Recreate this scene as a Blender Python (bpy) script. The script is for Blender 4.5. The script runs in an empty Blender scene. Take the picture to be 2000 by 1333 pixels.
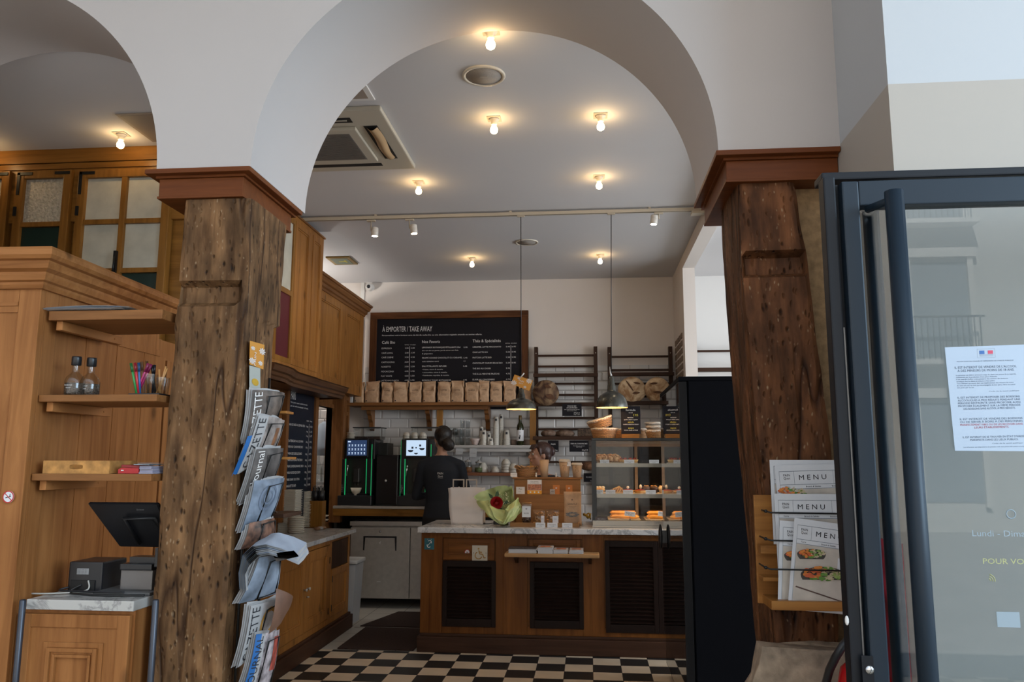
import bpy, bmesh, math, random
from mathutils import Vector, Matrix
random.seed(7)
sc = bpy.context.scene
C = sc.collection
PI = math.pi
# ---------------------------------------------------------------- camera
F_PX = 1560.0
CAM = Vector((0, 0, 1.4566))
_yaw, _pit, _rol = 0.0950446, 0.1482458, 0.0025774
_r = Vector((math.cos(_yaw), math.sin(_yaw), 0))
_f = Vector((-math.sin(_yaw)*math.cos(_pit), math.cos(_yaw)*math.cos(_pit), math.sin(_pit)))
_u = _r.cross(_f)
RT = _r*math.cos(_rol) + _u*math.sin(_rol)
UP = _u*math.cos(_rol) - _r*math.sin(_rol)
FW = _f
cd = bpy.data.cameras.new('camera'); cam = bpy.data.objects.new('camera', cd); C.objects.link(cam)
cd.sensor_width = 36; cd.lens = F_PX/2000*36; cd.clip_end = 200
m = Matrix.Identity(4)
for i in range(3):
    m[i][0] = RT[i]; m[i][1] = UP[i]; m[i][2] = -FW[i]; m[i][3] = CAM[i]
cam.matrix_world = m
sc.camera = cam
sc.view_settings.view_transform = 'Standard'
sc.view_settings.look = 'None'
sc.view_settings.exposure = 0.0
sc.view_settings.gamma = 1.0
# ---------------------------------------------------------------- sky: brighter towards the open square on the right
w = bpy.data.worlds.new('world'); sc.world = w; w.use_nodes = True
nt = w.node_tree; nt.nodes.clear()
o_ = nt.nodes.new('ShaderNodeOutputWorld'); bg = nt.nodes.new('ShaderNodeBackground')
tc = nt.nodes.new('ShaderNodeTexCoord'); dp = nt.nodes.new('ShaderNodeVectorMath'); dp.operation = 'DOT_PRODUCT'
dp.inputs[1].default_value = Vector((0.72, -0.45, 0.45)).normalized()
rp = nt.nodes.new('ShaderNodeValToRGB')
rp.color_ramp.elements[0].position = 0.0; rp.color_ramp.elements[0].color = (0.22, 0.26, 0.32, 1)
rp.color_ramp.elements[1].position = 1.0; rp.color_ramp.elements[1].color = (0.74, 0.87, 1.0, 1)
nt.links.new(tc.outputs['Generated'], dp.inputs[0]); nt.links.new(dp.outputs['Value'], rp.inputs[0])
nt.links.new(rp.outputs[0], bg.inputs[0]); bg.inputs[1].default_value = 2.4
nt.links.new(bg.outputs[0], o_.inputs[0])

def area(name, loc, target, sx, sy, power, col):
    l = bpy.data.lights.new(name, 'AREA'); l.shape = 'RECTANGLE'; l.size = sx; l.size_y = sy; l.energy = power; l.color = col
    o = bpy.data.objects.new(name, l); C.objects.link(o); o.location = loc
    o.rotation_euler = (Vector(target)-Vector(loc)).to_track_quat('-Z', 'Y').to_euler()
    return o
sl = bpy.data.lights.new('sun', 'SUN'); sl.energy = 13; sl.angle = 0.01; sl.color = (1.0, 0.965, 0.92)
so = bpy.data.objects.new('sun', sl); C.objects.link(so); so.rotation_euler = Vector((0.25, -1.0, -1.15)).to_track_quat('-Z', 'Y').to_euler()   # from behind the shop onto the street and the houses opposite
area('daylight_square', (5.4, -0.9, 2.9), (-1.3, 3.1, 2.4), 3.4, 2.4, 290, (0.56, 0.79, 1.0))
area('daylight_side_window', (4.05, 4.9, 1.9), (-1.0, 6.6, 0.6), 3.0, 2.0, 155, (0.9, 0.95, 1.0))

# ---------------------------------------------------------------- pixel ray -> point on an axis plane
def at(px, py, ax, v):
    d = RT*((px-1000)/F_PX) + UP*((666.5-py)/F_PX) + FW
    t = (v-CAM[ax])/d[ax]
    return CAM + d*t
def AX(px, py, v): return at(px, py, 0, v)
def AY(px, py, v): return at(px, py, 1, v)
def AZ(px, py, v): return at(px, py, 2, v)
def rectY(x0, y0, x1, y1, Yv):
    a = AY(x0, y0, Yv); b = AY(x1, y1, Yv); c = AY(x0, y1, Yv); d = AY(x1, y0, Yv)
    return (a.x+c.x)/2, (b.x+d.x)/2, (b.z+c.z)/2, (a.z+d.z)/2      # x0,x1,z0,z1

# ---------------------------------------------------------------- materials
MT = {}
def nodes(name):
    mt = bpy.data.materials.new(name); mt.use_nodes = True
    return mt, mt.node_tree, mt.node_tree.nodes['Principled BSDF']
def mat(name, col, rough=0.6, metal=0.0, emit=None, es=0.0, noise=0.0, nscale=8.0, bump=0.0, spec=0.5, sheen=0.0):
    if name in MT: return MT[name]
    mt, t, b = nodes(name); MT[name] = mt
    b.inputs['Base Color'].default_value = (*col, 1); b.inputs['Roughness'].default_value = rough
    b.inputs['Metallic'].default_value = metal; b.inputs['Specular IOR Level'].default_value = spec
    if emit: b.inputs['Emission Color'].default_value = (*emit, 1); b.inputs['Emission Strength'].default_value = es
    if noise or bump:
        tc = t.nodes.new('ShaderNodeTexCoord'); n = t.nodes.new('ShaderNodeTexNoise'); n.inputs['Scale'].default_value = nscale; n.inputs['Detail'].default_value = 4
        t.links.new(tc.outputs['Object'], n.inputs['Vector'])
        if noise:
            r = t.nodes.new('ShaderNodeValToRGB')
            r.color_ramp.elements[0].position = 0.3; r.color_ramp.elements[1].position = 0.7
            r.color_ramp.elements[0].color = (*[c*(1-noise) for c in col], 1); r.color_ramp.elements[1].color = (*[min(1, c*(1+noise)) for c in col], 1)
            t.links.new(n.outputs['Fac'], r.inputs[0]); t.links.new(r.outputs[0], b.inputs['Base Color'])
        if bump:
            bp = t.nodes.new('ShaderNodeBump'); bp.inputs['Strength'].default_value = bump; bp.inputs['Distance'].default_value = 0.01
            t.links.new(n.outputs['Fac'], bp.inputs['Height']); t.links.new(bp.outputs[0], b.inputs['Normal'])
    return mt
def wood(name, c_dark, c_light, axis='z', scale=1.0, rough=0.45, knots=0.5, bump=0.15, spec=0.16):
    key = name+'_'+axis
    if key in MT: return MT[key]
    mt, t, b = nodes(key); MT[key] = mt; L = t.links.new
    tc = t.nodes.new('ShaderNodeTexCoord')
    mp = t.nodes.new('ShaderNodeMapping'); s = [14*scale]*3; s['xyz'.index(axis)] = 0.9*scale
    mp.inputs['Scale'].default_value = s; L(tc.outputs['Object'], mp.inputs[0])
    n = t.nodes.new('ShaderNodeTexNoise'); n.inputs['Scale'].default_value = 1.6; n.inputs['Detail'].default_value = 8; n.inputs['Roughness'].default_value = 0.6; n.inputs['Distortion'].default_value = 0.9
    L(mp.outputs[0], n.inputs['Vector'])
    n2 = t.nodes.new('ShaderNodeTexNoise'); n2.inputs['Scale'].default_value = 1.3; n2.inputs['Detail'].default_value = 2; L(tc.outputs['Object'], n2.inputs['Vector'])
    ad = t.nodes.new('ShaderNodeMath'); ad.operation = 'MULTIPLY_ADD'; ad.inputs[1].default_value = 0.55; L(n2.outputs['Fac'], ad.inputs[0])
    ms = t.nodes.new('ShaderNodeMath'); ms.operation = 'MULTIPLY'; ms.inputs[1].default_value = 0.75; L(n.outputs['Fac'], ms.inputs[0]); L(ms.outputs[0], ad.inputs[2])
    r = t.nodes.new('ShaderNodeValToRGB'); r.color_ramp.elements[0].position = 0.42; r.color_ramp.elements[1].position = 0.86
    r.color_ramp.elements[0].color = (*c_dark, 1); r.color_ramp.elements[1].color = (*c_light, 1)
    L(ad.outputs[0], r.inputs[0])
    last = r.outputs[0]
    if knots:
        m2 = t.nodes.new('ShaderNodeMapping'); s2 = [6.0*scale]*3; s2['xyz'.index(axis)] = 3.2*scale; m2.inputs['Scale'].default_value = s2; L(tc.outputs['Object'], m2.inputs[0])
        v = t.nodes.new('ShaderNodeTexVoronoi'); v.inputs['Scale'].default_value = 1.0; L(m2.outputs[0], v.inputs['Vector'])
        k = t.nodes.new('ShaderNodeValToRGB'); k.color_ramp.elements[0].position = 0.06; k.color_ramp.elements[1].position = 0.17
        k.color_ramp.elements[0].color = (1-knots, 1-knots, 1-knots, 1); k.color_ramp.elements[1].color = (1, 1, 1, 1); L(v.outputs['Distance'], k.inputs[0])
        mx = t.nodes.new('ShaderNodeMix'); mx.data_type = 'RGBA'; mx.blend_type = 'MULTIPLY'; mx.inputs['Factor'].default_value = 1
        L(last, mx.inputs[6]); L(k.outputs[0], mx.inputs[7]); last = mx.outputs[2]
    L(last, b.inputs['Base Color']); b.inputs['Roughness'].default_value = rough; b.inputs['Specular IOR Level'].default_value = spec
    bp = t.nodes.new('ShaderNodeBump'); bp.inputs['Strength'].default_value = bump; bp.inputs['Distance'].default_value = 0.004
    L(n.outputs['Fac'], bp.inputs['Height']); L(bp.outputs[0], b.inputs['Normal'])
    return mt
def pine(a='z'): return wood('pine', (0.19, 0.068, 0.018), (0.42, 0.178, 0.058), a, 0.9, 0.42, 0.55)
def honey(a='z'): return wood('honey_pine', (0.175, 0.064, 0.013), (0.41, 0.180, 0.046), a, 1.0, 0.4, 0.5)
def brownw(a='z'): return wood('brown_wood', (0.12, 0.045, 0.014), (0.28, 0.12, 0.04), a, 1.1, 0.4, 0.45)
def capw(a='x'): return wood('capital_wood', (0.085, 0.022, 0.005), (0.155, 0.044, 0.011), a, 1.3, 0.42, 0.0)
def darkw(a='z'): return wood('dark_wood', (0.025, 0.011, 0.006), (0.06, 0.028, 0.016), a, 1.2, 0.5, 0.0)
def boardw(a='x'): return wood('frame_wood', (0.035, 0.012, 0.005), (0.16, 0.06, 0.02), a, 1.2, 0.5, 0.3)
def glass(name='thin_glass', tint=(1, 1, 1), refl=1.0, rough=0.0):
    if name in MT: return MT[name]
    mt = bpy.data.materials.new(name); mt.use_nodes = True; t = mt.node_tree; t.nodes.clear(); MT[name] = mt
    o = t.nodes.new('ShaderNodeOutputMaterial'); mx = t.nodes.new('ShaderNodeMixShader'); tr = t.nodes.new('ShaderNodeBsdfTransparent'); gl = t.nodes.new('ShaderNodeBsdfGlossy')
    tr.inputs[0].default_value = (*tint, 1); gl.inputs['Roughness'].default_value = rough
    fr = t.nodes.new('ShaderNodeLayerWeight'); fr.inputs[0].default_value = 0.5
    pw = t.nodes.new('ShaderNodeMath'); pw.operation = 'POWER'; pw.inputs[1].default_value = 4.0; t.links.new(fr.outputs['Facing'], pw.inputs[0])
    mu = t.nodes.new('ShaderNodeMath'); mu.operation = 'MULTIPLY_ADD'; mu.inputs[1].default_value = 0.85; mu.inputs[2].default_value = 0.045*refl; mu.use_clamp = True
    t.links.new(pw.outputs[0], mu.inputs[0]); t.links.new(mu.outputs[0], mx.inputs[0])
    t.links.new(tr.outputs[0], mx.inputs[1]); t.links.new(gl.outputs[0], mx.inputs[2]); t.links.new(mx.outputs[0], o.inputs[0])
    return mt

# ---------------------------------------------------------------- mesh builder
FR_FRONT = Matrix(((1, 0, 0), (0, 0, -1), (0, 1, 0)))     # u=+X v=+Z w=-Y (faces the camera side)
FR_RIGHT = Matrix(((0, 0, 1), (1, 0, 0), (0, 1, 0)))      # u=+Y v=+Z w=+X
class B:
    def __init__(s, frame=None, org=(0, 0, 0)):
        s.bm = bmesh.new(); s.fr = frame; s.org = Vector(org)
    def T(s, p):
        p = Vector(p)
        return (s.fr @ p if s.fr else p) + s.org
    def v(s, p): return s.bm.verts.new(s.T(p))
    def face(s, pts, m=0, smooth=False):
        f = s.bm.faces.new([s.v(p) for p in pts]); f.material_index = m; f.smooth = smooth; return f
    def box(s, x0, x1, y0, y1, z0, z1, m=0, bev=0.0, rot=None):
        vs = [Vector((x, y, z)) for x in (x0, x1) for y in (y0, y1) for z in (z0, z1)]
        if rot:
            c = Vector(((x0+x1)/2, (y0+y1)/2, (z0+z1)/2)); vs = [rot @ (p-c)+c for p in vs]
        V = [s.v(p) for p in vs]
        fs = [s.bm.faces.new([V[i] for i in q]) for q in ((0, 1, 3, 2), (4, 6, 7, 5), (0, 4, 5, 1), (2, 3, 7, 6), (0, 2, 6, 4), (1, 5, 7, 3))]
        for f in fs: f.material_index = m
        if bev:
            es = list({e for f in fs for e in f.edges})
            r = bmesh.ops.bevel(s.bm, geom=es, offset=bev, segments=2, profile=0.6, affect='EDGES')
            for f in r['faces']: f.material_index = m
        return s
    def lathe(s, prof, c=(0, 0, 0), seg=20, m=0, smooth=True, axis=2, sx=1.0, sy=1.0):
        rings = []
        c = Vector(c)
        def P(r, a, z):
            x, y = r*math.cos(a)*sx, r*math.sin(a)*sy
            return Vector((x, y, z)) if axis == 2 else (Vector((x, z, y)) if axis == 1 else Vector((z, x, y)))
        for r, z in prof:
            if r < 1e-5: rings.append([s.v(c+P(0, 0, z))])
            else: rings.append([s.v(c+P(r, 2*PI*i/seg, z)) for i in range(seg)])
        for a, b in zip(rings, rings[1:]):
            for i in range(seg):
                j = (i+1) % seg
                q = [a[i % len(a)], a[j % len(a)], b[j % len(b)], b[i % len(b)]]
                u = []
                for k in q:
                    if k not in u: u.append(k)
                if len(u) > 2:
                    try:
                        f = s.bm.faces.new(u); f.material_index = m; f.smooth = smooth
                    except ValueError: pass
        return s
    def tube(s, pts, r, seg=8, m=0, cap=True, smooth=True):
        pts = [Vector(p) for p in pts]
        rs = r if isinstance(r, (list, tuple)) else [r]*len(pts)
        rings = []; nrm = None
        for i, p in enumerate(pts):
            d = (pts[min(i+1, len(pts)-1)]-pts[max(i-1, 0)])
            if d.length < 1e-9: d = Vector((0, 0, 1))
            d.normalize()
            if nrm is None:
                nrm = d.cross(Vector((0, 0, 1)) if abs(d.z) < 0.9 else Vector((1, 0, 0))).normalized()
            else: nrm = (nrm-d*nrm.dot(d)).normalized()
            bn = d.cross(nrm)
            rings.append([s.v(p+(nrm*math.cos(2*PI*k/seg)+bn*math.sin(2*PI*k/seg))*rs[i]) for k in range(seg)])
        for a, b in zip(rings, rings[1:]):
            for k in range(seg):
                f = s.bm.faces.new([a[k], a[(k+1) % seg], b[(k+1) % seg], b[k]]); f.material_index = m; f.smooth = smooth
        if cap:
            for rg in (rings[0], rings[-1]):
                f = s.bm.faces.new(rg); f.material_index = m
        return s
    def prism(s, poly, a, b, axis=1, m=0, smooth=False):
        # poly: 2-D points; extruded along axis from a to b
        def P(p, t):
            return (t, p[0], p[1]) if axis == 0 else ((p[0], t, p[1]) if axis == 1 else (p[0], p[1], t))
        A = [s.v(P(p, a)) for p in poly]; Bv = [s.v(P(p, b)) for p in poly]; n = len(poly)
        f = s.bm.faces.new(A); f.material_index = m; f = s.bm.faces.new(Bv[::-1]); f.material_index = m
        for i in range(n):
            f = s.bm.faces.new([A[i], Bv[i], Bv[(i+1) % n], A[(i+1) % n]]); f.material_index = m; f.smooth = smooth
        return s
    def loft(s, rings, m=0, smooth=True, caps=True, closed=True):
        V = [[s.v(p) for p in rg] for rg in rings]
        for a, b in zip(V, V[1:]):
            n = len(a)
            for i in range(n if closed else n-1):
                f = s.bm.faces.new([a[i], a[(i+1) % n], b[(i+1) % n], b[i]]); f.material_index = m; f.smooth = smooth
        if caps and closed:
            for rg in (V[0], V[-1]):
                f = s.bm.faces.new(rg); f.material_index = m
        return s
    def grid(s, fn, nu, nv, m=0, smooth=True):
        V = [[s.v(fn(i/nu, j/nv)) for i in range(nu+1)] for j in range(nv+1)]
        for j in range(nv):
            for i in range(nu):
                f = s.bm.faces.new([V[j][i], V[j][i+1], V[j+1][i+1], V[j+1][i]]); f.material_index = m; f.smooth = smooth
        return s
    def ball(s, c, r, seg=14, m=0, sc=(1, 1, 1), rot=None, jit=0.0):
        c = Vector(c); n = seg//2
        V = []
        for j in range(n+1):
            th = PI*j/n; row = []
            for i in range(seg):
                a = 2*PI*i/seg
                p = Vector((math.sin(th)*math.cos(a)*sc[0], math.sin(th)*math.sin(a)*sc[1], math.cos(th)*sc[2]))*r
                if jit: p *= 1+random.uniform(-jit, jit)
                if rot: p = rot @ p
                row.append(c+p)
                if j in (0, n): break
            V.append([s.v(p) for p in row])
        for a, b in zip(V, V[1:]):
            for i in range(seg):
                q = []
                for k in (a[i % len(a)], a[(i+1) % seg % len(a)], b[(i+1) % seg % len(b)], b[i % len(b)]):
                    if k not in q: q.append(k)
                if len(q) > 2:
                    f = s.bm.faces.new(q); f.material_index = m; f.smooth = True
        return s
    def text(s, body, p, width=None, cap=0.02, m=0, align='l', depth=0.0, rot=0.0):
        """p in frame coordinates (u,v,w) of the baseline start; fitted to width"""
        cu = bpy.data.curves.new('t', 'FONT'); cu.body = body; cu.size = 1; cu.resolution_u = 2; cu.fill_mode = 'FRONT'
        ob = bpy.data.objects.new('t', cu); me = bpy.data.meshes.new_from_object(ob)
        if len(me.vertices) == 0: return s
        xs = [q.co.x for q in me.vertices]; x0, x1 = min(xs), max(xs)
        sy = cap/0.70; sx = sy if width is None else width/(x1-x0)
        if width is None: width = (x1-x0)*sx
        off = -width/2 if align == 'c' else (-width if align == 'r' else 0)
        cr, sr = math.cos(rot), math.sin(rot)
        V = []
        for q in me.vertices:
            a, b = (q.co.x-x0)*sx+off, q.co.y*sy
            V.append(s.v((p[0]+a*cr-b*sr, p[1]+a*sr+b*cr, p[2])))
        for pl in me.polygons:
            try:
                f = s.bm.faces.new([V[i] for i in pl.vertices]); f.material_index = m
            except ValueError: pass
        bpy.data.meshes.remove(me); bpy.data.objects.remove(ob); bpy.data.curves.remove(cu)
        return s

def wloc(o):
    v = Vector((0, 0, 0))
    while o is not None:
        v += o.location; o = o.parent
    return v
def obj(name, b, mats, parent=None, world=True, loc=None, recalc=True):
    """link a builder as one mesh object; world=True: the builder holds world coordinates"""
    bm = b.bm
    if recalc: bmesh.ops.recalc_face_normals(bm, faces=bm.faces)
    off = Vector((0, 0, 0))
    if parent is not None and world: off = wloc(parent)
    elif parent is None and world:
        if loc is None:
            xs = [v.co.x for v in bm.verts]; ys = [v.co.y for v in bm.verts]; zs = [v.co.z for v in bm.verts]
            loc = Vector(((min(xs)+max(xs))/2, (min(ys)+max(ys))/2, min(zs)))
        off = Vector(loc)
    if off.length: bmesh.ops.translate(bm, verts=bm.verts, vec=-off)
    me = bpy.data.meshes.new(name); bm.to_mesh(me); bm.free()
    if not isinstance(mats, (list, tuple)): mats = [mats]
    for q in mats: me.materials.append(q)
    o = bpy.data.objects.new(name, me); C.objects.link(o)
    if parent is not None: o.parent = parent
    elif loc is not None: o.location = loc
    return o
def thing(name, label, cat, loc=(0, 0, 0), rz=0.0, group=None):
    o = bpy.data.objects.new(name, None); C.objects.link(o); o.location = loc; o.rotation_euler = (0, 0, rz)
    o.empty_display_size = 0.1
    return tag(o, label, cat, group)
def tag(o, label, cat, group=None):
    o['label'] = label; o['category'] = cat
    if group: o['group'] = group
    return o
def struct(name, b, mats, parent=None, recalc=True):
    o = obj(name, b, mats, parent, recalc=recalc)
    if parent is None: o['kind'] = 'structure'
    return o
service = bpy.data.lights.new('service_room_lamp', 'POINT'); service.energy = 30; service.shadow_soft_size = 0.08; service.color = (1.0, 0.95, 0.88)
service_o = bpy.data.objects.new('service_room_lamp', service); C.objects.link(service_o); service_o.location = (-3.15, 7.7, 2.9)
def dup(root, loc, rz=0.0, label=None, group=None):
    r = root.copy(); C.objects.link(r); r.location = loc; r.rotation_euler = (0, 0, rz)
    if label: r['label'] = label
    if group: r['group'] = group
    for ch in list(root.children):
        c = ch.copy(); C.objects.link(c); c.parent = r
        for g in list(ch.children):
            d = g.copy(); C.objects.link(d); d.parent = c
    return r
ORD = ['first', 'second', 'third', 'fourth', 'fifth', 'sixth', 'seventh', 'eighth', 'ninth', 'tenth', 'eleventh', 'twelfth', 'thirteenth', 'fourteenth']
# shared materials
WHITE = mat('white_paint', (0.72, 0.70, 0.67), 0.6)
BLACK = mat('black_plastic', (0.012, 0.012, 0.014), 0.35)
STEEL = mat('brushed_steel', (0.50, 0.465, 0.42), 0.42, 0.55, noise=0.08, nscale=20)
PAPER = mat('white_paper', (0.72, 0.73, 0.76), 0.7)
INK = mat('black_ink', (0.02, 0.02, 0.025), 0.7)
CHALK = mat('chalk_white', (0.72, 0.70, 0.68), 0.8)
SLATE = mat('slate_black', (0.012, 0.011, 0.014), 0.6, spec=0.12)
KRAFT = mat('kraft_paper', (0.50, 0.32, 0.19), 0.75, noise=0.12, nscale=30, bump=0.3)
CREAM = mat('cream_ceramic', (0.62, 0.54, 0.42), 0.35)
CREAMPLASTIC = mat('cream_plastic', (0.55, 0.52, 0.45), 0.5)
CLEAR = glass('clear_glass', (0.94, 0.96, 0.96), 1.3)
CHROME = mat('chrome', (0.7, 0.7, 0.7), 0.15, 1.0)
IRON = mat('black_iron', (0.02, 0.02, 0.02), 0.4, 0.6)
# ================================================================ SETTING
YA, YB = 2.80, 3.39          # arcade wall, front and rear face
SPR = 2.56                   # springing of the arches
ZC = 3.43                    # ceiling
YW = 8.60                    # back wall
PLASTER = mat('warm_plaster', (0.465, 0.425, 0.405), 0.85, noise=0.03, nscale=1.2, bump=0.04)
CEILP = mat('ceiling_paint', (0.60, 0.59, 0.595), 0.8, noise=0.02, nscale=1.0)
BACKP = mat('back_wall_paint', (0.72, 0.66, 0.61), 0.8, noise=0.03, nscale=1.5)
def tile_mat():
    mt, t, b = nodes('metro_tile'); L = t.links.new
    tc = t.nodes.new('ShaderNodeTexCoord'); sx = t.nodes.new('ShaderNodeSeparateXYZ'); cb = t.nodes.new('ShaderNodeCombineXYZ')
    L(tc.outputs['Object'], sx.inputs[0]); L(sx.outputs['X'], cb.inputs[0]); L(sx.outputs['Z'], cb.inputs[1])
    br = t.nodes.new('ShaderNodeTexBrick'); L(cb.outputs[0], br.inputs['Vector'])
    br.inputs['Scale'].default_value = 1.0; br.inputs['Brick Width'].default_value = 0.2; br.inputs['Row Height'].default_value = 0.1
    br.inputs['Mortar Size'].default_value = 0.004; br.inputs['Mortar Smooth'].default_value = 0.3; br.inputs['Bias'].default_value = 0
    br.inputs['Color1'].default_value = (0.62, 0.60, 0.585, 1); br.inputs['Color2'].default_value = (0.68, 0.66, 0.64, 1); br.inputs['Mortar'].default_value = (0.45, 0.43, 0.42, 1)
    L(br.outputs['Color'], b.inputs['Base Color']); b.inputs['Roughness'].default_value = 0.18
    br2 = t.nodes.new('ShaderNodeTexBrick'); L(cb.outputs[0], br2.inputs['Vector'])
    for k, v in (('Scale', 1.0), ('Brick Width', 0.2), ('Row Height', 0.1), ('Mortar Size', 0.014), ('Mortar Smooth', 1.0)): br2.inputs[k].default_value = v
    inv = t.nodes.new('ShaderNodeMath'); inv.operation = 'SUBTRACT'; inv.inputs[0].default_value = 1; L(br2.outputs['Fac'], inv.inputs[1])
    bp = t.nodes.new('ShaderNodeBump'); bp.inputs['Strength'].default_value = 0.7; bp.inputs['Distance'].default_value = 0.006
    L(inv.outputs[0], bp.inputs['Height']); L(bp.outputs[0], b.inputs['Normal'])
    return mt
TILE = tile_mat()
def checker_mat():
    mt, t, b = nodes('chequer_tiles'); L = t.links.new
    ge = t.nodes.new('ShaderNodeNewGeometry'); sx = t.nodes.new('ShaderNodeSeparateXYZ'); L(ge.outputs['Position'], sx.inputs[0])
    def M(op, a, b2=None):
        n = t.nodes.new('ShaderNodeMath'); n.operation = op
        for i, q in enumerate((a, b2)):
            if q is None: continue
            if isinstance(q, (int, float)): n.inputs[i].default_value = q
            else: L(q, n.inputs[i])
        return n.outputs[0]
    u = M('DIVIDE', M('ADD', sx.outputs['X'], 1.986+20), 0.2); v = M('DIVIDE', M('ADD', sx.outputs['Y'], -6.257+20.0), 0.2)
    par = M('MODULO', M('ADD', M('FLOOR', u), M('FLOOR', v)), 2.0)
    def edge(q):
        f = M('FRACT', q); return M('LESS_THAN', M('MINIMUM', f, M('SUBTRACT', 1.0, f)), 0.008)
    gr = M('MAXIMUM', edge(u), edge(v))
    nz = t.nodes.new('ShaderNodeTexNoise'); nz.inputs['Scale'].default_value = 5; L(ge.outputs['Position'], nz.inputs['Vector'])
    r1 = t.nodes.new('ShaderNodeMix'); r1.data_type = 'RGBA'; L(nz.outputs['Fac'], r1.inputs['Factor']); r1.inputs[6].default_value = (0.55, 0.43, 0.30, 1); r1.inputs[7].default_value = (0.74, 0.62, 0.47, 1)
    mx = t.nodes.new('ShaderNodeMix'); mx.data_type = 'RGBA'; L(par, mx.inputs['Factor']); mx.inputs[6].default_value = (0.018, 0.018, 0.018, 1); L(r1.outputs[2], mx.inputs[7])
    m2 = t.nodes.new('ShaderNodeMix'); m2.data_type = 'RGBA'; L(gr, m2.inputs['Factor']); L(mx.outputs[2], m2.inputs[6]); m2.inputs[7].default_value = (0.05, 0.04, 0.035, 1)
    L(m2.outputs[2], b.inputs['Base Color']); b.inputs['Roughness'].default_value = 0.42
    return mt
def white_floor_mat():
    mt, t, b = nodes('pale_floor_tiles'); L = t.links.new
    tc = t.nodes.new('ShaderNodeNewGeometry'); br = t.nodes.new('ShaderNodeTexBrick'); L(tc.outputs['Position'], br.inputs['Vector']); br.offset = 0
    for k, v in (('Scale', 1.0), ('Brick Width', 0.3), ('Row Height', 0.3), ('Mortar Size', 0.004)): br.inputs[k].default_value = v
    br.inputs['Color1'].default_value = (0.5, 0.47, 0.42, 1); br.inputs['Color2'].default_value = (0.46, 0.44, 0.4, 1); br.inputs['Mortar'].default_value = (0.12, 0.11, 0.1, 1)
    L(br.outputs['Color'], b.inputs['Base Color']); b.inputs['Roughness'].default_value = 0.35
    return mt
fl = B(); fl.box(-6, 6, -2.0, 6.32, -0.1, 0, 0); fl.box(-6, 6, 6.32, YW+0.1, -0.1, 0, 1)
struct('floor', fl, [checker_mat(), white_floor_mat()])
b = B(); b.box(-6.1, 6.0, YB, YW+0.3, ZC, ZC+0.12); struct('ceiling', b, CEILP)
# back wall with its tiled lower part
b = B(); b.box(-6, 4.3, YW, YW+0.15, 0, ZC); b.box(-2.45, 0.93, YW-0.012, YW, 0, 2.47, 1); struct('wall_back', b, [BACKP, TILE])
# arcade wall with two arches
def arcade():
    b = B(); top = 4.1
    R, H = 0.872, 0.845
    arches = [(-0.395, R), (-2.515, R)]
    xs = [-6.0]
    segs = []
    def z_of(x):
        for c, r in arches:
            if abs(x-c) < r-1e-6: return SPR+H*math.sqrt(max(0, 1-((x-c)/r)**2))
        return None
    # columns outside arches
    sol = [(-6.0, -2.515-R, 0.0), (-2.515+R, -0.395-R, SPR), (-0.395+R, 0.902, SPR)]
    for y, sgn in ((YA, 1), (YB, -1)):
        for a, c, z0 in sol:
            b.face([(a, y, z0), (c, y, z0), (c, y, top), (a, y, top)])
        for c, r in arches:
            N = 72
            for i in range(N):
                x0 = c-r*math.cos(PI*i/N); x1 = c-r*math.cos(PI*(i+1)/N)
                z0 = SPR+H*math.sin(PI*i/N); z1 = SPR+H*math.sin(PI*(i+1)/N)
                b.face([(x0, y, z0), (x1, y, z1), (x1, y, top), (x0, y, top)])
    for c, r in arches:
        N = 72
        b.grid(lambda u, v: (c-r*math.cos(PI*u), YA+(YB-YA)*v, SPR+H*math.sin(PI*u)), N, 2, 0)
    # undersides over the capitals, ends
    b.face([(-2.515+R, YA, SPR), (-0.395-R, YA, SPR), (-0.395-R, YB, SPR), (-2.515+R, YB, SPR)])
    b.face([(-0.395+R, YA, SPR), (0.902, YA, SPR), (0.902, YB, SPR), (-0.395+R, YB, SPR)])
    b.face([(-2.515-R, YA, 0), (-2.515-R, YB, 0), (-2.515-R, YB, SPR), (-2.515-R, YA, SPR)])
    b.face([(-6, YA, top), (0.902, YA, top), (0.902, YB, top), (-6, YB, top)])
    bmesh.ops.remove_doubles(b.bm, verts=[v for v in b.bm.verts if abs(v.co.z) < 0], dist=1e-5)
    return b
struct('wall_front', arcade(), PLASTER)
# wall piece right of the right pillar, return towards the camera and the wall behind the glass door: painted in two tones
def two_tone(name, lo, hi, zsplit, rough=0.7):
    mt, t, b = nodes(name); L = t.links.new
    ge = t.nodes.new('ShaderNodeNewGeometry'); sx = t.nodes.new('ShaderNodeSeparateXYZ'); L(ge.outputs['Position'], sx.inputs[0])
    g = t.nodes.new('ShaderNodeMath'); g.operation = 'GREATER_THAN'; g.inputs[1].default_value = zsplit; L(sx.outputs['Z'], g.inputs[0])
    mx = t.nodes.new('ShaderNodeMix'); mx.data_type = 'RGBA'; L(g.outputs[0], mx.inputs['Factor']); mx.inputs[6].default_value = (*lo, 1); mx.inputs[7].default_value = (*hi, 1)
    L(mx.outputs[2], b.inputs['Base Color']); b.inputs['Roughness'].default_value = rough
    return mt
TWOT = two_tone('two_tone_paint', (0.42, 0.375, 0.325), (0.48, 0.49, 0.50), SPR+0.01)
b = B(); b.box(0.902, 1.3, 2.34, YB, 0, 4.1); b.box(1.3, 6, 2.34, 2.6, 0, 4.1); struct('wall_right', b, TWOT)
OCHRE = mat('ochre_plaster', (0.30, 0.19, 0.095), 0.9, noise=0.25, nscale=40, bump=0.6)
b = B(); b.box(0.66, 0.902, 2.93, YB, 0, SPR); struct('wall_pier', b, OCHRE)
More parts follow.
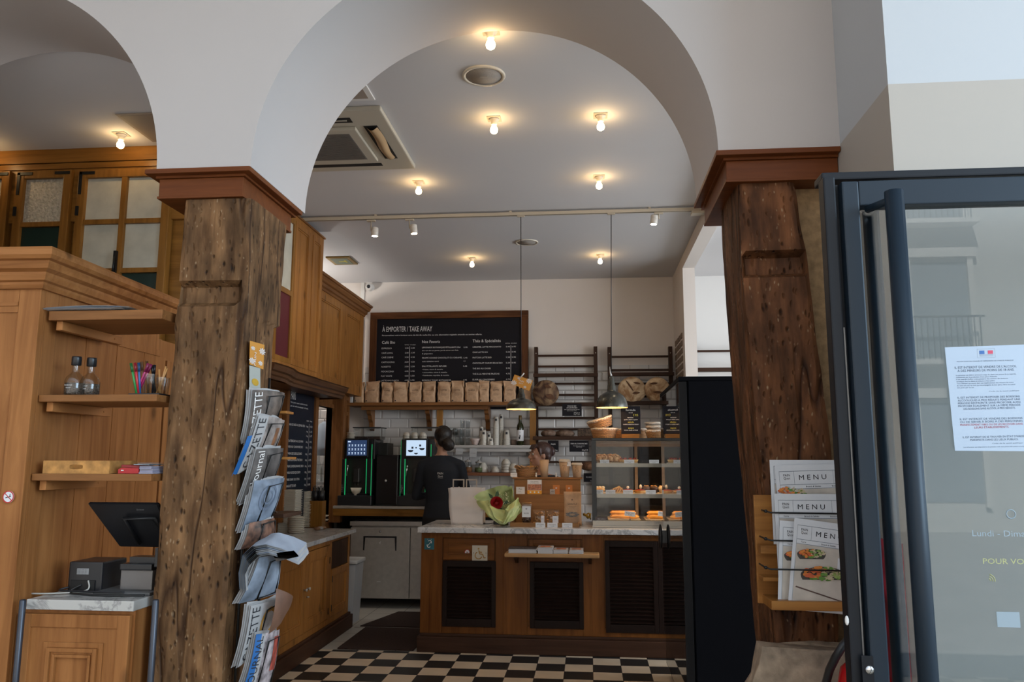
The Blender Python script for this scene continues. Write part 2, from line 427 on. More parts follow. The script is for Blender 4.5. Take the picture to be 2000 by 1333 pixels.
# side wall of the serving bay: pier at the back and a lintel
b = B(); b.box(0.93, 1.045, 7.7, YW, 0, ZC); b.box(0.93, 1.045, YB, 7.7, 3.31, ZC); struct('wall_side', b, BACKP)
# right-hand room: big window to daylight
WHITEWALL = mat('white_wall', (0.74, 0.73, 0.71), 0.8)
b = B(); b.box(1.045, 4.3, YW-0.01, YW, 0, ZC); struct('wall_far', b, WHITEWALL)
b = B()
for z0, z1 in ((0, 0.6), (3.1, ZC)): b.box(4.2, 4.3, 2.6, YW, z0, z1)
for y in (2.6, 4.5, 6.4, 8.45): b.box(4.2, 4.3, y, y+0.12, 0.6, 3.1)
struct('window_1', b, WHITE)
b = B(); b.box(-6.1, -6.0, 0, YW+0.1, 0, 4.1); struct('wall_left', b, PLASTER)
b = B(); b.box(-6.1, 6, 0.9, YA, 4.1, 4.2); b.box(-6.1, 6, YA, YB, 4.1, 4.2); struct('ceiling_porch_blocker', b, PLASTER)  # unseen porch ceiling, added and sized to block sky light from above
# street outside (behind the camera): paving and the houses opposite
b = B(); b.box(-30, 30, -40, -2.0, -0.12, -0.02); struct('floor_street', b, mat('paving', (0.30, 0.28, 0.26), 0.8, noise=0.2, nscale=2))
def facade():
    b = B()
    b.box(-14, 12, -17, -14, -0.02, 9.6, 0)
    b.box(-14, 12, -13.95, -13.7, 9.3, 9.6, 2)
    for i in range(9):
        for j in range(3):
            x = -12.5+i*2.8; z = 0.6+j*3.1
            b.box(x, x+1.2, -14.02, -13.98, z, z+2.1, 1); b.box(x-0.12, x, -14, -13.9, z-0.1, z+2.2, 2); b.box(x+1.2, x+1.32, -14, -13.9, z-0.1, z+2.2, 2)
            b.box(x-0.2, x+1.4, -14, -13.85, z+2.2, z+2.4, 2)
            if j:
                for k in range(12): b.box(x-0.1+k*0.12, x-0.08+k*0.12, -13.62, -13.6, z-0.1, z+0.8, 3)
                b.box(x-0.12, x+1.32, -13.64, -13.58, z+0.8, z+0.84, 3); b.box(x-0.2, x+1.4, -14, -13.58, z-0.2, z-0.1, 2)
    return b
o = obj('building', facade(), [mat('facade_stone', (0.55, 0.53, 0.49), 0.8), mat('facade_glass_sky_tint', (0.22, 0.25, 0.28), 0.15), mat('facade_trim', (0.66, 0.63, 0.58), 0.8), IRON])  # window panes: reflected sky is put into their lighter base colour
tag(o, 'pale stone house front across the street, mirrored in the door glass', 'building')
# ================================================================ ARCADE PILLARS
def timber_mat(name, dark, light, axis='z', hole=0.9):
    mt, t, b = nodes(name); L = t.links.new
    tc = t.nodes.new('ShaderNodeTexCoord')
    def mapp(s):
        m_ = t.nodes.new('ShaderNodeMapping'); m_.inputs['Scale'].default_value = s; L(tc.outputs['Object'], m_.inputs[0]); return m_.outputs[0]
    n = t.nodes.new('ShaderNodeTexNoise'); n.inputs['Scale'].default_value = 1; n.inputs['Detail'].default_value = 8; n.inputs['Distortion'].default_value = 0.3; L(mapp((34, 34, 6.0)), n.inputs['Vector'])
    r = t.nodes.new('ShaderNodeValToRGB'); r.color_ramp.elements[0].position = 0.3; r.color_ramp.elements[1].position = 0.72
    r.color_ramp.elements[0].color = (*dark, 1); r.color_ramp.elements[1].color = (*light, 1); L(n.outputs['Fac'], r.inputs[0])
    v = t.nodes.new('ShaderNodeTexVoronoi'); v.inputs['Scale'].default_value = 1; v.inputs['Randomness'].default_value = 1; 
    # warp
    nn = t.nodes.new('ShaderNodeTexNoise'); nn.inputs['Scale'].default_value = 14; L(tc.outputs['Object'], nn.inputs['Vector'])
    va = t.nodes.new('ShaderNodeVectorMath'); va.operation = 'MULTIPLY_ADD'; va.inputs[1].default_value = (1.1, 1.1, 1.1); L(nn.outputs['Color'], va.inputs[0]); L(mapp((46, 46, 20)), va.inputs[2])
    L(va.outputs[0], v.inputs['Vector'])
    k = t.nodes.new('ShaderNodeValToRGB'); k.color_ramp.elements[0].position = 0.08; k.color_ramp.elements[1].position = 0.30
    k.color_ramp.elements[0].color = (0.10, 0.08, 0.07, 1); k.color_ramp.elements[1].color = (1, 1, 1, 1); L(v.outputs['Distance'], k.inputs[0])
    # cracks: stretched thin dark lines
    n3 = t.nodes.new('ShaderNodeTexNoise'); n3.inputs['Scale'].default_value = 1; n3.inputs['Detail'].default_value = 3; L(mapp((5, 5, 0.4)), n3.inputs['Vector'])
    c3 = t.nodes.new('ShaderNodeValToRGB'); c3.color_ramp.elements[0].position = 0.485; c3.color_ramp.elements[0].color = (1, 1, 1, 1); c3.color_ramp.elements[1].position = 0.5; c3.color_ramp.elements[1].color = (0.25, 0.2, 0.18, 1)
    e = c3.color_ramp.elements.new(0.515); e.color = (1, 1, 1, 1); L(n3.outputs['Fac'], c3.inputs[0])
    # pale flecks
    v2 = t.nodes.new('ShaderNodeTexVoronoi'); v2.inputs['Scale'].default_value = 1; va2 = t.nodes.new('ShaderNodeVectorMath'); va2.operation = 'MULTIPLY_ADD'; va2.inputs[1].default_value = (1.6, 1.6, 1.6)
    L(nn.outputs['Color'], va2.inputs[0]); L(mapp((62, 62, 26)), va2.inputs[2]); L(va2.outputs[0], v2.inputs['Vector'])
    k2 = t.nodes.new('ShaderNodeValToRGB'); k2.color_ramp.elements[0].position = 0.07; k2.color_ramp.elements[0].color = (0.8, 0.8, 0.8, 1); k2.color_ramp.elements[1].position = 0.22; k2.color_ramp.elements[1].color = (0, 0, 0, 1); L(v2.outputs['Distance'], k2.inputs[0])
    gz = t.nodes.new('ShaderNodeTexNoise'); gz.inputs['Scale'].default_value = 5.5; gz.inputs['Detail'].default_value = 3; L(tc.outputs['Object'], gz.inputs['Vector'])
    gr = t.nodes.new('ShaderNodeMapRange'); gr.inputs[1].default_value = 0.38; gr.inputs[2].default_value = 0.54; gr.inputs[3].default_value = 0.0; gr.inputs[4].default_value = hole; L(gz.outputs['Fac'], gr.inputs[0])
    bl = t.nodes.new('ShaderNodeTexNoise'); bl.inputs['Scale'].default_value = 9; bl.inputs['Detail'].default_value = 7; L(mapp((1, 1, 0.5)), bl.inputs['Vector'])
    br_ = t.nodes.new('ShaderNodeMapRange'); br_.inputs[1].default_value = 0.35; br_.inputs[2].default_value = 0.7; br_.inputs[3].default_value = 0.45; br_.inputs[4].default_value = 1.35; L(bl.outputs['Fac'], br_.inputs[0])
    vm = t.nodes.new('ShaderNodeVectorMath'); vm.operation = 'SCALE'; L(r.outputs[0], vm.inputs[0]); L(br_.outputs[0], vm.inputs['Scale'])
    m1 = t.nodes.new('ShaderNodeMix'); m1.data_type = 'RGBA'; m1.blend_type = 'MULTIPLY'; L(gr.outputs[0], m1.inputs['Factor']); L(vm.outputs[0], m1.inputs[6]); L(k.outputs[0], m1.inputs[7])
    m2 = t.nodes.new('ShaderNodeMix'); m2.data_type = 'RGBA'; m2.blend_type = 'MULTIPLY'; m2.inputs['Factor'].default_value = 0.9; L(m1.outputs[2], m2.inputs[6]); L(c3.outputs[0], m2.inputs[7])
    g2 = t.nodes.new('ShaderNodeMath'); g2.operation = 'MULTIPLY'; g3 = t.nodes.new('ShaderNodeMapRange'); g3.inputs[1].default_value = 0.44; g3.inputs[2].default_value = 0.56; L(bl.outputs['Fac'], g3.inputs[0]); L(g3.outputs[0], g2.inputs[0]); L(k2.outputs[0], g2.inputs[1])
    m3 = t.nodes.new('ShaderNodeMix'); m3.data_type = 'RGBA'; L(g2.outputs[0], m3.inputs['Factor']); L(m2.outputs[2], m3.inputs[6]); m3.inputs[7].default_value = (0.34, 0.235, 0.14, 1)
    L(m3.outputs[2], b.inputs['Base Color']); b.inputs['Roughness'].default_value = 0.62; b.inputs['Specular IOR Level'].default_value = 0.15
    bp = t.nodes.new('ShaderNodeBump'); bp.inputs['Strength'].default_value = 0.6; bp.inputs['Distance'].default_value = 0.012
    mm = t.nodes.new('ShaderNodeMath'); mm.operation = 'MULTIPLY'; L(k.outputs[0], mm.inputs[0]); L(c3.outputs[0], mm.inputs[1])
    ma = t.nodes.new('ShaderNodeMath'); ma.operation = 'MULTIPLY_ADD'; ma.inputs[1].default_value = 0.5; L(n.outputs['Fac'], ma.inputs[0]); L(mm.outputs[0], ma.inputs[2])
    L(ma.outputs[0], bp.inputs['Height']); L(bp.outputs[0], b.inputs['Normal'])
    return mt
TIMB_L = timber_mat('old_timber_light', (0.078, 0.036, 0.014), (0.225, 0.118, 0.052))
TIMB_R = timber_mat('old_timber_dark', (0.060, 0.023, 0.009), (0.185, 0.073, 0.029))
from mathutils import noise as mnoise
def shaft(levels, notch, n_per=0.02, amp=0.007):
    """levels: (z, xl, xr, yf, yb); notch: (z0,z1,u0,u1,depth) cut in the front face"""
    b = B(); z0 = levels[0][0]; z1 = levels[-1][0]; N = int((z1-z0)/n_per)
    def L(z):
        for a, c in zip(levels, levels[1:]):
            if a[0] <= z <= c[0]+1e-9:
                t = (z-a[0])/(c[0]-a[0]); return [a[i]+(c[i]-a[i])*t for i in range(1, 5)]
        return levels[-1][1:]
    K = 12; rings = []
    for i in range(N+1):
        z = z0+(z1-z0)*i/N; xl, xr, yf, yb = L(z); rg = []
        for side in range(4):
            for k in range(K):
                u = k/K
                if side == 0: p = Vector((xl+(xr-xl)*u, yf, z))
                elif side == 1: p = Vector((xr, yf+(yb-yf)*u, z))
                elif side == 2: p = Vector((xr+(xl-xr)*u, yb, z))
                else: p = Vector((xl, yb+(yf-yb)*u, z))
                nv = mnoise.noise_vector(Vector((p.x*9, p.y*9, p.z*2.2)))*amp + mnoise.noise_vector(Vector((p.x*30, p.y*30, p.z*9)))*amp*0.45
                corner = (k == 0)
                p += Vector((nv.x, nv.y, 0))
                if corner:
                    cx, cy = (xl+xr)/2, (yf+yb)/2; p += Vector((cx-p.x, cy-p.y, 0)).normalized()*(0.006+0.008*abs(mnoise.noise(Vector((p.x*3, p.y*3, z*6)))))
                if notch and side == 0 and notch[0] < z < notch[1] and notch[2] <= u <= notch[3]: p.y += notch[4]
                rg.append(p)
        rings.append(rg)
    b.loft(rings, smooth=True)
    for f in b.bm.faces:
        f.smooth = False
    return b
def capital(x0, x1, y0, y1, ztop, sides, name_parent):
    """moulded wooden box with a flat oversailing board on top; x0..x1,y0..y1 = outer edge of the board"""
    b = B()
    b.box(x0, x1, y0, y1, ztop-0.019, ztop, 0, 0.003)
    ix = 0.040
    l, r = (ix if 'l' in sides else 0), (ix if 'r' in sides else 0)
    # underside slab, stepped in
    b.box(x0+l*0.75, x1-r*0.75, y0+ix*0.75, y1, ztop-0.028, ztop-0.019)
    b.box(x0+l, x1-r, y0+ix, y1-0.03, ztop-0.104, ztop-0.028, 0, 0.003)
    # bead strips at the foot
    b.box(x0+l-0.004, x1-r+0.004, y0+ix-0.004, y1-0.028, ztop-0.108, ztop-0.098, 0, 0.002)
    return obj('capital', b, capw('x'), name_parent)
tl = thing('timber_pillar', 'worn grey-brown timber pillar on the left carrying the newspaper rack', 'pillar', (-1.41, 2.95, 0))
lv = [(0.0, -1.585, -1.290, 2.84, 3.16), (0.6, -1.575, -1.288, 2.84, 3.16), (1.2, -1.566, -1.283, 2.84, 3.15), (1.75, -1.557, -1.280, 2.84, 3.14), (1.99, -1.553, -1.278, 2.84, 3.13), (2.0, -1.548, -1.275, 2.84, 3.19), (2.45, -1.545, -1.275, 2.84, 3.22)]
o = obj('shaft', shaft(lv, (2.038, 2.118, 0.0, 0.86, 0.035)), TIMB_L, tl)
capital(-1.685, -1.267, YA-0.01, YB-0.03, SPR, 'lr', tl)
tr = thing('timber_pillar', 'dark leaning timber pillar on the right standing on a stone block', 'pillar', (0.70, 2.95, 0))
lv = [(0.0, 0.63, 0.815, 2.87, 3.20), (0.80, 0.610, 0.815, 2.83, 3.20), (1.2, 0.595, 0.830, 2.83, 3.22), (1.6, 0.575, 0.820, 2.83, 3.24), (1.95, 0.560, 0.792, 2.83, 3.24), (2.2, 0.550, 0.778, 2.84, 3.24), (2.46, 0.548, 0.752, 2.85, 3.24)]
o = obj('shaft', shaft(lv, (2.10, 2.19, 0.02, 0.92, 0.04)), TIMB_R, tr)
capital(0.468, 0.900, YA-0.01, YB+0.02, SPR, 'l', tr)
# stone block under it
b = B()
bx = (0.505, 0.895, 2.70, 2.86)
K = 16; rings = []
for i in range(19):
    z = 0.86*i/18; rg = []
    sh = 0.0 if i < 16 else 0.012*(i-15)
    for side in range(4):
        for k in range(K):
            u = k/K
            P4 = [(bx[0]+sh, bx[2]+sh), (bx[1]-sh, bx[2]+sh), (bx[1]-sh, bx[3]-sh), (bx[0]+sh, bx[3]-sh)]
            a, c = P4[side], P4[(side+1) % 4]
            p = Vector((a[0]+(c[0]-a[0])*u, a[1]+(c[1]-a[1])*u, z)); n = mnoise.noise_vector(p*7)*0.018+mnoise.noise_vector(p*22)*0.007
            rg.append(p+n*(1 if i else 0))
    rings.append(rg)
b.loft(rings)
STONE = mat('rough_stone', (0.30, 0.22, 0.15), 0.9, noise=0.35, nscale=22, bump=0.9)
obj('plinth', b, STONE, tr)
# ================================================================ GLAZED PARTITION (upper left, beyond the arch)
FROST = mat('frosted_pane', (0.50, 0.48, 0.40), 0.35, noise=0.12, nscale=9, bump=0.2)
FROSTB = mat('hammered_pane', (0.48, 0.44, 0.36), 0.22, noise=0.2, nscale=60, bump=0.9)
GREENP = mat('dark_green_pane', (0.012, 0.03, 0.022), 0.25)
YP = 4.62
def gwood(a='x'): return wood('golden_wood', (0.15, 0.062, 0.012), (0.35, 0.160, 0.034), a, 1.0, 0.30, 0.5)
b = B(); b.box(-6, -2.3, YP, YP+0.06, 2.95, ZC); b.box(-6, -2.3, YP-0.02, YP, 3.34, ZC); b.box(-6, -2.3, YP-0.012, YP, 3.30, 3.335)
for x0, x1 in ((-6, -4.15), (-3.86, -3.70), (-3.18, -3.08), (-2.36, -2.3)): b.box(x0, x1, YP, YP+0.06, 0, 2.95)
b.box(-6, -2.3, YP, YP+0.06, 0, 1.9); b.box(-6, -2.3, YP+0.035, YP+0.06, 1.9, 2.95)
b.box(-2.36, -2.3, YP+0.06, 5.5, 0, 2.1); b.box(-2.36, -2.3, YP+0.06, 5.5, 3.2, ZC); b.box(-2.36, -2.305, YP+0.06, 5.5, 2.1, 3.2)
struct('wall_partition', b, [gwood('x')])
def glazed(n, px0, px1, ptop, splits, mullion, bottom=1.95, parts=None):
    x0 = AY(px0, ptop, YP).x; x1 = AY(px1, ptop, YP).x; zt = AY((px0+px1)/2, ptop, YP).z
    b = B(); s = 0.052
    b.box(x0, x0+s, YP-0.03, YP+0.03, bottom, zt, 0, 0.004); b.box(x1-s, x1, YP-0.03, YP+0.03, bottom, zt, 0, 0.004)
    b.box(x0+s, x1-s, YP-0.03, YP+0.03, zt-s, zt, 0, 0.004); b.box(x0+s, x1-s, YP-0.03, YP+0.03, bottom, bottom+s, 0, 0.004)
    zs = []
    for py in splits:
        z = AY((px0+px1)/2, py, YP).z; zs.append(z); b.box(x0+s, x1-s, YP-0.025, YP+0.025, z-0.016, z+0.016, 0, 0.003)
    if mullion: b.box((x0+x1)/2-0.018, (x0+x1)/2+0.018, YP-0.028, YP+0.028, bottom+s, zt-s, 0, 0.003)
    fr = struct('window_%d' % n, b, [gwood('z')])
    lv = [zt-s]+zs+[bottom+s]
    for i in range(len(lv)-1):
        b = B(); b.box(x0+s, x1-s, YP-0.004, YP+0.004, lv[i+1], lv[i])
        green = (i == len(lv)-2)
        obj('pane', b, GREENP if green else (FROSTB if not mullion else FROST), fr)
    # iron corner straps and a bolt
    b = B(); b.box(x0+0.01, x0+0.11, YP-0.036, YP-0.03, zt-0.03, zt-0.012); b.box(x0+0.01, x0+0.028, YP-0.036, YP-0.03, zt-0.16, zt-0.012)
    b.box(x1-0.11, x1-0.01, YP-0.036, YP-0.03, zt-0.03, zt-0.012); b.box(x0+0.004, x0+0.022, YP-0.04, YP-0.03, zt-0.30, zt-0.24)
    obj('strap', b, IRON, fr)
    return fr
glazed(2, -40, 26, 338, (428,), False)
glazed(3, 40, 146, 336, (440,), False)
glazed(4, 160, 340, 333, (434, 530), True)
b = B(); xm = AY(243, 450, YP).x
b.box(xm-0.03, xm-0.012, YP-0.05, YP-0.03, 2.58, 2.74); b.tube([(xm-0.02, YP-0.05, 2.70), (xm-0.02, YP-0.06, 2.60)], 0.006)
tag(obj('window_latch', b, IRON), 'black iron bolt on the middle bar of the four-pane window', 'latch')
# ceiling hatch and bare bulbs are in the ceiling file
# ================================================================ PINE CABINET WITH CORNICE
cab = thing('pine_cabinet', 'tall pine cabinet with stepped cornice at the left edge', 'cabinet', (-2.04, 2.76, 0), math.radians(1.8))
cab.scale = (1, 1, 0.976)
LB = dict(parent=cab, world=False)
b = B()   # local: x<=0 to the left, y>=0 backwards. corner at origin
b.box(-0.085, 0, 0, 0.03, 0, 2.16, 0, 0.003)           # front stile
b.box(-0.03, 0.0, 0.03, 0.11, 0, 2.16, 0, 0.003)       # side front stile
obj('stile', b, pine('z'), **LB)
b = B(); b.box(-0.9, -0.085, 0.006, 0.03, 0, 2.05); b.box(-0.9, -0.085, 0, 0.03, 2.05, 2.16); obj('front_panel', b, pine('z'), **LB)
b = B(); b.box(-0.9, -0.085, -0.004, 0.006, 2.075, 2.09); obj('rail', b, pine('x'), **LB)
b = B()
b.box(-0.022, -0.008, 0.11, 0.92, 0, 2.0)
for y in (0.11, 0.32, 0.55, 0.78): b.box(-0.009, -0.006, y, y+0.2, 0, 2.0)
b.box(-0.02, 0.0, 0.11, 0.92, 2.0, 2.03); b.box(-0.02, 0.0, 0.11, 0.20, 2.03, 2.16); b.box(-0.014, -0.004, 0.2, 0.9, 2.03, 2.15)
obj('side_panel', b, pine('z'), **LB)
b = B()
prof = [(0.0, 2.14), (0.012, 2.14), (0.018, 2.155), (0.018, 2.165), (0.03, 2.17), (0.036, 2.19), (0.036, 2.20), (0.055, 2.21), (0.062, 2.232), (0.062, 2.238), (0.078, 2.242), (0.088, 2.255), (0.088, 2.275), (0.080, 2.287), (0.0, 2.29)]
ring0 = [(-0.95, -p[0], p[1]) for p in prof]; ring1 = [(p[0], -p[0], p[1]) for p in prof]; ring2 = [(p[0], 1.0, p[1]) for p in prof]
b.loft([ring0, ring1, ring2], smooth=False)
b.box(-0.95, 0.0, 0.0, 1.0, 2.14, 2.289)
obj('cornice', b, pine('x'), **LB)
b = B(); b.tube([(-0.02, 0.02, 2.29), (-0.02, 0.02, 2.303)], [0.003, 0.005]); obj('pin', b, WHITE, **LB)
# second cabinet behind it, moulded door
c2 = thing('pine_cabinet', 'panelled pine cupboard deeper in the corner beyond the tall cabinet', 'cabinet', (-2.13, 3.72, 0), math.radians(1.8))
LB = dict(parent=c2, world=False)
b = B(); b.box(-0.5, 0, 0.02, 0.85, 0, 2.05); b.box(-0.5, 0.012, 0, 0.05, 0, 2.05, 0, 0.003); obj('body', b, pine('z'), **LB)
def panel_door(b, u0, u1, v0, v1, w0, st=0.06, depth=0.012, mould=True, m=0):
    """frame and panel in frame coordinates u,v,w (w outwards)"""
    b.box(u0, u0+st, v0, v1, w0, w0+0.022, m, 0.002); b.box(u1-st, u1, v0, v1, w0, w0+0.022, m, 0.002)
    b.box(u0+st, u1-st, v1-st, v1, w0, w0+0.022, m, 0.002); b.box(u0+st, u1-st, v0, v0+st, w0, w0+0.022, m, 0.002)
    b.box(u0+st, u1-st, v0+st, v1-st, w0, w0+0.022-depth, m)
    if mould:
        q = 0.014
        a, c, d, e = u0+st, u1-st, v0+st, v1-st
        b.box(a, a+q, d, e, w0, w0+0.018, m, 0.003); b.box(c-q, c, d, e, w0, w0+0.018, m, 0.003)
        b.box(a+q, c-q, e-q, e, w0, w0+0.018, m, 0.003); b.box(a+q, c-q, d, d+q, w0, w0+0.018, m, 0.003)
b = B(FR_RIGHT, (0.0, 0, 0)); panel_door(b, 0.1, 0.8, 0.95, 1.95, 0.0, 0.09); panel_door(b, 0.24, 0.66, 1.09, 1.81, 0.012, 0.04); obj('door', b, pine('z'), **LB)
# ---- till counter with moulded door and marble slab
till = thing('till_cabinet', 'low pine till cupboard with moulded door and marble slab', 'cabinet', (-1.80, 3.0, 0))
zt = 0.962
b = B(); x0, x1 = -2.03, -1.603
b.box(x0, x1, 2.80, 3.42, 0, zt-0.035); obj('body', b, pine('z'), till)
b = B(FR_FRONT, (0, 2.80, 0)); panel_door(b, x0+0.005, x1-0.008, 0.08, zt-0.05, 0.0, 0.045, 0.006, False)
# broad sloping moulding
def mould_frame(b, a, c, d, e, w, wid, h, m=0):
    for k, (dd, ww) in enumerate(((0, 0.35), (0.35, 1.0), (0.62, 0.45), (0.8, 0.8))):
        t0 = wid*dd; t1 = wid*(0.35, 0.62, 0.8, 1.0)[k]
        b.box(a+t0, a+t1, d+t0, e-t0, w, w+h*ww, m, 0.0015); b.box(c-t1, c-t0, d+t0, e-t0, w, w+h*ww, m, 0.0015)
        b.box(a+t1, c-t1, e-t1, e-t0, w, w+h*ww, m, 0.0015); b.box(a+t1, c-t1, d+t0, d+t1, w, w+h*ww, m, 0.0015)
mould_frame(b, x0+0.105, x1-0.1, 0.2, zt-0.145, 0.016, 0.05, 0.016)
obj('door', b, pine('z'), till)
def marble(name='marble', a=(0.66, 0.66, 0.66), v=(0.30, 0.31, 0.33)):
    if name in MT: return MT[name]
    mt, t, b = nodes(name); MT[name] = mt; L = t.links.new
    tc = t.nodes.new('ShaderNodeTexCoord'); n = t.nodes.new('ShaderNodeTexNoise'); n.inputs['Scale'].default_value = 2.2; n.inputs['Detail'].default_value = 9; n.inputs['Distortion'].default_value = 2.4; n.inputs['Roughness'].default_value = 0.62
    L(tc.outputs['Object'], n.inputs['Vector'])
    r = t.nodes.new('ShaderNodeValToRGB'); r.color_ramp.elements[0].position = 0.0; r.color_ramp.elements[0].color = (*a, 1); r.color_ramp.elements[1].position = 1.0; r.color_ramp.elements[1].color = (*a, 1)
    for p, cc in ((0.455, a), (0.49, v), (0.52, a), (0.60, tuple(x*0.85 for x in a))):
        e = r.color_ramp.elements.new(p); e.color = (*cc, 1)
    L(n.outputs['Fac'], r.inputs[0]); L(r.outputs[0], b.inputs['Base Color']); b.inputs['Roughness'].default_value = 0.22
    return mt
b = B(); b.box(-2.0, x1+0.005, 2.775, 3.42, zt-0.035, zt, 0, 0.003); obj('marble_slab', b, marble('marble_pale', (0.46, 0.44, 0.41), (0.26, 0.25, 0.24)), till)
POST = mat('grey_post', (0.06, 0.065, 0.08), 0.35, 0.6)
for px, lab in ((43, 'dark grey round guard post left of the till cupboard'), (303, 'dark grey round guard post between till cupboard and timber pillar')):
    p = AY(px, 1172, 2.74); b = B(); b.lathe([(0.0, 0), (0.011, 0), (0.011, p.z-0.004), (0.008, p.z), (0, p.z)], (p.x, 2.745, 0), 14)
    tag(obj('guard_post', b, POST), lab, 'post')
# ---- shelves
def shelf(px0, px1, py0, th, depth, lab, brk=True, yf=2.79):
    a = AY(px0, py0, yf); c = AY(px1, py0, yf); c.x = min(c.x, -1.574); z = (a.z+c.z)/2
    t = thing('wall_shelf', lab, 'shelf', ((a.x+c.x)/2, yf+depth/2, z-th))
    b = B(); b.box(a.x, c.x, yf, yf+depth, z-th, z, 0, 0.003); obj('board', b, brownw('x'), t)
    b = B(); b.box(a.x+0.02, a.x+0.045, yf+0.02, yf+depth*1.15, z-th-0.035, z-th, 0, 0.002)
    b.tube([(a.x+0.046, yf+0.06, z-th-0.017), (a.x+0.047, yf+0.06, z-th-0.017)], 0.004); b.tube([(a.x+0.046, yf+depth, z-th-0.017), (a.x+0.047, yf+depth, z-th-0.017)], 0.004)
    obj('batten', b, pine('y'), t)
    return a.x, c.x, z
S1 = shelf(96, 333, 606, 0.036, 0.36, 'top pine shelf beside the tall cabinet, sheets of paper on it')
S2 = shelf(76, 326, 771, 0.026, 0.34, 'middle pine shelf carrying glass bottles and pens')
S3 = shelf(62, 321, 926, 0.026, 0.34, 'lower pine shelf carrying wooden crate and red box')
# papers on the top shelf
b = B()
for i in range(4):
    dx = (0.0, 0.02, -0.03, 0.01)[i]
    b.grid(lambda u, v: (-2.10+dx+0.33*u+0.02*i, 2.775+0.22*v, S1[2]+0.004+0.002*i+0.006*math.sin(u*3.1)*(1 if i == 3 else 0.3)), 8, 2)
tag(obj('paper_sheets', b, PAPER), 'few loose paper sheets jutting off the top pine shelf', 'paper')
# bottles
def mill_bottle(x, y, z, lab):
    t = thing('glass_bottle', lab, 'bottle', (x, y, z), 0, 'pepper bottles on the pine shelf')
    b = B(); b.lathe([(0, 0.001), (0.033, 0.001), (0.036, 0.008), (0.036, 0.055), (0.030, 0.072), (0.014, 0.088), (0.0125, 0.095), (0.0125, 0.118)], (0, 0, 0), 24); obj('body', b, glass('bottle_glass', (0.86, 0.87, 0.86), 1.5), t, world=False)
    b = B(); b.lathe([(0, 0.004), (0.0335, 0.004), (0.034, 0.048), (0, 0.05)], (0, 0, 0), 20); obj('peppercorns', b, mat('peppercorns', (0.10, 0.07, 0.05), 0.8, noise=0.8, nscale=220, bump=0.8), t, world=False)
    b = B(); b.lathe([(0.0, 0.150), (0.0165, 0.150), (0.0175, 0.145), (0.0175, 0.118), (0.0155, 0.116), (0.0, 0.116)], (0, 0, 0), 20); b.lathe([(0.0178, 0.139), (0.0182, 0.137), (0.0178, 0.135)], (0, 0, 0), 20); obj('cap', b, BLACK, t, world=False)
    b = B(FR_FRONT, (0, 0, 0))
    for k, s in enumerate(('POIVRE NOIR', 'MOULIN')): b.text(s, (0, 0.036-k*0.010, 0.0375), 0.030 if k == 0 else 0.018, 0.0045, align='c')
    obj('lettering', b, CHALK, t, world=False)
    return t
p = AY(141, 771, 2.84); mill_bottle(p.x, 2.85, S2[2], 'pepper bottle with black cap, nearer the cabinet')
p = AY(171, 771, 2.88); mill_bottle(p.x, 2.89, S2[2], 'pepper bottle with black cap, nearer the pens')
# pens in glasses on a black mat
b = B(); p0 = AY(264, 771, 2.86); b.box(p0.x, -1.58, 2.815, 2.93, S2[2]+0.0005, S2[2]+0.006, 0, 0.001); tag(obj('pen_tray', b, BLACK), 'thin black tray under the pen glasses', 'tray')
def tumbler(x, y, z, h, r0, r1, lab, name='drinking_glass', grp=None):
    b = B(); b.lathe([(r1, h), (r0, 0.0), (0, 0)], (0, 0, 0), 20)
    o = obj(name, b, glass('tumbler_glass', (0.84, 0.87, 0.88), 3.0), world=False, loc=(x, y, z)); return tag(o, lab, 'glass', grp)
zt2 = S2[2]+0.0065
pg = AY(292, 771, 2.86); tumbler(pg.x, 2.865, zt2, 0.075, 0.020, 0.026, 'clear glass holding black pens on pine shelf')
pg2 = AY(316, 771, 2.86); tumbler(pg2.x, 2.865, zt2, 0.062, 0.020, 0.024, 'small clear glass holding wooden pencils beside timber pillar')
pens = [((267, 765), (256, 712), (0.03, 0.25, 0.06), 'green pen'), ((271, 762), (264, 711), (0.5, 0.02, 0.04), 'red pen'), ((274, 764), (271, 711), (0.03, 0.12, 0.3), 'blue pen'), ((266, 768), (289, 712), (0.42, 0.03, 0.13), 'crimson pen leaning right'), ((269, 769), (295, 714), (0.36, 0.02, 0.11), 'dark pink pen leaning right'),
        ((281, 764), (277, 709), (0.25, 0.12, 0.06), 'brown pen'), ((290, 764), (287, 708), (0.15, 0.07, 0.03), 'dark brown pen'), ((304, 766), (297, 716), (0.02, 0.02, 0.02), 'black pen leaning left'), ((298, 766), (302, 715), (0.02, 0.02, 0.03), 'black pen standing upright')]
for i, (a, c, col, lab) in enumerate(pens):
    A_ = AY(a[0], a[1], 2.85+0.004*i); C_ = AY(c[0], c[1], 2.845+0.004*i); A_.z = zt2+0.001
    d = (C_-A_).normalized(); b = B(); b.tube([A_, C_], 0.0042, 8); o = obj('pen', b, mat('pen_%d' % i, col, 0.35))
    b = B(); b.tube([C_-d*0.03, C_+d*0.004], 0.0052, 8); b.tube([C_-d*0.03+Vector((0.003, -0.006, 0)), C_+Vector((0.003, -0.006, 0))], 0.0015, 5); obj('cap', b, mat('pencap_%d' % i, tuple(x*0.5 for x in col), 0.3), o)
    tag(o, lab+' on the middle pine shelf', 'pen', 'pens and pencils on the pine shelf')
